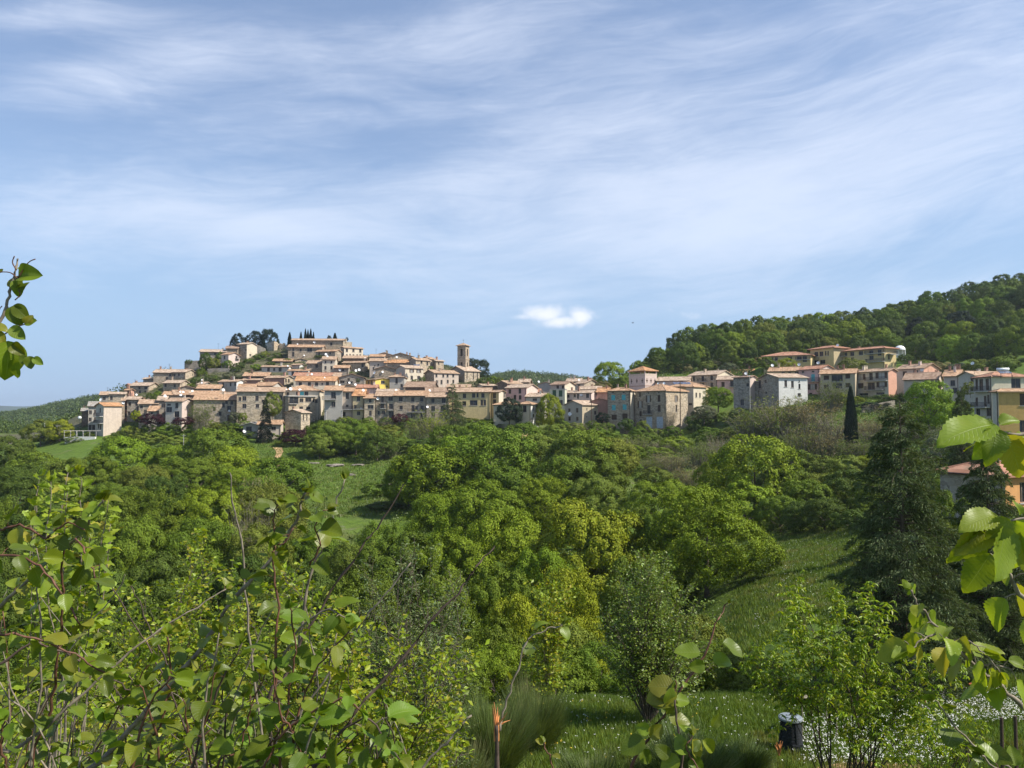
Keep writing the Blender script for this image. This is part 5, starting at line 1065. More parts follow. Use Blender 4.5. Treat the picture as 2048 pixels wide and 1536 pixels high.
def protos():
    for i in range(5): PROTO['far', i] = (crown_mesh('far_crown', 10+i, 5000, .048, 11+i, .02, pr0=.17-.05*(i % 2), pr1=.26-.05*(i % 2), nsub=10, ragged=.1+.3*(i % 2), jit=.42+.25*(i % 2)), trunk_mesh('trunk', i))
    for i in range(6): PROTO['med', i] = (crown_mesh('medium_crown', 30+i, 17000, .028, 14+2*i, -.10, pr0=.15-.035*(i % 2), pr1=.23-.035*(i % 2), ragged=.10+.28*(i % 2), jit=.42+.25*(i % 2)), trunk_mesh('trunk', 10+i))
    for i in range(6): PROTO['near', i] = (crown_mesh('near_crown', 50+i, 52000, .0165, 18+2*i, -.15, nsub=22, srf=.27, pr0=.13-.03*(i % 2), pr1=.21-.03*(i % 2), ragged=.10+.30*(i % 2), jit=.42+.25*(i % 2)), trunk_mesh('trunk', 20+i))
    for i in range(4): PROTO['bush', i] = (crown_mesh('bush_crown', 70+i, 6500, .040, 9+i, -.25, pr0=.17, pr1=.25, nsub=12, ragged=.2), trunk_mesh('trunk', 30+i, r=.015))
    for i in range(4): PROTO['nbush', i] = (crown_mesh('near_bush_crown', 80+i, 26000, .021, 13+i, -.25, nsub=20, srf=.3, ragged=.25, jit=.6), trunk_mesh('trunk', 35+i, r=.015))
protos()
def ribbons(q, pts, r):   # thin three-sided twig
    q.tube(pts, r, 3, 0, cap=False)
def thicket_mesh(seed, n=110, leaves=3800, ls=.026, tw=.0034):
    rg = random.Random(seed); q = MB(); P_ = []
    for i in range(n):
        a = rg.uniform(0, 6.283); b_ = rg.uniform(0, .22); lean = rg.uniform(0, .42); x0, y0 = math.cos(a)*b_, math.sin(a)*b_; H_ = rg.uniform(.5, 1.0)
        a2 = a+rg.uniform(-.6, .6); pts = []
        for k in range(5): t_ = k/4; pts.append((x0+math.cos(a2)*lean*t_**1.3+rg.uniform(-.012, .012), y0+math.sin(a2)*lean*t_**1.3+rg.uniform(-.012, .012), -.05+H_*t_))
        ribbons(q, pts, [tw*1.5, tw*1.2, tw, tw*.7, tw*.35])
        for k in (2, 3, 3, 4):
            p_ = Vector(pts[k]); e = p_+Vector((rg.uniform(-.12, .12), rg.uniform(-.12, .12), rg.uniform(.03, .14))); ribbons(q, [p_, p_.lerp(e, .5)+Vector((0, 0, .01)), e], [tw*.6, tw*.5, tw*.25]); P_.append(p_.lerp(e, rg.uniform(.3, 1)))
            P_.append(e)
    tm = q.mesh('twigs', [M['twig']])
    rng = np.random.default_rng(seed); pts = np.array([tuple(v) for v in P_]); k = rng.integers(0, len(pts), leaves)
    v, f = place_leaves(LT_V, LT_F, pts[k]+rng.normal(size=(leaves, 3))*.014, rdirs(rng, leaves), rdirs(rng, leaves)+np.array([0, 0, .6]), ls*rng.uniform(.5, 1.3, leaves))
    return tm, mesh_np('sparse_leaves', v, f, 3, [M['leaf']])
for i in range(4): PROTO['thicket', i] = thicket_mesh(100+i)
for i in range(2): PROTO['bare', i] = thicket_mesh(110+i, 150, 1100, .02, .0032)
def cypress_mesh(seed, n=9000):
    rng = np.random.default_rng(seed); z = rng.uniform(0.02, 1, n)**.9; prof = np.sin(np.clip(z*1.03, 0, 1)**.62*math.pi)**.62*(1-z*.25)
    a = rng.uniform(0, 6.283, n); lob = 1+.13*np.sin(a*5+z*14)+.09*np.sin(a*9-z*31); r = .5*prof*lob*rng.uniform(.72, 1.05, n)
    pos = np.stack([np.cos(a)*r, np.sin(a)*r, z], -1); out = np.stack([np.cos(a), np.sin(a), 0*a], -1)
    ax = out*.35+np.array([0, 0, 1.0])*.22; nr = out+rdirs(rng, n)*.5
    # shape is stretched tall: keep blades slim in z
    v, f = place_leaves(LN_V*np.array([1, 1, 1]), LN_F, pos, ax, nr, .10*rng.uniform(.6, 1.3, n))
    v = v.copy()
    return mesh_np('cypress_crown', v, f, 3, [M['needle']])
PROTO['cypress', 0] = (cypress_mesh(1), trunk_mesh('trunk', 50, r=.05, limbs=0))
def conifer(seed, levels, nb, nblade, bl, R0=.5, droop=.10, up=.10, taper=.9, jag=.25, bare=.04, tiers=True, width=.32):
    """cedar / spruce of unit height: trunk with boughs, foliage in flat layered sprays"""
    rg = random.Random(seed); rng = np.random.default_rng(seed); q = MB(); q.tube([(0, 0, -.03), (0, 0, .4), (0.004, 0, .8), (0, 0, 1.0)], [.017, .012, .006, .0015], 7)
    PP = []; AX = []; NN = []
    for L in range(levels):
        z = bare+(1-bare)*(L/levels)**.92; rad = R0*(1-z)**taper*1.0+.012
        for b_ in range(max(4, int(nb*(1-z*.55)))):
            a = rg.uniform(0, 6.283); r_ = rad*rg.uniform(1-jag, 1.12); dz = up*r_*rg.uniform(.2, 1.8); dr = droop*r_*rg.uniform(.5, 2.0)
            zz = z+rg.uniform(-.5, .5)/levels
            pts = [Vector((math.cos(a)*r_*s, math.sin(a)*r_*s, zz+dz*s-dr*s**3)) for s in (0, .25, .5, .75, 1)]
            q.tube(pts, [.0045*(1-z)+.001, .003*(1-z)+.0008, .002*(1-z)+.0006, .001, .0005], 4, cap=False)
            m_ = max(8, int(nblade*r_/R0*rg.uniform(.8, 1.2))); side = Vector((-math.sin(a), math.cos(a), 0))
            s = rng.uniform(.16, 1.0, m_)**.8; lat = rng.uniform(-1, 1, m_); w_ = width*r_*np.sin(np.clip(s, 0, 1)*math.pi*.92+.12)
            base = np.array([[math.cos(a)*r_, math.sin(a)*r_, 0]])*s[:, None]; base[:, 2] = zz+dz*s-dr*s**3
            p_ = base+np.array([tuple(side)])*(lat*w_)[:, None]; p_[:, 2] -= np.abs(lat)*w_*rng.uniform(.05, .5, m_); p_[:, 2] += rng.normal(size=m_)*.004
            ax = np.array([[math.cos(a), math.sin(a), 0]])*.8+np.array([tuple(side)])*(lat*1.1)[:, None]+rng.normal(size=(m_, 3))*.35; ax[:, 2] -= .25*rng.random(m_)
            PP.append(p_); AX.append(ax); NN.append(np.array([[0, 0, 1.]])+rng.normal(size=(m_, 3))*.45)
    for k in range(8): 
        z = 1-k*.008; PP.append(np.array([[0, 0, z]])); AX.append(rng.normal(size=(1, 3))*.6+np.array([[0, 0, .9]])); NN.append(rng.normal(size=(1, 3)))
    PP = np.concatenate(PP); AX = np.concatenate(AX); NN = np.concatenate(NN)
    v, f = place_leaves(LN_V, LN_F, PP, AX, NN, bl*rng.uniform(.6, 1.4, len(PP)), bl*.55*rng.uniform(.6, 1.3, len(PP)))
    return mesh_np('needle_boughs', v, f, 3, [M['needle']]), q.mesh('trunk', [M['bark']])
PROTO['cedar', 0] = conifer(3, 20, 11, 120, .042, .46, .22, .22, .85)
PROTO['spruce', 0] = conifer(5, 26, 10, 80, .045, .34, .30, .05, .7)
TREES = []
def put(kind, px, pytop, wpx, Y, tone, label=None, name=None, cat=None, group=None, var=None, rot=None, base=None, dx=0, hmin=1.0, sink=.2, depth=None, x=None, H_=None):
    """plant whose top shows at (px,pytop) and is wpx wide, standing on the ground at distance Y"""
    rg = random.Random(int(px*31+(pytop or 0)*7+Y*3))
    if x is None: top = P(px, pytop, Y); x_, y_ = top.x, top.y
    else: x_, y_ = x, Y; top = None
    zg = hz_(x_, y_) if base is None else P(px, base, Y).z
    if kind in ('med', 'near') and base is None and top is not None:
        while top.z-zg < 0.74*wpx*Y/F and Y > 45: Y *= 0.975; top = P(px, pytop, Y); x_, y_ = top.x, top.y; zg = hz_(x_, y_)
    H = max(hmin, (top.z-zg)) if H_ is None else H_
    w_ = wpx*Y/F if wpx else depth
    ks = [k for k in PROTO if k[0] == kind]; k = ks[(var if var is not None else rg.randrange(len(ks))) % len(ks)]
    crown, trunk = PROTO[k]; 
    if kind in ('thicket', 'bare'): trunk, crown = crown, trunk
    nm = name or ('broadleaf_tree' if kind in ('far', 'med', 'near') else 'shrub' if kind in ('bush', 'nbush') else 'bare_thicket' if kind in ('thicket', 'bare') else 'cypress_tree' if kind == 'cypress' else 'cedar_tree')
    root = empty(nm, (x_, y_, zg-sink), rot if rot is not None else rg.uniform(0, 6.28))
    root.scale = (w_, w_*rg.uniform(.9, 1.1), H+sink)
    c = obj('crown', crown, root); tcol = TONES[tone]; j = rg.uniform(.86, 1.16); j2 = rg.uniform(.92, 1.1)
    c.color = (tcol[0]*j*j2, tcol[1]*j, tcol[2]*j, 1)
    obj('trunk' if kind not in ('thicket', 'bare') else 'twigs', trunk, root)
    TREES.append(dict(o=root, kind=kind, px=proj((x_, y_, zg+H))[0], py=proj((x_, y_, zg+H*.9))[1], Y=y_, tone=tone, label=label, cat=cat, group=group, name=nm, w=w_, H=H, x=x_, r=w_/H if H else 1))
    return root
# ---------------------------------------------------------------- individually placed trees
A = lambda *a, **k: put(*a, **k)
# hilltop
A('med',478,664,34,342,'black',"scraggy dark cedar at the western end of the hilltop pines",name='pine_tree',cat='pine',base=712)
A('med',510,659,40,340,'black','round-headed dark pine, the middle of the three hilltop pines',name='pine_tree',cat='pine',base=712)
A('med',538,656,42,338,'black','tall dark pine standing directly behind the castle ruin',name='pine_tree',cat='pine',base=712)
A('cypress',579.5,666,8,332,'black','slim cypress just west of the long high stone house',base=696,cat='cypress')
A('cypress',602,665,6,345,'black','small lone cypress tip behind the long high stone house',base=690,cat='cypress')
A('cypress',611,659,5.5,346,'black','westernmost cypress of the tight hilltop clump',base=690,cat='cypress')
A('cypress',616,661,5.5,347,'black','second cypress of the tight hilltop clump, counted from the west',base=690,cat='cypress')
A('cypress',621.5,659,6,346,'black','third and thickest cypress of the tight hilltop clump',base=690,cat='cypress')
A('cypress',627,665,5,346,'black','lowest cypress at the eastern edge of the tight hilltop clump',base=690,cat='cypress')
A('bush',658,668,14,348,'black','ragged dark treetop behind the long high stone roof',name='pine_tree',cat='pine',base=692)
A('cypress',670,667,8,348,'black','squat dark conifer tip at the eastern end of the long high stone roof',base=690,cat='conifer')
A('bush',694,673,7,340,'black','tiny dark shrub leaning over the rounded stone gable end',base=682,cat='shrub',hmin=.5)
# western terraces
A('med',412,702,26,306,'dark','round green tree on the western terraces beside the narrow pink house',base=745,cat='tree')
A('bush',428,712,26,303,'olive','spreading olive-coloured bush beside the narrow pink house',base=738,cat='shrub')
A('bush',404,732,24,298,'mid','rounded green bush just below the dark stone terrace wall',base=758,cat='shrub')
A('bush',378,718,16,308,'dark','ivy mound on top of the dark stone terrace wall',base=727,cat='shrub',hmin=.6)
A('bush',478,722,28,303,'dark','bushy garden shrubs under the isolated house with pinkish gable',base=737,cat='shrub')
A('bush',520,706,30,318,'dark','dark clipped hedge on the terrace below the castle ruin',base=722,cat='hedge',name='hedge')
A('bush',545,712,30,316,'dark','second dark hedge further along the terrace below the castle ruin',base=726,cat='hedge',name='hedge')
A('bush',512,726,26,302,'fresh','bright garden bush on the grass patch below the castle ruin',base=740,cat='shrub')
A('bush',425,748,30,288,'dark','dark creeper mass below the long stone retaining wall',base=762,cat='shrub')
A('bush',460,742,34,292,'grey','grey-brown creeper covering the lower terrace wall',base=758,cat='shrub')
A('bush',395,752,26,284,'dark','spreading dark bush beside the sunlit gable on the western skyline',base=768,cat='shrub')
A('bush',316,779,18,262,'bright','bright green bush between the bare sunlit gable and the low roofs',base=797,cat='shrub')
A('bush',640,708,28,310,'dark','vine-covered porch greenery below the glazed porch near the hilltop',base=718,cat='shrub',hmin=.8)
A('bush',845,752,14,268,'dark','dark shrub between the white house with solar panels and its neighbour',base=765,cat='shrub',hmin=.8)
A('bush',830,757,18,268,'dark','climbing plant on the front of the white house with solar panels',base=768,cat='shrub',hmin=.8)
A('bush',716,755,10,266,'grey','potted greenery near the grey gable-fronted house, centre',base=764,cat='shrub',hmin=.6)
# behind the church
A('med',951,713,62,300,'conifer','large dark cedar leaning out behind the church nave',base=772,cat='cedar',name='cedar_tree')
# lower street greenery
A('cedar',905,766,74,226,'cedar','pale tiered cedar in front of the ochre-beige house',base=852,cat='cedar')
A('med',1019,794,56,224,'conifer','drooping dark weeping conifer in front of the orange-roofed villa',base=850,cat='conifer',name='conifer')
A('spruce',531,796,52,216,'black','dark conifer standing before the modern bungalow',base=886,cat='conifer',name='conifer')
A('med',545,782,40,224,'olive','olive green tree against the big rubble-stone house',base=838,cat='tree')
A('med',1098,782,62,226,'yellow','airy yellow-green tree below the pale green house',base=862,cat='tree')
A('thicket',402,800,56,226,'olive','thin yellowish tree with bare twigs before the long dark stone terrace',base=862,cat='tree')
A('bush',470,820,26,232,'grey','grey-green shrub at the western corner of the big rubble-stone house',base=845,cat='shrub')
A('bush',486,822,22,230,'olive','small flowering shrub under the big rubble-stone house',base=842,cat='shrub')
A('bush',272,818,22,234,'yellow','small yellow-green tree by the grey narrow house at the west end',base=842,cat='tree')
A('bush',302,824,58,226,'purple','wide dark purple bush below the stone row house with a dish',base=850,cat='shrub')
A('bush',370,832,50,224,'purple','second dark purple bush, under the plaster house with the pink gable',base=850,cat='shrub')
A('med',592,856,62,212,'purple','deep purple plum tree beside the dirt path',base=890,cat='plum tree',name='plum_tree')
A('bush',563,878,30,211,'mid','clipped rounded bush at the head of the dirt path',base=888,cat='shrub',hmin=1.2)
A('bush',800,825,36,232,'purple','reddish-brown bare tree against the rubble-stone house with the balcony slab',base=845,cat='tree')
A('thicket',868,822,78,214,'yellow','upright yellowish willow-like shrub below the rubble-stone houses',base=892,cat='shrub')
A('thicket',832,838,60,214,'olive','twiggy brown-green shrub adjoining the yellowish upright one',base=890,cat='shrub')
A('bare',772,884,66,196,'brown','leafless pinkish-grey shrub at the edge of the daisy meadow',base=935,cat='shrub')
A('bare',1338,812,34,217,'brown','pale leafless vine tree at the corner of the largest stone house',base=862,cat='tree')
A('bush',1252,832,36,220,'dark','dark shrub at the foot of the house with turquoise shutters',base=862,cat='shrub')
A('bush',1285,836,28,218,'olive','small tree by the door of the largest stone house',base=866,cat='shrub')
A('bush',1205,822,30,226,'black','shaded dark tree between the grey gabled house and the turquoise shutters',base=845,cat='tree')
A('med',1436,772,66,228,'bright','bright green tree filling the gap beside the pale yellow hall',base=818,cat='tree')
A('med',1408,808,56,216,'grey','grey-green rounded shrub below the pale yellow hall',base=842,cat='shrub')
A('bush',1480,812,50,212,'dark','dark hedge shrub under the bare dark stone block',base=840,cat='hedge',name='hedge')
A('bush',1450,822,40,214,'mid','green garden bush beside a little shed under the bare dark stone block',base=842,cat='shrub')
# dip and wood edge
A('med',1218,718,72,272,'bright','large round tree standing alone in the dip between the two parts of the village',base=790,cat='tree')
A('med',1245,752,50,268,'mid','lower leafy tree touching the lone round one in the dip',base=792,cat='tree')
A('bush',1205,760,40,262,'brown','reddish-tinged shrub at the foot of the lone round tree',base=785,cat='shrub')
A('med',1855,753,100,146,'fresh','rounded fresh green tree before the mossy-roofed old house',base=868,cat='tree')
A('cypress',1701,780,23,149,'conifer','tall dark cypress column standing alone above the meadow',base=909,cat='cypress')
A('bush',1532,708,36,258,'mid','green tree at the western corner of the khaki apartment row',base=742,cat='tree')
A('bush',1574,713,44,254,'yellow','rounded yellow-green tree in front of the western apartment wing',base=742,cat='tree')
A('bush',1702,713,56,246,'olive','pale budding tree before the long eastern apartment wing',base=742,cat='tree')
A('bush',1810,706,30,250,'dark','dark tree beside the white dome-topped tent',base=722,cat='tree')
A('bush',1680,783,38,196,'yellow','yellow-flowering bush behind the lone cypress column',base=805,cat='shrub')
A('bush',1715,790,30,194,'yellow','smaller yellow-flowering bush east of the lone cypress column',base=806,cat='shrub')
A('bush',1768,786,56,196,'dark','long dark hedge below the cream three-storey house',base=800,cat='hedge',name='hedge')
A('bush',1748,802,70,190,'black','lower dark hedge tier below the cream three-storey house',base=816,cat='hedge',name='hedge')
A('bush',1940,760,30,168,'olive','small bush at the foot of the tall white gable',base=790,cat='shrub')
for px, py, w_, Y, tn in [(975,836,50,232,'mid'),(1010,846,50,230,'dark'),(1050,846,44,226,'mid'),(1120,836,50,226,'mid'),(1150,842,44,224,'olive'),(1185,838,44,224,'mid'),(1215,842,36,222,'mid'),(1275,850,40,216,'mid'),(1310,852,40,214,'olive'),(1345,848,44,214,'mid'),
    (940,834,44,236,'olive'),(900,838,50,232,'mid'),(850,832,44,234,'dark'),(815,834,44,234,'mid'),(775,832,40,236,'olive'),(735,830,40,236,'mid'),(690,830,44,236,'olive'),(650,838,40,232,'mid'),(625,845,30,228,'dark'),(490,838,40,230,'mid'),(455,840,40,230,'dark'),(420,838,40,232,'olive'),(385,842,40,230,'mid'),(340,842,44,228,'mid'),(300,846,40,228,'dark'),(262,850,30,230,'mid'),
    (250,858,50,226,'dark'),(1415,812,44,224,'mid'),(1390,822,40,222,'dark'),(1500,822,50,205,'mid'),(1540,815,50,203,'olive'),(1590,808,50,203,'mid'),(1640,798,50,202,'mid'),(1680,800,40,200,'olive'),(1820,780,50,196,'dark'),(1880,790,50,180,'olive'),(1920,800,50,165,'mid'),(1960,830,60,150,'dark'),(2010,860,60,124,'mid'),(1990,845,50,135,'olive'),
    (965,752,30,276,'dark'),(985,748,28,280,'mid'),(1000,752,24,276,'olive'),(1290,776,30,256,'mid'),(1425,745,26,262,'dark')]:
    A('bush', px, py, w_, Y, tn)
for px, py, w_, Y, tn in [(1905,962,110,52,'mid'),(1965,990,100,48,'dark'),(2040,1003,110,46,'mid'),(1880,1010,100,50,'olive')]:
    A('nbush', px, py, w_, Y, tn)
# garden shrubs of the upper terraces
for px, py, w_, Y, tn in [(440,700,22,310,'dark'),(455,716,24,304,'mid'),(472,732,26,300,'dark'),(500,716,26,312,'mid'),(530,700,22,320,'olive'),(555,704,22,318,'dark'),(500,742,22,296,'mid'),(450,756,24,286,'dark'),(410,764,22,280,'olive'),(380,766,22,280,'mid'),(480,752,20,292,'grey'),(575,716,18,314,'mid'),(540,722,20,308,'dark'),(340,790,18,262,'dark'),(300,784,18,266,'mid'),(285,790,16,264,'dark'),(700,742,16,292,'dark'),(860,730,16,292,'mid')]:
    A('bush', px, py, w_, Y, tn, hmin=1.0)
# valley wood, hero crowns
V_ = [
 (246,866,128,188,'bright',0),(344,884,92,184,'bright',1),(436,852,150,196,'mid',2),(470,888,120,180,'bright',3),(18,866,120,190,'dark',0),(82,838,70,250,'olive',4),(120,838,60,245,'yellow',4),(70,900,100,165,'mid',5),(140,915,110,160,'olive',3),
 (660,836,100,210,'mid',0),(712,842,88,206,'mid',4),(640,862,70,200,'olive',2),(755,858,80,203,'dark',3),(900,846,100,206,'mid',5),(960,838,110,200,'mid',0),(1045,842,100,205,'mid',2),
 (865,880,170,152,'bright',1),(818,925,110,146,'bright',4),(925,868,110,160,'bright',3),(985,850,190,172,'mid',5),(1080,862,130,184,'olive',0),(1160,850,150,182,'mid',1),(1222,872,110,176,'olive',3),(1130,905,160,150,'mid',2),
 (1010,925,160,138,'mid',0),(1200,912,120,146,'mid',4),
 (1508,857,190,122,'bright',1),(1440,900,110,135,'bright',5),(1570,925,110,122,'mid',2),(1490,960,140,118,'bright',4),
 (1560,985,100,106,'mid',0),(1612,955,110,114,'mid',3),(1655,940,100,120,'olive',1),(1700,935,110,124,'dark',5),(1745,950,100,112,'mid',2),(1600,1000,80,104,'dark',3),(1648,990,90,108,'dark',1),
 (560,905,150,160,'mid',1)]
for px, py, w_, Y, tn, v in V_: A('med', px, py, w_, Y, tn, var=v)
N_ = [(180,905,130,150,'mid',2),(290,925,130,140,'olive',3),(390,905,140,150,'mid',4),(470,925,150,140,'bright',0),(330,945,150,128,'dark',1),(130,945,140,128,'mid',2),(40,925,150,138,'dark',3),(230,955,150,122,'mid',0),(520,945,140,128,'mid',1),(770,1035,150,92,'mid',1),(1250,1000,170,88,'mid',2),
 (965,950,230,112,'bright',0),(1090,950,150,118,'bright',1),(1190,945,150,116,'olive',2),(880,975,160,108,'bright',3),(1330,948,180,112,'bright',4),
 (1172,978,270,78,'yellow',0),(1412,966,262,76,'bright',1),(1330,1015,170,80,'mid',2),(1010,1010,210,86,'bright',3),(905,1045,200,80,'bright',4),(800,1050,190,84,'mid',0),(715,1075,160,86,'olive',1),
 (1085,1075,170,68,'bright',2),(1280,1090,170,64,'mid',4),(1130,1120,190,58,'yellow',1),(1000,1110,180,60,'mid',4),(880,1130,180,58,'mid',2),
 (300,968,190,104,'mid',1),(420,965,170,108,'bright',2),(540,960,170,112,'olive',3),(190,985,160,98,'mid',4),(90,990,170,96,'dark',0),(0,985,150,96,'mid',1),
 (270,1020,190,86,'mid',2),(400,1025,170,88,'mid',3),(520,1030,170,88,'olive',4),(630,1050,150,92,'mid',0),(150,1050,190,76,'dark',1),(20,1060,200,72,'dark',3),
 (330,1085,190,68,'dark',4),(470,1095,180,68,'dark',0),(600,1110,180,66,'dark',2),(730,1130,180,62,'mid',3),(200,1120,200,60,'dark',2),(60,1150,200,56,'dark',4),(350,1160,190,54,'dark',1),(520,1170,190,52,'dark',3),(-70,1040,200,76,'mid',0),(-60,1130,200,56,'dark',2),
 ]
for px, py, w_, Y, tn, v in N_: A('near', px, py, w_, Y, tn, var=v)
# thicket slope below the largest stone house and right of it
for px, py, w_, Y, tn, kd in [(1400,880,90,168,'olive','thicket'),(1345,905,90,164,'brown','thicket'),(1440,870,90,172,'brown','bare'),(1295,915,80,162,'olive','thicket'),(1560,795,130,182,'olive','thicket'),(1505,818,110,186,'olive','thicket'),(1615,800,120,178,'brown','thicket'),
    (1672,828,110,166,'brown','bare'),(1745,835,110,156,'brown','thicket'),(1800,812,110,166,'olive','thicket'),(1640,855,120,152,'brown','thicket'),(1775,862,110,146,'olive','thicket'),(1590,850,110,152,'olive','thicket'),(1380,930,100,150,'brown','thicket'),(1270,870,70,186,'olive','thicket'),(1665,765,80,196,'olive','thicket'),
    (1830,850,110,140,'grey','thicket'),(1720,880,100,142,'olive','thicket'),(520,960,90,118,'brown','thicket'),(505,1000,100,100,'brown','bare'),(1330,880,80,186,'brown','bare')]:
    A(kd, px, py, w_, Y, tn)
for px, py, w_, Y, tn in [(1230,862,60,196,'mid'),(1290,862,70,192,'mid'),(1350,868,80,188,'bright'),(1255,885,70,184,'bright'),(1310,890,80,176,'mid'),(1420,850,70,196,'mid'),(1470,852,70,192,'olive'),(1530,850,70,186,'mid'),(1195,850,60,204,'mid'),
    (1110,842,60,212,'olive'),(1070,850,50,212,'mid'),(800,870,80,205,'mid'),(850,872,70,200,'dark'),(700,880,60,204,'mid'),(760,960,80,150,'mid'),(770,1000,80,135,'dark'),
    (560,862,40,222,'mid'),(500,860,50,222,'mid'),(300,862,70,218,'olive'),(260,848,50,226,'olive'),(380,862,60,215,'mid'),(350,868,60,210,'olive'),(410,872,60,205,'mid'),(330,848,50,224,'mid'),(220,868,30,222,'olive'),(150,872,40,228,'mid'),(100,868,50,236,'dark'),(45,880,60,220,'mid'),(180,862,24,232,'olive'),
    (620,868,40,212,'mid'),(640,850,40,220,'mid'),(700,832,60,222,'mid'),(740,838,50,222,'mid'),(780,846,60,222,'olive'),(460,848,50,226,'mid'),(435,842,40,230,'olive'),(1640,905,90,140,'olive'),(1590,890,90,142,'mid'),(1750,905,90,134,'yellow'),(1690,905,80,134,'olive'),(1800,905,80,130,'mid'),
    (1930,880,90,110,'dark'),(1880,860,80,120,'grey'),(1980,900,90,96,'mid'),(2040,880,90,100,'dark'),(1900,940,110,78,'mid'),(1840,930,110,86,'dark'),(1760,985,100,96,'mid'),(1700,1010,90,92,'dark'),(1310,930,70,150,'olive'),(1250,920,70,156,'mid'),(1350,960,90,140,'olive')]:
    A('bush', px, py, w_, Y, tn)
# wooded hillside: rows of trees climbing to the ridge
hr = random.Random(77); HP = []
for row, (Y0, n_) in enumerate(((292, 20), (306, 22), (322, 24), (338, 24), (356, 24), (374, 22))):
    for i in range(n_):
        px = 1255+(2130-1255)*(i+hr.uniform(.1, .9))/n_; Y = Y0+hr.uniform(-6, 6)
        x = (px-1024)/F*Y; zg = hz_(x, Y)
        pp = proj((x, Y, zg))
        # keep clear of houses in front and of the dip
        if 1520 < px < 1830 and Y < 285: continue
        if px < 1300 and Y < 325: continue
        H = hr.uniform(8.5, 14.0) if px > 1350 else hr.uniform(6, 10)
        tn = hr.choices(['mid', 'dark', 'bright', 'olive', 'black'], [5, 4, 3.2, 2, .5])[0]
        if px > 1900: tn = hr.choices(['mid', 'dark', 'bright', 'black'], [4, 5, 2, 1])[0]
        put('med' if Y < 325 else 'far', px, None, None, Y, tn, x=x, H_=H, depth=H*hr.uniform(.75, 1.1), group=None, name='hillside_tree', cat='tree')
for px, Y, w_, tn in ((1560,284,8,'dark'),(1600,286,9,'mid'),(1655,286,9,'olive'),(1720,284,9,'dark'),(1780,286,9,'mid'),(1835,272,10,'mid'),(1870,262,10,'dark'),(1905,255,11,'bright'),(1950,250,11,'mid'),(1990,246,10,'dark'),(2030,240,12,'bright'),(2070,238,12,'mid'),(1855,290,11,'mid'),(1930,275,12,'bright'),(1985,270,12,'dark'),(2045,268,13,'mid'),(1500,288,8,'dark'),(1450,292,8,'olive'),(1400,298,8,'dark'),(1350,304,8,'mid'),(1310,312,8,'mid')):
    x = (px-1024)/F*Y; put('med', px, None, None, Y, tn, x=x, H_=w_, depth=w_*1.05, name='hillside_tree', cat='tree')
for px, Y, w_, tn in ((1330,288,5,'olive'),(1370,286,4,'brown'),(1415,284,5,'olive'),(1460,280,4,'grey'),(1495,282,5,'mid'),(1520,285,4,'brown'),(1290,296,5,'dark'),(1440,290,4,'brown'),(1850,248,5,'olive'),(1880,240,5,'brown'),(1920,232,5,'grey'),(1965,225,6,'olive'),(2010,222,6,'mid')):
    x = (px-1024)/F*Y; put('bush', px, None, None, Y, tn, x=x, H_=w_, depth=w_*1.7)
# shrub belt between the garden and the wood
sr = random.Random(9)
for px, py, w_, Y, tn in [(1040,1165,150,50,'yellow'),(1000,1225,170,42,'mid'),(1120,1215,170,40,'olive'),(920,1200,150,44,'mid'),(1110,1290,180,34,'mid'),(990,1275,150,36,'bright'),(900,1290,160,33,'mid'),(1200,1270,160,35,'mid'),(1400,1215,150,40,'olive'),(1440,1275,150,34,'mid'),(1360,1270,140,35,'bright'),(1500,1300,140,32,'olive'),
    (820,1240,170,38,'mid'),(720,1230,170,40,'dark'),(600,1210,190,42,'dark'),(480,1230,190,38,'dark'),(360,1250,190,36,'mid'),(240,1240,190,38,'dark'),(120,1250,190,36,'mid'),(0,1240,190,38,'dark'),(180,1300,170,30,'olive'),(60,1320,170,29,'mid'),(300,1320,160,29,'mid'),(420,1310,160,30,'mid'),(1840,1240,110,40,'dark'),
    (1960,1300,130,33,'mid'),(2040,1290,130,33,'dark'),(1890,1310,100,33,'mid'),]:
    A('nbush', px, py, w_, Y, tn)
# the garden cedars
PROTO['garden_cedar', 0] = conifer(11, 26, 17, 420, .0185, .42, .22, .20, .60, jag=.38, bare=.08, width=.26)
def garden_cedar(px, top, basepy, Y, wpx, label):
    a = P(px, basepy, Y); t_ = P(px, top, Y); H = t_.z-a.z; w_ = wpx*Y/F/0.8
    cr, tr = PROTO['garden_cedar', 0]; root = empty('cedar_tree', a, px*.37, label=label, cat='cedar'); root.scale = (w_, w_, H)
    c = obj('crown', cr, root); c.color = (*TONES['cedar'], 1); obj('trunk', tr, root)
garden_cedar(1812, 800, 1388, 30.0, 310, 'broad blue-green cedar with drooping boughs in the garden corner')
garden_cedar(1985, 880, 1392, 33.0, 250, 'cedar growing just behind the broad blue-green one, hiding the orange-walled house')
garden_cedar(1932, 772, 1180, 70.0, 110, 'slim cedar tip below the tall white gable')

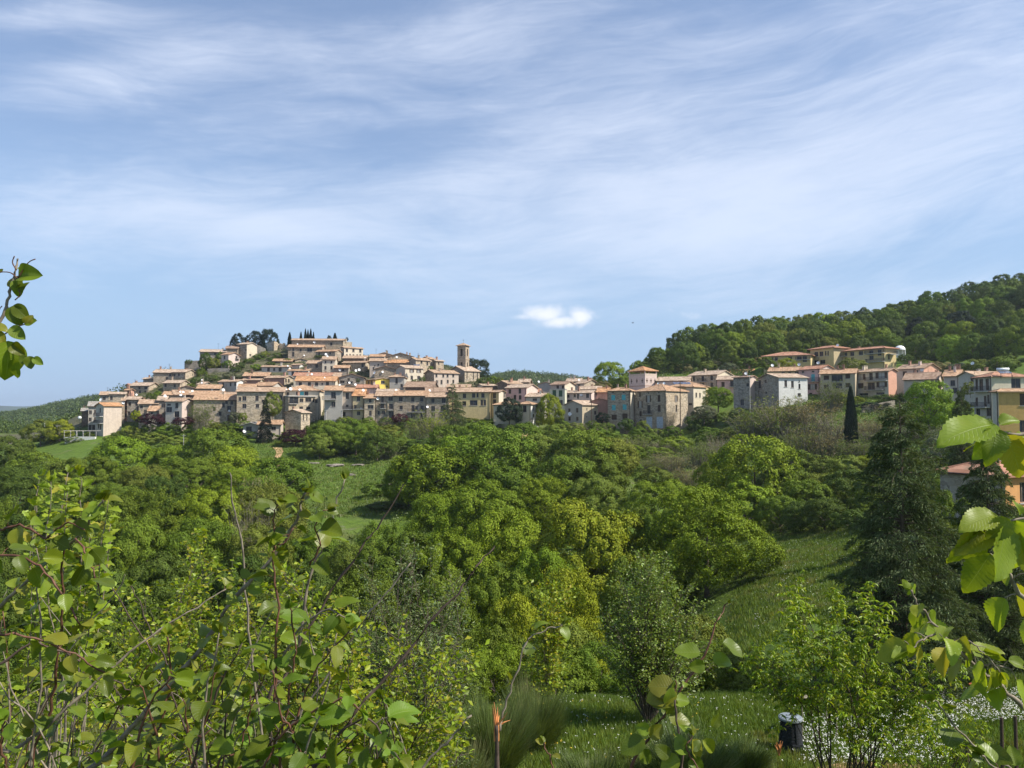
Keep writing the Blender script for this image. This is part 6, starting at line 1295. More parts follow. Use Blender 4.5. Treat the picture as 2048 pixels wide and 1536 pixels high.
# ---- labels: every tree is told apart by tone, by what it stands below, and by its order there
ZONES0 = [(-400, 60, 'at the far west edge'), (60, 200, 'below the white garden wall'), (200, 330, 'below the blank pinkish block'), (330, 480, 'below the long dark stone terrace'), (480, 560, 'below the modern bungalow'),
         (560, 640, 'below the purple plum tree'), (640, 740, 'below the raised concrete house'), (740, 870, 'below the stone balcony house'), (870, 990, 'below the pale tiered cedar'), (990, 1080, 'below the pink house'),
         (1080, 1200, 'below the grey gabled house'), (1200, 1270, 'below the turquoise shutters'), (1270, 1385, 'below the largest stone house'), (1385, 1460, 'below the pale yellow hall'), (1460, 1560, 'below the dark stone block'),
         (1560, 1640, 'below the brilliant white front'), (1640, 1700, 'below the khaki-beige house'), (1700, 1800, 'near the lone cypress column'), (1800, 1900, 'by the broad garden cedar'), (1900, 2600, 'by the ochre apartment house')]
ZONES = ZONES0
UP = [(280, 350, 'on the slope above the blank pinkish block'), (350, 430, 'on the terraces west of the narrow pink house'), (430, 490, 'on the terraces under the isolated house'), (490, 600, 'in the gardens below the castle ruin'), (600, 800, 'beside the tall white house'), (800, 1100, 'between the church and the solar-panel house'), (1100, 1500, 'between the upper houses near the loggia')]
ORD = ['lowest', 'second lowest', 'third lowest', 'fourth lowest', 'fifth lowest', 'sixth lowest', 'seventh lowest', 'eighth lowest', 'ninth lowest', 'tenth lowest', 'eleventh lowest', 'twelfth lowest', 'thirteenth lowest', 'fourteenth lowest']
HZ = [(1200, 1340, 'west end of the wooded ridge'), (1340, 1430, 'wood above the pale yellow gable'), (1430, 1530, 'wood above the yellow-ochre building'), (1530, 1620, 'wood above the western apartment wing'), (1620, 1700, 'wood above the middle apartment block'), (1700, 1790, 'wood above the eastern apartment wing'),
      (1790, 1880, 'wood above the white tent'), (1880, 1960, 'wood above the tall white gable'), (1960, 2300, 'wood above the white apartment house')]
grp = {}
for t_ in TREES:
    if t_['label']:
        setp(t_['o'], t_['label'], t_['cat'] or 'tree', t_['group']); continue
    hs = t_['name'] == 'hillside_tree' or (t_['kind'] == 'bush' and t_['Y'] > 220 and t_['px'] > 1280 and t_['H'] < 7 and t_['py'] < 760)
    up = t_['kind'] == 'bush' and t_['Y'] > 240 and not hs
    zone = next((z for a, b_, z in (HZ if hs else UP if up else ZONES) if a <= t_['px'] < b_), 'at the edge')
    nm = {'bush': 'bush', 'nbush': 'shrub', 'thicket': 'twiggy thicket', 'bare': 'leafless thicket'}.get(t_['kind'], 'tree')
    shp = 'rounded' if t_['r'] > 1.05 else ('tall' if t_['r'] < .72 else 'domed')
    grp.setdefault((hs, zone, nm, t_['tone'], shp), []).append(t_)
for (hs, zone, nm, tone, shp), lst in grp.items():
    lst.sort(key=lambda q: q['Y'])
    for i, t_ in enumerate(lst):
        lab = '%s%s %s %s %s%s' % ((ORD[i]+' ') if len(lst) > 1 else '', shp, TNAME[tone], nm, 'in the ' if hs else '', zone)
        setp(t_['o'], lab, nm.split()[-1], 'trees of the hillside wood' if hs else ('trees of the valley wood' if nm == 'tree' else 'shrubs of the slope'))
# ---------------------------------------------------------------- undergrowth, far woods, meadow grass
def inpoly(px, py, poly):
    ins = np.zeros(len(px), bool); n = len(poly)
    for i in range(n):
        x1, y1 = poly[i]; x2, y2 = poly[(i+1) % n]
        c = ((y1 > py) != (y2 > py)) & (px < (x2-x1)*(py-y1)/((y2-y1) or 1e-9)+x1); ins ^= c
    return ins
def projn(x, y, z):
    d = y*cp+z*sp; up = -y*sp+z*cp; return 1024+F*x/d, 768-F*up/d
MEAD = [[(490,882),(560,884),(640,892),(800,892),(868,905),(850,940),(790,985),(775,1050),(700,1075),(640,1040),(600,960),(540,930),(490,915)],
        [(60,912),(150,885),(200,872),(262,866),(300,880),(230,925),(120,935)],
        [(1455,1400),(1465,1200),(1520,1085),(1610,1060),(1690,1035),(1745,1050),(1770,1180),(1720,1400)],
        [(1370,858),(1400,846),(1480,838),(1560,828),(1560,846),(1470,856),(1385,872)]]
gr = np.random.default_rng(4)
def scat(n, px0, px1, Y0, Y1, ex=(), inc=None):
    Y = np.sqrt(gr.uniform(Y0**2, Y1**2, n)); px = gr.uniform(px0, px1, n); x = (px-1024)/F*Y; z = height(x, Y)
    qx, qy = projn(x, Y, z); keep = np.ones(n, bool)
    for p_ in ex: keep &= ~inpoly(qx, qy, p_)
    if inc is not None: keep &= inpoly(qx, qy, inc)
    for hx, hy, hr_ in HREC.values(): keep &= (x-hx)**2+(Y-hy)**2 > (hr_*0.9)**2
    return x[keep], Y[keep], z[keep]
def scrubmat(name, stops, trans=.3):
    m = leafmat(name, trans=trans, base=stops[0], var=.4, yellow=.2); t = NT(m.node_tree)
    rgb = [n for n in t.n if n.type == 'RGB'][0]; geo = [n for n in t.n if n.type == 'NEW_GEOMETRY'][0]
    lk = [l for l in rgb.outputs[0].links]
    c = t.mix(t.ramp(t.noise(geo.outputs['Position'], 0.16, 4, 0.7), 0.38, 0.62), stops[0], stops[1])
    c = t.mix(t.ramp(t.noise(geo.outputs['Position'], 0.37, 3, 0.7), 0.52, 0.66), c, stops[2])
    for l in lk: t.l.new(c, l.to_socket)
    return m
M['scrub'] = scrubmat('scrub_leaves', [(0.062, 0.104, 0.018), (0.100, 0.158, 0.020), (0.135, 0.150, 0.038)])
M['farwood'] = scrubmat('far_wood_leaves', [(0.060, 0.098, 0.024), (0.090, 0.140, 0.030), (0.042, 0.078, 0.024)])
M['grass'] = scrubmat('grass_blades', [(0.088, 0.148, 0.022), (0.120, 0.182, 0.030), (0.155, 0.178, 0.055)], .35)
M['broom'] = scrubmat('broom_blades', [(0.095, 0.145, 0.040), (0.120, 0.170, 0.055), (0.17, 0.18, 0.08)], .25)
def clumps(name, x, y, z, rad, nl, ls, mat, flat=.7, up=0.3, **kw):
    n = len(x); k = np.repeat(np.arange(n), nl); N = len(k); d = rdirs(gr, N); d[:, 2] = np.abs(d[:, 2])
    r = (rad*gr.uniform(.5, 1.3, n))[k]; sh = gr.uniform(.75, 1.05, N)
    pos = np.stack([x[k], y[k], z[k]], -1)+d*(r*sh)[:, None]*np.array([1, 1, flat])
    v, f = place_leaves(LT_V, LT_F, pos, rdirs(gr, N)+np.array([0, 0, up]), d+rdirs(gr, N)*.6, ls*gr.uniform(.5, 1.4, N))
    return obj(name, mesh_np(name, v, f, 3, [mat]), None, kind='stuff', **kw)
x, y, z = scat(9000, -150, 1900, 100, 212, MEAD+[[(1700,880),(1790,880),(1790,915),(1700,915)]])
clumps('undergrowth', x, y, z, 1.35, 34, .30, M['scrub'], label='dense green bramble and scrub between the trees of the slope', category=None) if False else clumps('undergrowth', x, y, z, 1.35, 34, .30, M['scrub'])
x, y, z = scat(4200, -150, 2200, 33, 100, MEAD)
clumps('undergrowth', x, y, z, .8, 60, .13, M['scrub'])
x, y, z = scat(5200, 1230, 2200, 262, 400, [[(1500,742),(1500,700),(1830,690),(1830,760)]])
clumps('undergrowth', x, y, z, 1.9, 26, .55, M['scrub'])
x, y, z = scat(6500, 160, 1100, 236, 345)
M['garden'] = scrubmat('terrace_garden_leaves', [(0.042, 0.072, 0.018), (0.070, 0.110, 0.022), (0.100, 0.100, 0.045)])
clumps('garden_greenery', x, y, z, 1.0, 26, .28, M['garden'], flat=.7)
# far woods
def farwood(n, px0, px1, Y0, Y1):
    x, y, z = scat(n, px0, px1, Y0, Y1); return x, y, z
a = farwood(2600, -250, 420, 560, 930); b_ = farwood(2300, 850, 1330, 640, 930)
x, y, z = (np.concatenate(q) for q in zip(a, b_)); 
clumps('distant_woods', x, y, z+2, 5.2, 90, 1.5, M['farwood'], flat=1.1)
x, y, z = scat(900, -150, 330, 300, 540); clumps('distant_woods', x, y, z+1, 3.4, 120, .8, M['farwood'], flat=1.1)
def blades(name, x, y, z, hgt, wid, mat, nper=5, spread=.12, lean=.45, **kw):
    n = len(x); k = np.repeat(np.arange(n), nper); N = len(k)
    base = np.stack([x[k], y[k], z[k]-.02], -1)+np.concatenate([gr.normal(size=(N, 2))*spread, np.zeros((N, 1))], 1)
    h_ = hgt*gr.uniform(.5, 1.3, N); a = gr.uniform(0, 6.283, N); ln = gr.uniform(.1, 1, N)*lean*h_
    dirv = np.stack([np.cos(a)*ln, np.sin(a)*ln, h_], -1); side = np.stack([-np.sin(a+gr.uniform(-1, 1, N)), np.cos(a), 0*a], -1)*(wid*gr.uniform(.6, 1.3, N))[:, None]
    v = np.stack([base-side, base+side, base+dirv*.55+side*.7-np.array([0, 0, 0.]), base+dirv*.55-side*.7, base+dirv*np.array([1.25, 1.25, 1.0])], 1).reshape(-1, 3)
    i0 = (np.arange(N)*5)[:, None]; f = np.concatenate([i0+np.array([[0, 1, 2]]), i0+np.array([[0, 2, 3]]), i0+np.array([[3, 2, 4]])], 1).reshape(-1, 3)
    return obj(name, mesh_np(name, v, f, 3, [mat]), None, kind='stuff', **kw)
x, y, z = scat(26000, 1440, 1760, 46, 112, inc=MEAD[2]); blades('meadow_grass', x, y, z, .30, .028, M['grass'], 4, .2)
x, y, z = scat(16000, 480, 880, 130, 218, inc=MEAD[0]); blades('meadow_grass', x, y, z, .35, .07, M['grass'], 3, .3)
x, y, z = scat(52000, -250, 2350, 17.0, 31.0); blades('garden_grass', x, y, z, .20, .010, M['grass'], 6, .08)
# ---------------------------------------------------------------- near plants: real leaves on real stems
def leaf_tmpl(kind, curl=0.25, fold=0.25, twist=0.0, seed=0):
    rg = random.Random(seed); n, m_ = (12, 6) if kind != 'lance' else (6, 4)
    if kind == 'toothed': n, m_ = 22, 6
    if kind == 'lobed': n, m_ = 20, 4
    V = []; UVS = []
    for i in range(n+1):
        s = i/n
        if kind == 'round': w_ = 0.40*(math.sin(math.pi*s**0.86)**0.62)
        elif kind == 'toothed': w_ = 0.34*(math.sin(math.pi*s**0.80)**0.70)*(1.06 if i % 2 else 0.93)
        elif kind == 'lobed': w_ = 0.30*(math.sin(math.pi*s**1.1)**0.6)*(0.62+0.50*abs(math.sin(s*math.pi*3.6)))
        else: w_ = 0.15*(math.sin(math.pi*s**0.85)**0.8)
        w_ = max(w_, 0.004)
        for j in range(m_+1):
            u = j/m_*2-1
            x = s-(0.05*abs(u)*math.sin(math.pi*s)); y = w_*u
            z = fold*abs(u)*w_*1.0-curl*s*s*0.6+0.03*math.sin(s*9+seed)*abs(u)+twist*y*s
            if kind == 'toothed': z += 0.011*math.cos(2*math.pi*(s-abs(u)*w_*0.55)*10.5)*min(1, abs(u)*3)
            V.append((x, y, z)); UVS.append((s, j/m_))
    Fq = [(i*(m_+1)+j, (i+1)*(m_+1)+j, (i+1)*(m_+1)+j+1, i*(m_+1)+j+1) for i in range(n) for j in range(m_)]
    return np.array(V), np.array(Fq), np.array(UVS)
TM = {k: [leaf_tmpl(k, c, f, t_, i) for i, (c, f, t_) in enumerate(((.15, .30, .1), (.45, .20, -.3), (.75, .45, .25), (.05, .12, 0), (.35, .7, .4)))] for k in ('round', 'toothed', 'lobed', 'lance')}
def leaf_mesh(name, kind, pos, axis, normal, size, mats, rng, stalks=None):
    n = len(pos); pos = np.asarray(pos, float); axis = np.asarray(axis, float); normal = np.asarray(normal, float); size = np.asarray(size, float)
    k = rng.integers(0, 5, n); VV = []; FF = []; UU = []; off = 0
    for i in range(5):
        m_ = k == i
        if not m_.any(): continue
        tv, tf, tu = TM[kind][i]; v, f = place_leaves(tv, tf, pos[m_], axis[m_], normal[m_], size[m_], size[m_]*rng.uniform(.85, 1.1, m_.sum()))
        VV.append(v); FF.append(f+off); off += len(v); UU.append(np.tile(tu[tf.ravel()], (m_.sum(), 1)))
    nb = off and sum(len(f_) for f_ in FF)
    if stalks is not None and len(stalks.v):
        sv = np.array(stalks.v); sf = np.array(stalks.f); VV.append(sv); FF.append(sf+off); UU.append(np.zeros((sf.size, 2))+.25)
    v = np.concatenate(VV); f = np.concatenate(FF); u = np.concatenate(UU)
    me = mesh_np(name, v, f, 4, mats, smooth=True)
    if stalks is not None: me.polygons.foreach_set('material_index', (np.arange(len(me.polygons)) >= nb).astype(np.int32))
    l = me.uv_layers.new(name='UVMap')
    if len(l.data) == len(u): l.data.foreach_set('uv', u.astype(np.float32).ravel())
    return me
M['glossy'] = leafmat('glossy_leaf', trans=.34, rough=.40, spec=.35, base=(0.120, 0.172, 0.012), var=.38, veins=1, edge=(0.22, 0.18, 0.03, .38), yellow=.28)
M['toothed'] = leafmat('toothed_leaf', trans=.36, rough=.50, spec=.25, base=(0.105, 0.178, 0.014), var=.32, veins=2, edge=(0.26, 0.22, 0.04, .4), yellow=.25)
M['youngleaf'] = leafmat('young_leaf', trans=.42, rough=.45, spec=.35, base=(0.210, 0.290, 0.022), var=.28, veins=2, edge=(0.38, 0.24, 0.05, .5), yellow=.15)
M['smallleaf'] = leafmat('small_leaf', trans=.40, rough=.45, spec=.35, base=(0.205, 0.285, 0.018), var=.35, edge=(0.36, 0.28, 0.04, .6), yellow=.35)
M['greyleaf'] = leafmat('grey_green_leaf', trans=.25, rough=.5, spec=.35, base=(0.115, 0.165, 0.060), var=.35, yellow=.2)
M['appleleaf'] = leafmat('apple_leaf', trans=.30, rough=.42, spec=.4, base=(0.140, 0.215, 0.034), var=.4, yellow=.25)
M['lanceleaf'] = leafmat('lance_leaf', trans=.38, rough=.4, spec=.4, base=(0.205, 0.310, 0.022), var=.35, edge=(0.36, 0.38, 0.04, .7), yellow=.3)
M['redtwig'] = plain('red_brown_twig', (0.120, 0.055, 0.034), .6, 0, .35, 60)
M['greytwig'] = plain('grey_twig', (0.20, 0.165, 0.125), .8, 0, .4, 50)
M['darktwig'] = plain('dark_twig', (0.075, 0.052, 0.040), .8, 0, .35, 50)
M['split'] = plain('torn_orange_wood', (0.52, 0.22, 0.08), .8, 0, .3, 40)
nr_ = np.random.default_rng(21); ng = random.Random(21)
def smooth(pts, k=5, wob=0.0):
    out_ = []
    n = len(pts)
    for i in range(n-1):
        p0, p1, p2, p3 = pts[max(i-1, 0)], pts[i], pts[i+1], pts[min(i+2, n-1)]
        for j in range(k):
            t_ = j/k
            q = 0.5*((2*p1)+(-p0+p2)*t_+(2*p0-5*p1+4*p2-p3)*t_*t_+(-p0+3*p1-3*p2+p3)*t_**3)
            if wob and (i or j): q = q+Vector((ng.gauss(0, wob), ng.gauss(0, wob), ng.gauss(0, wob)))
            out_.append(q)
    out_.append(pts[-1]); return out_
class Plant:
    def __init__(s, name, loc, label, cat, group=None):
        s.root = empty(name, loc, 0, label=label, cat=cat, group=group); s.loc = Vector(loc)
    def rel(s, pts): return [p_-s.loc for p_ in pts]
    def stem(s, pts, r0, r1, mat, name='stem'):
        pts = s.rel(pts); n = len(pts); q = MB(); rs = [r0+(r1-r0)*(i/(n-1))**.8 for i in range(n)]
        for i in range(3, n-1, 4): rs[i] *= 1.22        # nodes
        q.tube(pts, rs, 6); return q.build(name, mat, s.root, smooth=True)
    def leafed(s, stem_obj, pts, kind, mat, size, gap, t0=.25, t1=1.0, droop=.35, pet=.35, petmat=None, updir=.5, sizevar=.35, tipcluster=True, prob=1.0, rad=0.0, name='leaves'):
        pts = s.rel(pts); seg = [(b_-a).length for a, b_ in zip(pts[:-1], pts[1:])]; L = sum(seg); d = L*t0; pos = []; ax = []; nn = []; sz = []; q = MB(); side = ng.choice((-1, 1)); phase = ng.uniform(0, 6.28)
        cl = lambda d_: next(((i, (d_-sum(seg[:i]))/max(seg[i], 1e-6)) for i in range(len(seg)) if sum(seg[:i+1]) >= d_), (len(seg)-1, 1.0))
        while d < L*t1:
            i, f_ = cl(d); p_ = pts[i].lerp(pts[i+1], min(1, f_)); tn = (pts[i+1]-pts[i]).normalized()
            for _ in range(1 if ng.random() < prob else 0):
                phase += 2.4+ng.uniform(-.4, .4); u_ = tn.cross(Vector((0, 1, .2))).normalized(); w_ = tn.cross(u_)
                out_ = (u_*math.cos(phase)+w_*math.sin(phase)*.8).normalized(); pd = (out_+tn*ng.uniform(.3, .9)+Vector((0, 0, .15))).normalized()
                s_ = size*(1-sizevar*ng.random()); 
                if d > L*.88: s_ *= .7
                pl = s_*pet*ng.uniform(.6, 1.3); e = p_+pd*(pl+rad*ng.random()); mid_ = p_.lerp(e, .5)+Vector((0, 0, pl*.12)); q.tube([p_, mid_, e], [.0011*size/.065, .0009*size/.065, .0007*size/.065], 4, cap=False)
                a_ = (pd+Vector((ng.gauss(0, .3), ng.gauss(0, .3), -droop*ng.uniform(.3, 2.0)))).normalized()
                pos.append(tuple(e)); ax.append(tuple(a_)); nn.append((ng.gauss(0, .55), ng.gauss(-.25, .5), updir+ng.random())); sz.append(s_)
            d += gap*ng.uniform(.7, 1.35)
        if tipcluster:
            tn = (pts[-1]-pts[-2]).normalized()
            for k in range(3):
                a_ = (tn+Vector((ng.gauss(0, .5), ng.gauss(0, .5), ng.gauss(.1, .3)))).normalized(); pos.append(tuple(pts[-1])); ax.append(tuple(a_)); nn.append((ng.gauss(0, .6), ng.gauss(-.2, .6), .6)); sz.append(size*ng.uniform(.3, .6))
        if not pos: return
        obj(name, leaf_mesh(name, kind, pos, ax, nn, sz, [mat, petmat or M['redtwig']], nr_, q), stem_obj)
    def heroleaf(s, stem_obj, specs, kind, mat, petmat=None):
        """specs: (base px, py, Y, tip px, py, dY, scale, normal)"""
        pos = []; ax = []; nn = []; sz = []
        for b0, b1, Y, t0_, t1_, dY, nv in specs:
            a = P(b0, b1, Y); b_ = P(t0_, t1_, Y+dY); pos.append(tuple(a-s.loc)); ax.append(tuple(b_-a)); nn.append(nv); sz.append((b_-a).length)
        obj('leaves', leaf_mesh('leaves', kind, pos, ax, nn, sz, [mat], nr_), stem_obj)
def pl(pts, Y0, Y1, root=None):
    n = len(pts); out_ = [P(px, py, Y0+(Y1-Y0)*i/(n-1)) for i, (px, py) in enumerate(pts)]
    if root is not None: out_ = [root, root.lerp(out_[0], .55)+Vector((0, 0, -.05))]+out_
    return out_
def gz(x, y): return hz_(x, y)-.05
# ---- A: glossy round-leaved tree along the lower west side
rootA = Vector((-.95, 1.9, gz(-.95, 1.9)))
pa = Plant('fruit_tree', rootA, 'close glossy round-leaved fruit tree with reddish twigs, filling the lower corner beneath the west end', 'fruit tree')
def brA(pts, Y0, Y1, r0, r1, mat, gap, size=.049, root=None, t0=.15, kind='round', lm='glossy', plant=None, t1=1.0, droop=.35, prob=1.0, rad=0.0, tip=True, wob=.0018):
    plant = plant or pa
    p_ = smooth(pl(pts, Y0, Y1, root), 5, wob); st = plant.stem(p_, r0, r1, M[mat])
    if gap: plant.leafed(st, p_, kind, M[lm], size, gap, t0, t1, droop, prob=prob, rad=rad, tipcluster=tip, petmat=M['redtwig'] if lm == 'glossy' else M['greytwig'])
    return st
brA([(-160,1330),(0,1212),(78,1137),(150,1077),(187,1034),(206,998)],1.75,1.55,.0062,.0020,'greytwig',.026,root=rootA,t0=.55)
brA([(60,1600),(100,1420),(115,1320),(125,1215),(123,1140),(128,1080)],1.8,1.6,.0045,.0018,'redtwig',.045,root=rootA,t0=.75)
brA([(20,1640),(90,1400),(125,1320),(225,1193),(250,1150)],1.9,1.8,.0028,.0012,'greytwig',0,root=rootA)
brA([(420,1620),(350,1400),(312,1320),(275,1259),(219,1165)],1.9,1.85,.0030,.0012,'darktwig',.11,root=None,t0=.5,size=.035)
brA([(430,1560),(375,1400),(325,1309),(290,1234),(262,1171)],2.0,1.95,.0030,.0012,'darktwig',.13,t0=.5,size=.035)
brA([(-60,1560),(40,1493),(175,1381),(281,1287),(375,1225),(453,1178)],1.7,1.85,.0060,.0014,'greytwig',.11,root=rootA,t0=.5,size=.05)
brA([(40,1700),(203,1521),(328,1384),(406,1290),(469,1197),(544,1115),(587,1056),(600,1010),(612,985)],1.6,1.5,.0075,.0020,'greytwig',.020,root=rootA,t0=.30)
brA([(587,1056),(560,1090),(545,1040),(560,1000)],1.5,1.48,.0018,.001,'redtwig',.022,t0=.1)
brA([(620,1130),(640,1090),(630,1050),(655,1020)],1.55,1.5,.002,.001,'redtwig',.022,t0=.1)
brA([(530,1500),(500,1300),(487,1106),(466,1009),(459,945)],1.9,1.8,.0032,.0013,'greytwig',.30,t0=.6,size=.018)
brA([(545,1420),(556,1243),(547,1128),(550,1090)],1.5,1.48,.0028,.0014,'redtwig',.030,t0=.2)
brA([(570,1350),(594,1306),(609,1212),(625,1137),(650,1080),(672,1010),(690,958)],1.75,1.7,.0045,.0014,'greytwig',.10,t0=.2,size=.05)
brA([(-60,1290),(0,1270),(70,1276),(150,1310),(210,1345)],1.5,1.6,.003,.0016,'redtwig',.024,t0=.1)
brA([(-60,1370),(60,1290),(110,1300),(200,1345),(260,1380)],1.6,1.7,.003,.0014,'darktwig',.05,t0=.3)
brA([(-80,1120),(0,1110),(60,1120),(110,1170),(160,1250)],1.5,1.45,.003,.0014,'redtwig',.026,t0=.2,droop=.7)
brA([(150,1077),(175,1110),(190,1160),(200,1190)],1.5,1.45,.002,.001,'redtwig',.022,t0=.2,droop=.9)
brA([(0,1060),(40,1050),(90,1075),(130,1050),(170,1060)],1.6,1.55,.0026,.0012,'redtwig',.024,t0=.1)
brA([(290,1620),(300,1500),(330,1420),(340,1330),(335,1270)],1.5,1.45,.003,.0014,'redtwig',.026,t0=.2)
brA([(240,1620),(275,1500),(300,1400),(350,1350)],1.4,1.38,.003,.0014,'redtwig',.026,t0=.2)
# sky spray at the west edge
sk = smooth(pl([(-110,900),(-50,760),(0,645),(15,600),(25,565),(33,535),(36,518)],1.35,1.35,rootA+Vector((-.2, 0, 1.0))),5,.001)
stk = pa.stem(sk, .0050, .0013, M['greytwig'])
pa.heroleaf(stk, [(36,556,1.35,78,545,-.01,(.2,-.9,.5)),(40,540,1.35,60,528,.02,(-.3,-.6,.7)),(30,560,1.35,40,590,0,(.6,-.8,.1)),(38,585,1.35,53,562,0,(-.2,-1,.3)),(34,575,1.35,24,548,.01,(.3,-1,.2)),
    (25,612,1.34,37,650,0,(.1,-1,.15)),(28,610,1.34,52,637,.0,(-.1,-1,.2)),(52,650,1.34,64,630,0,(.2,-1,0)),(50,648,1.34,73,640,0,(0,-.8,.5)),(20,655,1.34,50,678,0,(.2,-.9,.3)),
    (15,682,1.34,23,756,0,(.9,-.7,.0)),(22,690,1.34,48,708,0,(-.1,-.9,.4)),(40,712,1.34,56,728,.0,(0,-1,.2)),(28,718,1.34,34,757,.01,(-.3,-1,.1)),(58,712,1.34,62,738,0,(.3,-1,0)),(66,716,1.34,86,729,0,(0,-.9,.4)),(-2,545,1.35,6,538,0,(0,-1,0)),(-8,650,1.33,14,660,0,(.1,-.8,.6)),(-6,662,1.33,6,690,0,(.4,-1,0))], 'round', M['glossy'])
for a, b_, c_ in (((10,668),(30,655),(52,648)),((-10,640),(-2,620),(4,612)),((0,690),(20,700),(40,712)),((40,712),(54,714),(64,716)),((30,600),(40,590),(38,580)),((34,556),(20,545),(-4,544)),((36,556),(56,526),(71,518)),((33,540),(25,525),(29,512))):
    pp = smooth([P(*a, 1.345), P(*b_, 1.345), P(*c_, 1.345)], 4); pa.stem(pp, .0012, .0008, M['redtwig'], 'twig')
# dense lower corner: long leaders rising from the ground
def env(px):
    xs_ = [-100, 0, 120, 230, 330, 450, 520, 640, 720, 800, 870, 960]; ys_ = [1080, 1040, 1120, 1330, 1290, 1250, 1130, 1180, 1290, 1420, 1500, 1540]
    return float(np.interp(px, xs_, ys_))
rgB = random.Random(8)
for i in range(30):
    ex_ = rgB.uniform(-60, 540); ey_ = env(ex_)+(rgB.random()**1.3)*(1500-env(ex_)); sx0 = ex_-rgB.uniform(-60, 260); Y0 = rgB.uniform(1.45, 2.5)
    mid_ = ((sx0+ex_)/2+rgB.uniform(-50, 50), (1640+ey_)/2)
    brA([(sx0, 1700), mid_, (ex_, ey_)], Y0, Y0-.1, .0034, .0012, rgB.choice(('redtwig', 'greytwig', 'darktwig')), .048, size=rgB.uniform(.034, .052), t0=.3, wob=.003)
for i in range(34):
    ex_ = rgB.uniform(-40, 560); ey_ = env(ex_)+rgB.uniform(20, 300); sx0 = ex_+rgB.uniform(-420, 300); Y0 = rgB.uniform(1.7, 2.8)
    brA([(sx0, 1720), ((sx0+ex_)/2+rgB.uniform(-50, 50), (1640+ey_)/2), (ex_, ey_)], Y0, Y0, .0028, .0010, rgB.choice(('greytwig', 'greytwig', 'darktwig')), .16, size=.035, t0=.5, wob=.004)
# ---- B: toothed-leaf bush
rootB = Vector((-.55, 2.3, gz(-.55, 2.3)))
pb = Plant('hornbeam_bush', rootB, 'close hornbeam-like bush with toothed pleated leaves and long bare shoots, below the raised concrete house', 'bush')
K = dict(kind='toothed', lm='toothed', plant=pb)
brA([(440,1700),(531,1525),(625,1393),(719,1256),(770,1190),(822,1125)],1.9,1.9,.0045,.0015,'greytwig',0,root=rootB,**K)
brA([(540,1450),(570,1350),(625,1243),(719,1100),(753,1056),(819,956)],1.7,1.75,.0050,.0014,'darktwig',.2,root=rootB,t0=.75,size=.022,**K)
brA([(560,1650),(640,1520),(734,1397),(847,1265),(906,1196),(953,1134),(990,1091)],1.6,1.7,.0060,.0014,'darktwig',.22,root=rootB,t0=.6,size=.022,**K)
brA([(700,1750),(844,1536),(900,1478),(943,1431)],1.6,1.6,.0035,.002,'greytwig',0,root=rootB,**K)
brA([(600,1560),(660,1500),(690,1460),(740,1440),(800,1520)],1.5,1.45,.0026,.0014,'darktwig',.05,t0=.2,size=.07,**K)
for pts, Y in (([(560,1600),(575,1400),(590,1300),(580,1215)],1.5),([(590,1560),(600,1420),(640,1330),(700,1260)],1.5),([(620,1620),(600,1500),(560,1420),(545,1340)],1.45),([(650,1620),(690,1540),(760,1480),(780,1500)],1.4),([(500,1650),(540,1500),(600,1440),(680,1400),(720,1420)],1.45),
               ([(560,1320),(600,1260),(650,1220),(690,1235)],1.55),([(540,1700),(580,1590),(620,1480),(640,1430)],1.4),([(460,1620),(520,1520),(560,1460),(600,1440)],1.5),([(650,1700),(700,1600),(750,1540)],1.4),([(430,1600),(480,1500),(500,1420),(530,1350)],1.5),([(20,1620),(10,1530),(0,1480),(10,1440)],1.4),([(180,1600),(190,1500),(210,1440)],1.5)):
    brA(pts, Y, Y-.05, .0030, .0013, rgB.choice(('redtwig', 'greytwig')), .032, size=.058, t0=.15, droop=.6, root=rootB if Y == 1.5 else None, **K)
for i in range(18):
    ex_ = rgB.uniform(470, 790); ey_ = env(ex_)+30+(rgB.random()**1.1)*(1500-env(ex_)); sx0 = ex_-rgB.uniform(-80, 200); Y0 = rgB.uniform(1.5, 2.3)
    brA([(sx0, 1700), ((sx0+ex_)/2+rgB.uniform(-40, 40), (1640+ey_)/2), (ex_, ey_)], Y0, Y0-.1, .0032, .0012, rgB.choice(('redtwig', 'greytwig', 'darktwig')), .040, size=rgB.uniform(.042, .064), t0=.25, wob=.003, droop=.6, **(K if rgB.random() < .6 else dict(kind='round', lm='glossy', plant=pb)))
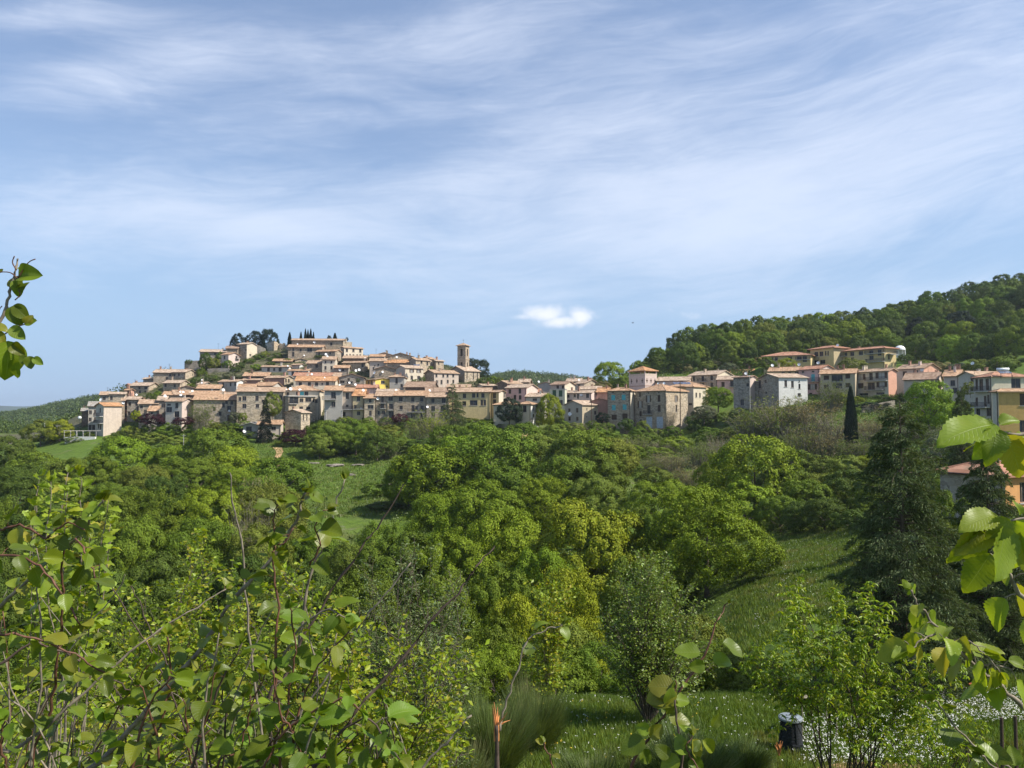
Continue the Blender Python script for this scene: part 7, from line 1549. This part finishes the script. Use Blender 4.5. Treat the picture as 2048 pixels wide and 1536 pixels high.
# ---- C: sapling leaning up below the largest stone house
rootC = Vector((.22, 1.65, gz(.22, 1.65)))
pc = Plant('fruit_sapling', rootC, 'thin leaning sapling with glossy leaves and a bare red tip, below the largest stone house', 'sapling')
K = dict(plant=pc)
brA([(1225,1640),(1262,1536),(1294,1478),(1347,1400),(1400,1325),(1428,1259),(1456,1206)],1.55,1.6,.0050,.0013,'redtwig',.10,root=rootC,t0=.85,size=.03,**K)
stc = pc.stem(smooth(pl([(1330,1430),(1352,1375),(1350,1360)],1.56,1.56),3), .0016, .001, M['redtwig'], 'twig')
pc.heroleaf(stc, [(1400,1305,1.58,1348,1302,0,(.1,-.55,.8)),(1410,1330,1.58,1378,1335,0,(.3,-1,.2)),(1446,1285,1.58,1488,1312,0,(.1,-.4,.9)),(1425,1322,1.58,1466,1318,0,(0,-.7,.7)),(1355,1385,1.56,1292,1392,0,(0,-.6,.8)),(1350,1375,1.56,1295,1372,.01,(0,-.8,.5)),(1352,1392,1.56,1300,1408,0,(0,-.5,.9)),
    (1345,1378,1.56,1358,1360,0,(.3,-1,.1)),(1340,1400,1.56,1380,1402,0,(0,-.6,.8)),(1345,1395,1.55,1336,1430,0,(.5,-1,0)),(1335,1410,1.55,1345,1375,0,(.3,-.9,.2)),(1338,1435,1.55,1382,1445,0,(-.1,-.6,.8)),(1300,1460,1.55,1272,1455,0,(.2,-1,.2)),(1290,1480,1.55,1240,1505,0,(.1,-.7,.7)),(1300,1475,1.55,1325,1450,0,(0,-1,.2)),
    (1282,1500,1.55,1300,1528,0,(.2,-.9,.4)),(1425,1455,1.5,1440,1428,0,(.2,-.9,.3)),(1405,1480,1.5,1430,1505,0,(.4,-.8,.3)),(1385,1478,1.5,1400,1520,0,(.6,-.8,.2)),(1350,1500,1.5,1385,1490,0,(0,-.7,.7)),(1360,1520,1.5,1320,1530,0,(0,-.6,.8)),(1365,1510,1.5,1360,1470,0,(.3,-1,0)),(1375,1525,1.5,1410,1540,0,(0,-.8,.5)),(1340,1515,1.5,1310,1490,0,(.2,-1,.2))], 'round', M['glossy'])
brA([(1365,1640),(1366,1536),(1357,1470),(1350,1400)],1.52,1.54,.0032,.0018,'darktwig',0,root=rootC,**K)
brA([(1480,1700),(1440,1600),(1400,1540),(1375,1500),(1385,1470)],1.48,1.5,.0028,.0012,'redtwig',.035,t0=.5,root=rootC,**K)
brA([(1100,1700),(1108,1560),(1098,1510),(1087,1485)],1.6,1.6,.0026,.0012,'redtwig',.035,t0=.6,size=.04,root=rootC,**K)
# ---- D: snapped stem with torn orange top and its leaning shoot
rootD = Vector((-.03, 1.75, gz(-.03, 1.75)))
pd_ = Plant('broken_shrub', rootD, 'snapped dark stem with torn orange wood at its top and one leaning leafy shoot', 'shrub')
st = pd_.stem(smooth(pl([(990,1700),(994,1536),(993,1450)],1.6,1.6,rootD),5), .0052, .0042, M['darktwig'])
q = MB()
for k, (dx_, dy_) in enumerate(((-8,-42),(-2,-30),(6,-22),(22,-28),(-5,-48),(28,-12),(2,-38))):
    a = P(993+k-3, 1452, 1.6)-rootD; e = P(993+dx_, 1452+dy_, 1.6+ng.uniform(-.01, .01))-rootD; q.tube([a-Vector((0, 0, .03)), a, a.lerp(e, .6)+Vector((ng.uniform(-.003, .003), 0, 0)), e], [.003, .0028, .0018, .0004], 4)
q.build('torn_wood', M['split'], st)
brA([(1000,1462),(1006,1428),(1031,1353),(1053,1287),(1090,1262),(1125,1248)],1.6,1.62,.0024,.0012,'greytwig',.045,t0=.35,size=.045,plant=pd_)
# ---- E: hanging toothed branches from the right
rootE = Vector((1.75, 1.9, gz(1.75, 1.9)))
pe = Plant('hornbeam_tree', rootE, 'overhanging branches with big pleated yellow-green leaves at the edge by the ochre apartment house', 'tree')
tr_ = pe.stem(smooth([rootE, rootE+Vector((.0, .05, 1.0)), rootE+Vector((-.06, 0, 2.0)), rootE+Vector((-.02, .1, 3.1))], 5), .028, .012, M['bark'], 'trunk')
K = dict(kind='toothed', lm='youngleaf', plant=pe)
brA([(2400,1600),(2180,1500),(2048,1415),(2002,1372),(1955,1334),(1908,1290),(1870,1250),(1840,1215),(1822,1180)],1.45,1.4,.0055,.0015,'greytwig',.018,size=.062,t0=.62,droop=.8,**K)
brA([(1955,1334),(1990,1330),(2030,1335),(2060,1330)],1.4,1.38,.002,.001,'greytwig',.020,size=.05,t0=.1,droop=.8,**K)
brA([(1880,1262),(1850,1275),(1830,1290),(1812,1300)],1.4,1.38,.002,.001,'greytwig',.020,size=.062,t0=.1,droop=.9,**K)
brA([(1900,1285),(1930,1280),(1960,1300),(2000,1345)],1.42,1.38,.002,.001,'greytwig',.020,size=.050,t0=.1,droop=.8,**K)
brA([(2400,1420),(2150,1290),(2048,1200),(2015,1140),(2000,1090),(1990,1060)],1.3,1.25,.0050,.0016,'greytwig',.024,size=.080,t0=.65,droop=1.0,**K)
e1 = pe.stem(smooth(pl([(2300,1180),(2150,1040),(2060,1035),(1985,1050)],1.2,1.2),4), .004, .0015, M['greytwig'])
pe.heroleaf(e1, [(1990,1030,1.2,1925,1045,-.02,(.1,-.5,.85)),(1990,1045,1.2,1897,1130,.03,(.6,-.8,.2)),(1985,1055,1.2,1912,1108,0,(.3,-.7,.6)),(2010,1050,1.2,2000,1165,-.03,(.5,-.9,.1)),(2030,1040,1.2,2040,1150,0,(-.3,-1,.1)),(1960,1060,1.2,1940,1115,.02,(.2,-1,0)),(2040,1030,1.2,2030,1000,0,(0,-.6,.8)),(2020,1040,1.18,1975,1080,0,(.2,-.8,.6)),(2045,1060,1.2,2075,1160,0,(-.2,-1,0))], 'toothed', M['youngleaf'])
e2 = pe.stem(smooth(pl([(2350,1000),(2200,880),(2100,850),(2040,870),(1975,855)],1.0,1.0),4), .0045, .0016, M['greytwig'])
pe.heroleaf(e2, [(1985,850,1.0,1882,862,-.02,(.05,-.42,.9)),(1978,856,1.0,1930,905,.03,(.5,-.8,.3)),(1985,855,1.0,1958,920,-.01,(.3,-1,.0)),(1990,858,.99,1990,920,-.02,(-.1,-1,.15)),(2010,870,1.0,2062,965,0,(-.4,-.9,.3)),(2030,868,1.0,2075,900,0,(0,-.7,.7)),(2000,850,1.0,2040,835,0,(0,-.5,.8))], 'toothed', M['youngleaf'])
brA([(2300,1700),(2180,1600),(2060,1560),(1960,1500),(1900,1440),(1870,1400)],1.5,1.45,.0035,.0012,'greytwig',.045,size=.05,t0=.5,kind='round',lm='glossy',plant=pe)
brA([(2300,1780),(2150,1640),(2060,1590),(2000,1540),(1960,1510)],1.4,1.35,.0035,.0014,'greytwig',.035,size=.06,t0=.5,kind='round',lm='glossy',plant=pe)

# ---- mid-distance leafy shrubs grown from leaders
def grow(name, label, cat, base, leaders, lmat, tw, leafsize, dens, kind='simple', twlen=.35, twgap=.10, r0=.02, seed=1, t0=.12, droop=.2, up=.35, bark='bark', perl=None, group=None, whorl=False, bs=0.0):
    """base: root point. leaders: list of 3D tip points. twigs and leaves follow the leaders"""
    rg = random.Random(seed); rng = np.random.default_rng(seed); root = empty(name, tuple(base), 0, label=label, cat=cat, group=group); q = MB(); LP = []; LA = []
    base0 = base
    for tip in leaders:
        base = base0+Vector((rg.uniform(-bs, bs)+(tip.x-base0.x)*bs*.35, rg.uniform(-bs, bs)*.5, 0)) if bs else base0
        if bs: base.z = hz_(base.x, base.y)-.05
        d = tip-base; H = d.length; c1_ = base+Vector((d.x*.25, d.y*.25, d.z*.42))+Vector((rg.gauss(0, .04), rg.gauss(0, .04), 0))*H; c2_ = base+Vector((d.x*.62, d.y*.62, d.z*.74))+Vector((rg.gauss(0, .025), rg.gauss(0, .025), 0))*H
        pts = smooth([base, c1_, c2_, tip], 7, .006*H/4); n = len(pts); rad = r0*rg.uniform(.6, 1)
        q.tube([p_-base0 for p_ in pts], [rad*(1-.93*(i/(n-1))**.8) for i in range(n)], 6, cap=False)
        d_ = H*t0
        seg = H/(n-1)
        while d_ < H:
            i = min(n-2, int(d_/seg)); f_ = d_/seg-i; p_ = pts[i].lerp(pts[i+1], min(1, f_)); tn = (pts[i+1]-pts[i]).normalized()
            L_ = twlen*rg.uniform(.5, 1.2)*(1.15-.75*(d_/H)**2); a = rg.uniform(0, 6.283); u_ = tn.cross(Vector((.2, 1, .1))).normalized(); w_ = tn.cross(u_)
            o_ = (u_*math.cos(a)+w_*math.sin(a)+tn*rg.uniform(.3, 1.1)+Vector((0, 0, up*.4))).normalized()
            e = p_+o_*L_; m_ = p_.lerp(e, .5)+Vector((0, 0, -L_*.03))
            q.tube([p_-base0, m_-base0, e-base0], [rad*.22, rad*.14, rad*.05], 3, cap=False)
            k_ = max(2, int(dens*L_))
            for j in range(k_):
                s_ = (j+rg.random())/k_; s_ = .15+.85*s_; pt = p_.lerp(e, s_)+Vector((rg.gauss(0, 1), rg.gauss(0, 1), rg.gauss(0, 1)))*L_*.10
                LP.append(tuple(pt-base0)); LA.append(tuple(o_*.5+Vector((rg.gauss(0, .7), rg.gauss(0, .7), rg.gauss(-droop, .4)))))
            d_ += twgap*rg.uniform(.6, 1.4)
    LP = np.array(LP); LA = np.array(LA); N = len(LP)
    if whorl:   # bunches of drooping leaflets
        LP = np.repeat(LP, whorl, 0); N = len(LP); a = rng.uniform(0, 6.283, N); LA = np.stack([np.cos(a), np.sin(a), -.55+rng.normal(size=N)*.35], -1)
    q.build('stems', M[bark], root, smooth=True)
    tv = LN_V if kind == 'lance' else LT_V
    v, f = place_leaves(tv, LT_F, LP, LA, np.concatenate([rng.normal(size=(N, 2))*.6, 0.6+0*rng.random((N, 1))], 1), leafsize*rng.uniform(.55, 1.25, N))
    obj('leaves', mesh_np('leaves', v, f, 3, [M[lmat]]), root); return root, N
def G(px, Y, dy=0): x = (px-1024)/F*Y; return Vector((x, Y+dy, hz_(x, Y+dy)-.05))
def tips(box, Y, n, seed, spread=.8, top=None):
    rg = random.Random(seed); x0, y0, x1, y1 = box; out_ = []
    for i in range(n):
        px = rg.uniform(x0, x1); py = y0+(y1-y0)*rg.random()**1.2
        if top: py = top(px)+(y1-top(px))*rg.random()**1.3
        out_.append(P(px, py, Y+rg.uniform(-spread, spread)))
    return out_
tp1 = lambda px: float(np.interp(px, [220,290,330,380,430,460,500], [1150,1110,1140,1125,1045,1110,1150]))
grow('plum_shrub', 'yellow-green shrub with upright plume-like shoots before the dark wood, below the long dark stone terrace', 'shrub', G(340,7.2), tips((225,1050,500,1360),7.2,34,3,.6,tp1), 'smallleaf', .3, .054, 52, twlen=.40, twgap=.085, r0=.016, seed=3)
tp2 = lambda px: float(np.interp(px, [460,560,640,700,760,850,930,960], [1150,1130,1150,1200,1250,1260,1270,1330]))
grow('plum_shrub', 'broad yellow-green shrub with golden tips behind the long bare shoots of the bush', 'shrub', G(690,6.6), tips((470,1130,955,1500),6.6,64,4,.8,tp2), 'smallleaf', .3, .056, 52, twlen=.42, twgap=.09, r0=.018, seed=4)
grow('plum_shrub', 'low yellow-green shrub half hidden by the close glossy fruit tree', 'shrub', G(200,5.6), tips((-60,1330,480,1520),5.6,46,5,.8), 'smallleaf', .3, .054, 44, twlen=.40, twgap=.10, r0=.016, seed=5)
tp3 = lambda px: float(np.interp(px, [700,760,820,870,920,950], [1130,1090,1060,1075,1110,1190]))
grow('willow_shrub', 'loose grey-green shrub with thin upright twigs rising in front of the valley wood', 'shrub', G(840,10.5), tips((715,1070,950,1330),10.5,46,6,.9,tp3), 'greyleaf', .3, .055, 38, kind='lance', twlen=.45, twgap=.10, r0=.020, seed=6)
tp4 = lambda px: float(np.interp(px, [1195,1225,1265,1320,1380,1425,1450], [1260,1140,1105,1100,1150,1200,1280]))
grow('apple_tree', 'apple tree with a crooked dark trunk standing in the garden grass', 'apple tree', G(1290,24.5), tips((1195,1100,1440,1340),24.5,70,7,1.3,tp4), 'appleleaf', .3, .095, 34, twlen=.70, twgap=.18, r0=.034, seed=7, t0=.30)
tp5 = lambda px: float(np.interp(px, [1490,1550,1600,1650,1700,1760,1800,1880,1960], [1290,1220,1140,1180,1105,1200,1210,1290,1370]))
tips5 = [q_ for q_ in tips((1495,1110,1955,1420),18.4,30,8,1.2,tp5) if not (proj(q_)[0] < 1630 and proj(q_)[1] > 1320)]
grow('ash_sapling', 'many-stemmed tree with drooping bright leaflets, rising beside the compost bin', 'tree', G(1700,18.4), tips5, 'lanceleaf', .3, .130, 8.0, kind='lance', twlen=.85, twgap=.15, r0=.026, seed=8, t0=.42, bark='darktwig', whorl=9, bs=.55)
grow('ash_sapling', 'low spreading young tree with yellow-green leaflets at the bottom edge near the dark fence posts', 'tree', G(1860,17.0), tips((1720,1450,2000,1560),17.0,18,9,.7), 'lanceleaf', .3, .12, 5, kind='lance', twlen=.6, twgap=.22, r0=.025, seed=9, t0=.3, bark='darktwig', whorl=7)
grow('elder_shrub', 'shrub dotted with cream blossom above the dark shrubs, below the pink house', 'shrub', G(1095,30), tips((1060,1165,1135,1260),30,22,10,.9), 'smallleaf', .3, .16, 16, twlen=.8, twgap=.3, r0=.016, seed=10, t0=.1)
tp6 = lambda px: float(np.interp(px, [50,90,130,180,220], [990,935,925,940,1000]))
ok_ = Plant('oak_sapling', G(120, 3.2), 'oak sapling with yellow lobed leaves behind the glossy fruit tree, under the white garden wall', 'oak sapling')
for i, t_ in enumerate(tips((45,925,225,1080),3.1,13,11,.3,tp6)):
    b_ = G(120, 3.2); p_ = smooth([b_, b_.lerp(t_, .55)+Vector((ng.gauss(0, .04), 0, .15)), b_.lerp(t_, .82)+Vector((ng.gauss(0, .03), 0, .05)), t_], 6, .003)
    st = ok_.stem(p_, .0045, .0012, M['greytwig']); ok_.leafed(st, p_, 'lobed', M['youngleaf'],   .075, .020, .72, 1.0, droop=.1, pet=.15)
# ---- garden: broom clumps, flowers, bin, stakes, posts, pot
def region(n, x0, x1, y0, y1, jit=0):
    """ground points seen inside a pixel box of the flat garden"""
    X, Y_, Z = scat(n, x0, x1, 17.2, 31.0); qx, qy = projn(X, Y_, Z); k = (qy > y0) & (qy < y1); return X[k], Y_[k], Z[k]
def broom(label, px, Y, wpx, h_, n, seed):
    x, y = (px-1024)/F*Y, Y; g_ = np.random.default_rng(seed); a = g_.uniform(0, 6.283, n); r = np.sqrt(g_.random(n))*wpx*Y/F/2; X = x+np.cos(a)*r*.55; Y2 = y+np.sin(a)*r*.55; Z = height(X, Y2)
    hh = h_*g_.uniform(.35, 1.25, n)*(1+.25*np.sin(a*3+seed)); r = r*(1+.3*np.sin(a*2+seed*1.7)); lean = np.stack([np.cos(a)*r*.6, np.sin(a)*r*.6, hh], -1); base = np.stack([X, Y2, Z], -1); sd_ = rdirs(g_, n)*np.array([1, 1, 0])*.0055; mid_ = base+lean*np.array([.4, .4, .6])+g_.normal(size=(n, 3))*.02; top_ = base+lean+g_.normal(size=(n, 3))*.04
    v = np.stack([base-sd_, base+sd_, mid_+sd_, mid_-sd_, top_], 1).reshape(-1, 3); i0 = (np.arange(n)*5)[:, None]
    f = np.concatenate([i0+np.array([[0, 1, 2]]), i0+np.array([[0, 2, 3]]), i0+np.array([[3, 2, 4]])], 1).reshape(-1, 3)
    v -= np.array([x, y, hz_(x, y)]); root = obj('broom_bush', mesh_np('broom_bush', v, f, 3, [M['broom']]), None, label=label, cat='broom bush'); root.location = (x, y, hz_(x, y))
broom('rounded clump of rush-like broom stems left of the snapped stem', 985, 20.5, 170, 1.35, 6000, 1)
broom('taller broom clump behind the snapped stem, at the garden edge', 1065, 22.5, 150, 1.35, 5200, 2)
broom('wide low broom clump below the apple tree', 1370, 19.3, 230, .95, 7500, 3)
broom('dark broom clump between the apple tree and the compost bin', 1478, 20.2, 120, .6, 4500, 4)
broom('greyish broom clump at the bottom edge beside the bare shoot', 930, 18.4, 120, .9, 4200, 5)
broom('small broom clump at the bottom edge below the snapped stem', 1180, 18.6, 150, .75, 4200, 6)
m_fl = plain('white_petals', (0.80, 0.80, 0.74), .6, 0, .1, 3); m_yf = plain('yellow_petals', (0.75, 0.50, 0.04), .6, 0, .15, 3)
def flowers(name, X, Y_, Z, h_, s_, mat):
    n = len(X); pos = np.stack([X, Y_, Z+h_*gr.uniform(.5, 1.2, n)], -1); k = np.repeat(np.arange(n), 3); N = len(k); p_ = pos[k]+gr.normal(size=(N, 3))*s_*.5
    v, f = place_leaves(LT_V*np.array([1, 1.6, 1]), LT_F, p_, rdirs(gr, N)*np.array([1, 1, .3]), np.array([[0, -.4, 1.]])+gr.normal(size=(N, 3))*.3, s_*gr.uniform(.7, 1.3, N)); obj(name, mesh_np(name, v, f, 3, [mat]), None, kind='stuff')
a = region(5200, 1590, 1900, 1440, 1536); b_ = region(5500, 1780, 2048, 1385, 1450); c_ = region(420, 1100, 1600, 1400, 1536); X, Y_, Z = (np.concatenate(q_) for q_ in zip(a, b_, c_)); flowers('white_daisies', X, Y_, Z, .20, .024, m_fl)
X, Y_, Z = region(170, 900, 1400, 1410, 1536); flowers('yellow_wildflowers', X, Y_, Z, .30, .028, m_yf)
x, y, z = scat(700, 1500, 1720, 50, 95, inc=MEAD[2]); flowers('meadow_flowers', x, y, z, .25, .035, m_fl)
M['bin'] = plain('dark_grey_plastic', (0.020, 0.023, 0.028), .65, 0, .1, 2); M['binlid'] = plain('grey_plastic_lid', (0.20, 0.23, 0.25), .5, 0, .08, 2)
def compost():
    g = G(1571, 22.0); g.z = P(1571, 1498, 22).z-.03; root = empty('compost_bin', g, R(12), label='dark tapered compost bin with a pale grey lid in the daisy grass', cat='compost bin'); q = MB(); n = 28; z = 0; H_ = .88; k = 11
    def ring(zz, r_): return [(r_*math.cos(2*math.pi*j/n), r_*math.sin(2*math.pi*j/n), zz) for j in range(n)]
    rs = []
    for i in range(k+1):
        zz = H_*i/k; r_ = .35-.085*i/k; rs.append(ring(zz, r_)); 
        if i < k: rs.append(ring(zz+H_/k*.80, r_-.006)); rs.append(ring(zz+H_/k*.86, r_-.022)); rs.append(ring(zz+H_/k*.97, r_-.022))
    for A_, B_ in zip(rs[:-1], rs[1:]):
        for j in range(n): q.poly([A_[j], A_[(j+1) % n], B_[(j+1) % n], B_[j]])
    for a_ in (0, 1.57, 3.14, 4.71): 
        for i in range(8): q.obox(Matrix.Translation((math.cos(a_)*(.345-.0105*i), math.sin(a_)*(.345-.0105*i), .055+i*.11)) @ Matrix.Rotation(a_, 4, 'Z'), .035, .05, .115)
    q.build('body', M['bin'], root)
    q = MB(); rs = [ring(H_-.02, .285), ring(H_-.02, .325), ring(H_+.03, .325), ring(H_+.055, .29), ring(H_+.06, .22), ring(H_+.085, .20)]
    for A_, B_ in zip(rs[:-1], rs[1:]):
        for j in range(n): q.poly([A_[j], A_[(j+1) % n], B_[(j+1) % n], B_[j]])
    q.poly(rs[-1]); q.box(-.12, .12, -.02, .02, H_+.086, H_+.115); q.build('lid', M['binlid'], root, smooth=False)
    q = MB(); q.obox(Matrix.Translation((0.0, -.335, .16)), .30, .03, .24); q.obox(Matrix.Translation((0.0, -.355, .24)), .12, .02, .03); q.build('hatch', M['bin'], root)
compost()
def frame_():
    a = P(1604, 1475, 23.0); b_ = P(1624, 1470, 23.9); root = empty('wooden_frame', a, 0, label='pale weathered wooden frame of two stakes and a crossbar beside the compost bin', cat='frame'); q = MB(); d = b_-a; h_ = P(1604, 1403, 23.0).z-a.z
    q.tube([(0, 0, -.2), (0.02, 0, h_)], .022, 6); q.build('stake', M['twig'], root); q = MB(); q.tube([(d.x, d.y, -.2), (d.x-.01, d.y, h_-.02)], .022, 6); q.build('stake', M['twig'], root)
    q = MB(); q.obox(Matrix.Translation((d.x/2, d.y/2, h_)) @ Matrix.Rotation(math.atan2(d.y, d.x), 4, 'Z'), d.length+.1, .09, .035); q.build('crossbar', M['twig'], root)
frame_()
for i, (px, t0_, b0, Y, lab) in enumerate(((1653,1400,1445,24.5,'thin garden stake among the daisies, nearest the wooden frame'),(1673,1420,1468,23,'second thin garden stake among the daisies, behind the many-stemmed tree'),(1840,1390,1425,26,'thin dark stake by the red pots'),
        (2005,1435,1520,20.0,'dark fence post in the shade, farther from the picture edge'),(2033,1432,1530,19.8,'dark fence post in the shade, closest to the picture edge'),(1934,1470,1500,20.5,'short dark post stub in the shade beside the bare earth'))):
    a = P(px, b0, Y); top_ = P(px, t0_, Y); q = MB(); r_ = .045 if px > 1930 else .02; q.tube([(0, 0, -.3), (0, 0, top_.z-a.z)], [r_, r_*.95], 8); q.build('fence_post' if px > 1930 else 'garden_stake', M['darktwig'] if px > 1800 else M['twig'], None, label=lab, cat='post' if px > 1930 else 'stake', smooth=False).location = a
def pot(px, py, Y, s_, label):
    a = P(px, py, Y); root = empty('flower_pot', a, 0, label=label, cat='flower pot'); q = MB(); n = 20; pr = [(.0, 0), (.13, 0), (.19, .26), (.215, .26), (.215, .32), (.19, .32), (.18, .24), (0, .24)]
    for (r0_, z0_), (r1_, z1_) in zip(pr[:-1], pr[1:]):
        for j in range(n):
            c0, s0, c1_, s1_ = math.cos(2*math.pi*j/n)*s_, math.sin(2*math.pi*j/n)*s_, math.cos(2*math.pi*(j+1)/n)*s_, math.sin(2*math.pi*(j+1)/n)*s_
            q.poly([(r0_*c0, r0_*s0, z0_*s_), (r0_*c1_, r0_*s1_, z0_*s_), (r1_*c1_, r1_*s1_, z1_*s_), (r1_*c0, r1_*s0, z1_*s_)])
    q.build('pot', plain('terracotta_pot', (0.36, 0.12, 0.06), .8), root, smooth=False)
pot(1949, 1383, 28.2, .8, 'red terracotta pot at the foot of the broad garden cedar'); pot(1846, 1404, 27, .9, 'reddish pot half hidden by the many-stemmed tree')
def rusty():
    a = P(1558, 1503, 20.8); root = empty('dead_shrub', a, 0, label='small rust-red dead branch stump in front of the compost bin', cat='shrub'); q = MB()
    for k in range(9):
        e = Vector((ng.gauss(0, .09), ng.gauss(0, .05), ng.uniform(.1, .30))); q.tube([(0, 0, -.1), tuple(e*.5+Vector((ng.gauss(0, .02), 0, 0))), tuple(e)], [.02, .016, .004], 5)
    q.build('twigs', M['split'], root)
rusty()
def teal_fence():
    a = P(1686, 1130, 78); b_ = P(1704, 1112, 82); root = empty('garden_fence', a, 0, label='short teal railing at the far end of the sloping meadow beside the cedar', cat='fence'); d = b_-a; L = Vector((d.x, d.y, 0)).length; n = 9; q = MB()
    for k in range(n+1): t_ = k/n; q.tube([(d.x*t_, d.y*t_, d.z*t_-.4), (d.x*t_, d.y*t_, d.z*t_+.9)], .018, 5)
    q.build('bars', M['turq'], root); q = MB(); q.tube([(0, 0, .85), (d.x, d.y, d.z+.85)], .03, 5); q.tube([(0, 0, .15), (d.x, d.y, d.z+.15)], .025, 5); q.build('rails', M['turq'], root)
teal_fence()
# dirt path in the meadow, bare earth patches
def sheet(name, pix, mat, lift=.05, wid=None):
    q = MB(); rows = []
    for px, py, Y, w_ in pix: c = P(px, py, Y); rows.append([Vector((c.x+w_*u, c.y, hz_(c.x+w_*u, c.y)+lift)) for u in (-.5, -.2, .2, .5)])
    for A_, B_ in zip(rows[:-1], rows[1:]):
        for j in range(3): q.poly([tuple(A_[j]), tuple(A_[j+1]), tuple(B_[j+1]), tuple(B_[j])])
    q.build(name, mat, None, kind='structure')
M['earth'] = plain('bare_clay', (0.42, 0.27, 0.14), .95, 0, .3, .8)
def trackpts(pts, n=14):
    out_ = []
    for i in range(n):
        t_ = i/(n-1)*(len(pts)-1); k = min(len(pts)-2, int(t_)); f_ = t_-k; out_.append(tuple(a_*(1-f_)+b2*f_ for a_, b2 in zip(pts[k], pts[k+1])))
    return out_
sheet('dirt_path', trackpts([(561,917,178,1.6),(560,908,186,1.5),(555,900,194,1.4),(560,893,202,1.8),(555,886,209,2.6)]), M['earth'], .10)
sheet('earth_patch', trackpts([(1058,868,214,5),(1066,860,222,6)], 6), M['earth'], .15)
sheet('earth_patch', trackpts([(1640,1545,19.4,2.2),(1700,1528,20,3.0),(1790,1508,20.6,2.6)], 8), M['earth'], .03)

M['rock'] = plain('pale_grey_rock', (0.20, 0.175, 0.145), .95, 0, .45, 1.6)
def outcrop(px, py, Y, w_, seed, label):
    a = P(px, py, Y); z = hz_(a.x, a.y); rg = random.Random(seed); bm = bmesh.new(); bmesh.ops.create_icosphere(bm, subdivisions=3, radius=1.0)
    for v in bm.verts:
        n_ = mnoise.noise(v.co*1.7+Vector((seed*3.1, 0, 0)))*.45+mnoise.noise(v.co*4.5+Vector((0, seed*2.0, 0)))*.2
        v.co = Vector((v.co.x*w_*.5, v.co.y*w_*.4, v.co.z*w_*.06))*(1+n_)
    me = bpy.data.meshes.new('rock'); bm.to_mesh(me); bm.free(); o_ = obj('rock', me, None, M['rock'], label=label, cat='rock', group='rocks of the meadow'); o_.location = (a.x, a.y, z+.01*w_)
outcrop(669,926,187,5.2,1,'largest pale rock outcrop in the grass of the meadow below the concrete house')
outcrop(716,924,188,3.6,2,'pale rock outcrop in the meadow just east of the largest one')
outcrop(628,921,189,3.4,3,'flat rock outcrop in the meadow just west of the largest one')
outcrop(697,949,176,3.6,4,'greyish rock in the meadow lower down the slope than the largest one')
outcrop(775,984,160,4.2,5,'reddish-grey rock at the lower edge of the meadow near the dark bushes')
# ---------------------------------------------------------------- air
hb = MB(); hb.box(-11000, 11000, -300, 7600, -110, 135); hm = bpy.data.materials.new('air'); hm.use_nodes = True; ht = NT(hm.node_tree); ht.n.clear()
ho = ht.node('ShaderNodeOutputMaterial'); hv = ht.node('ShaderNodeVolumePrincipled'); hv.inputs['Color'].default_value = (0.80, 0.88, 1.0, 1); hv.inputs['Density'].default_value = 0.00011; hv.inputs['Anisotropy'].default_value = 0.3
ht.l.new(hv.outputs[0], ho.inputs['Volume']); hm.cycles.homogeneous_volume = True if hasattr(hm.cycles, 'homogeneous_volume') else None
hb.build('haze', hm, None, kind='stuff')
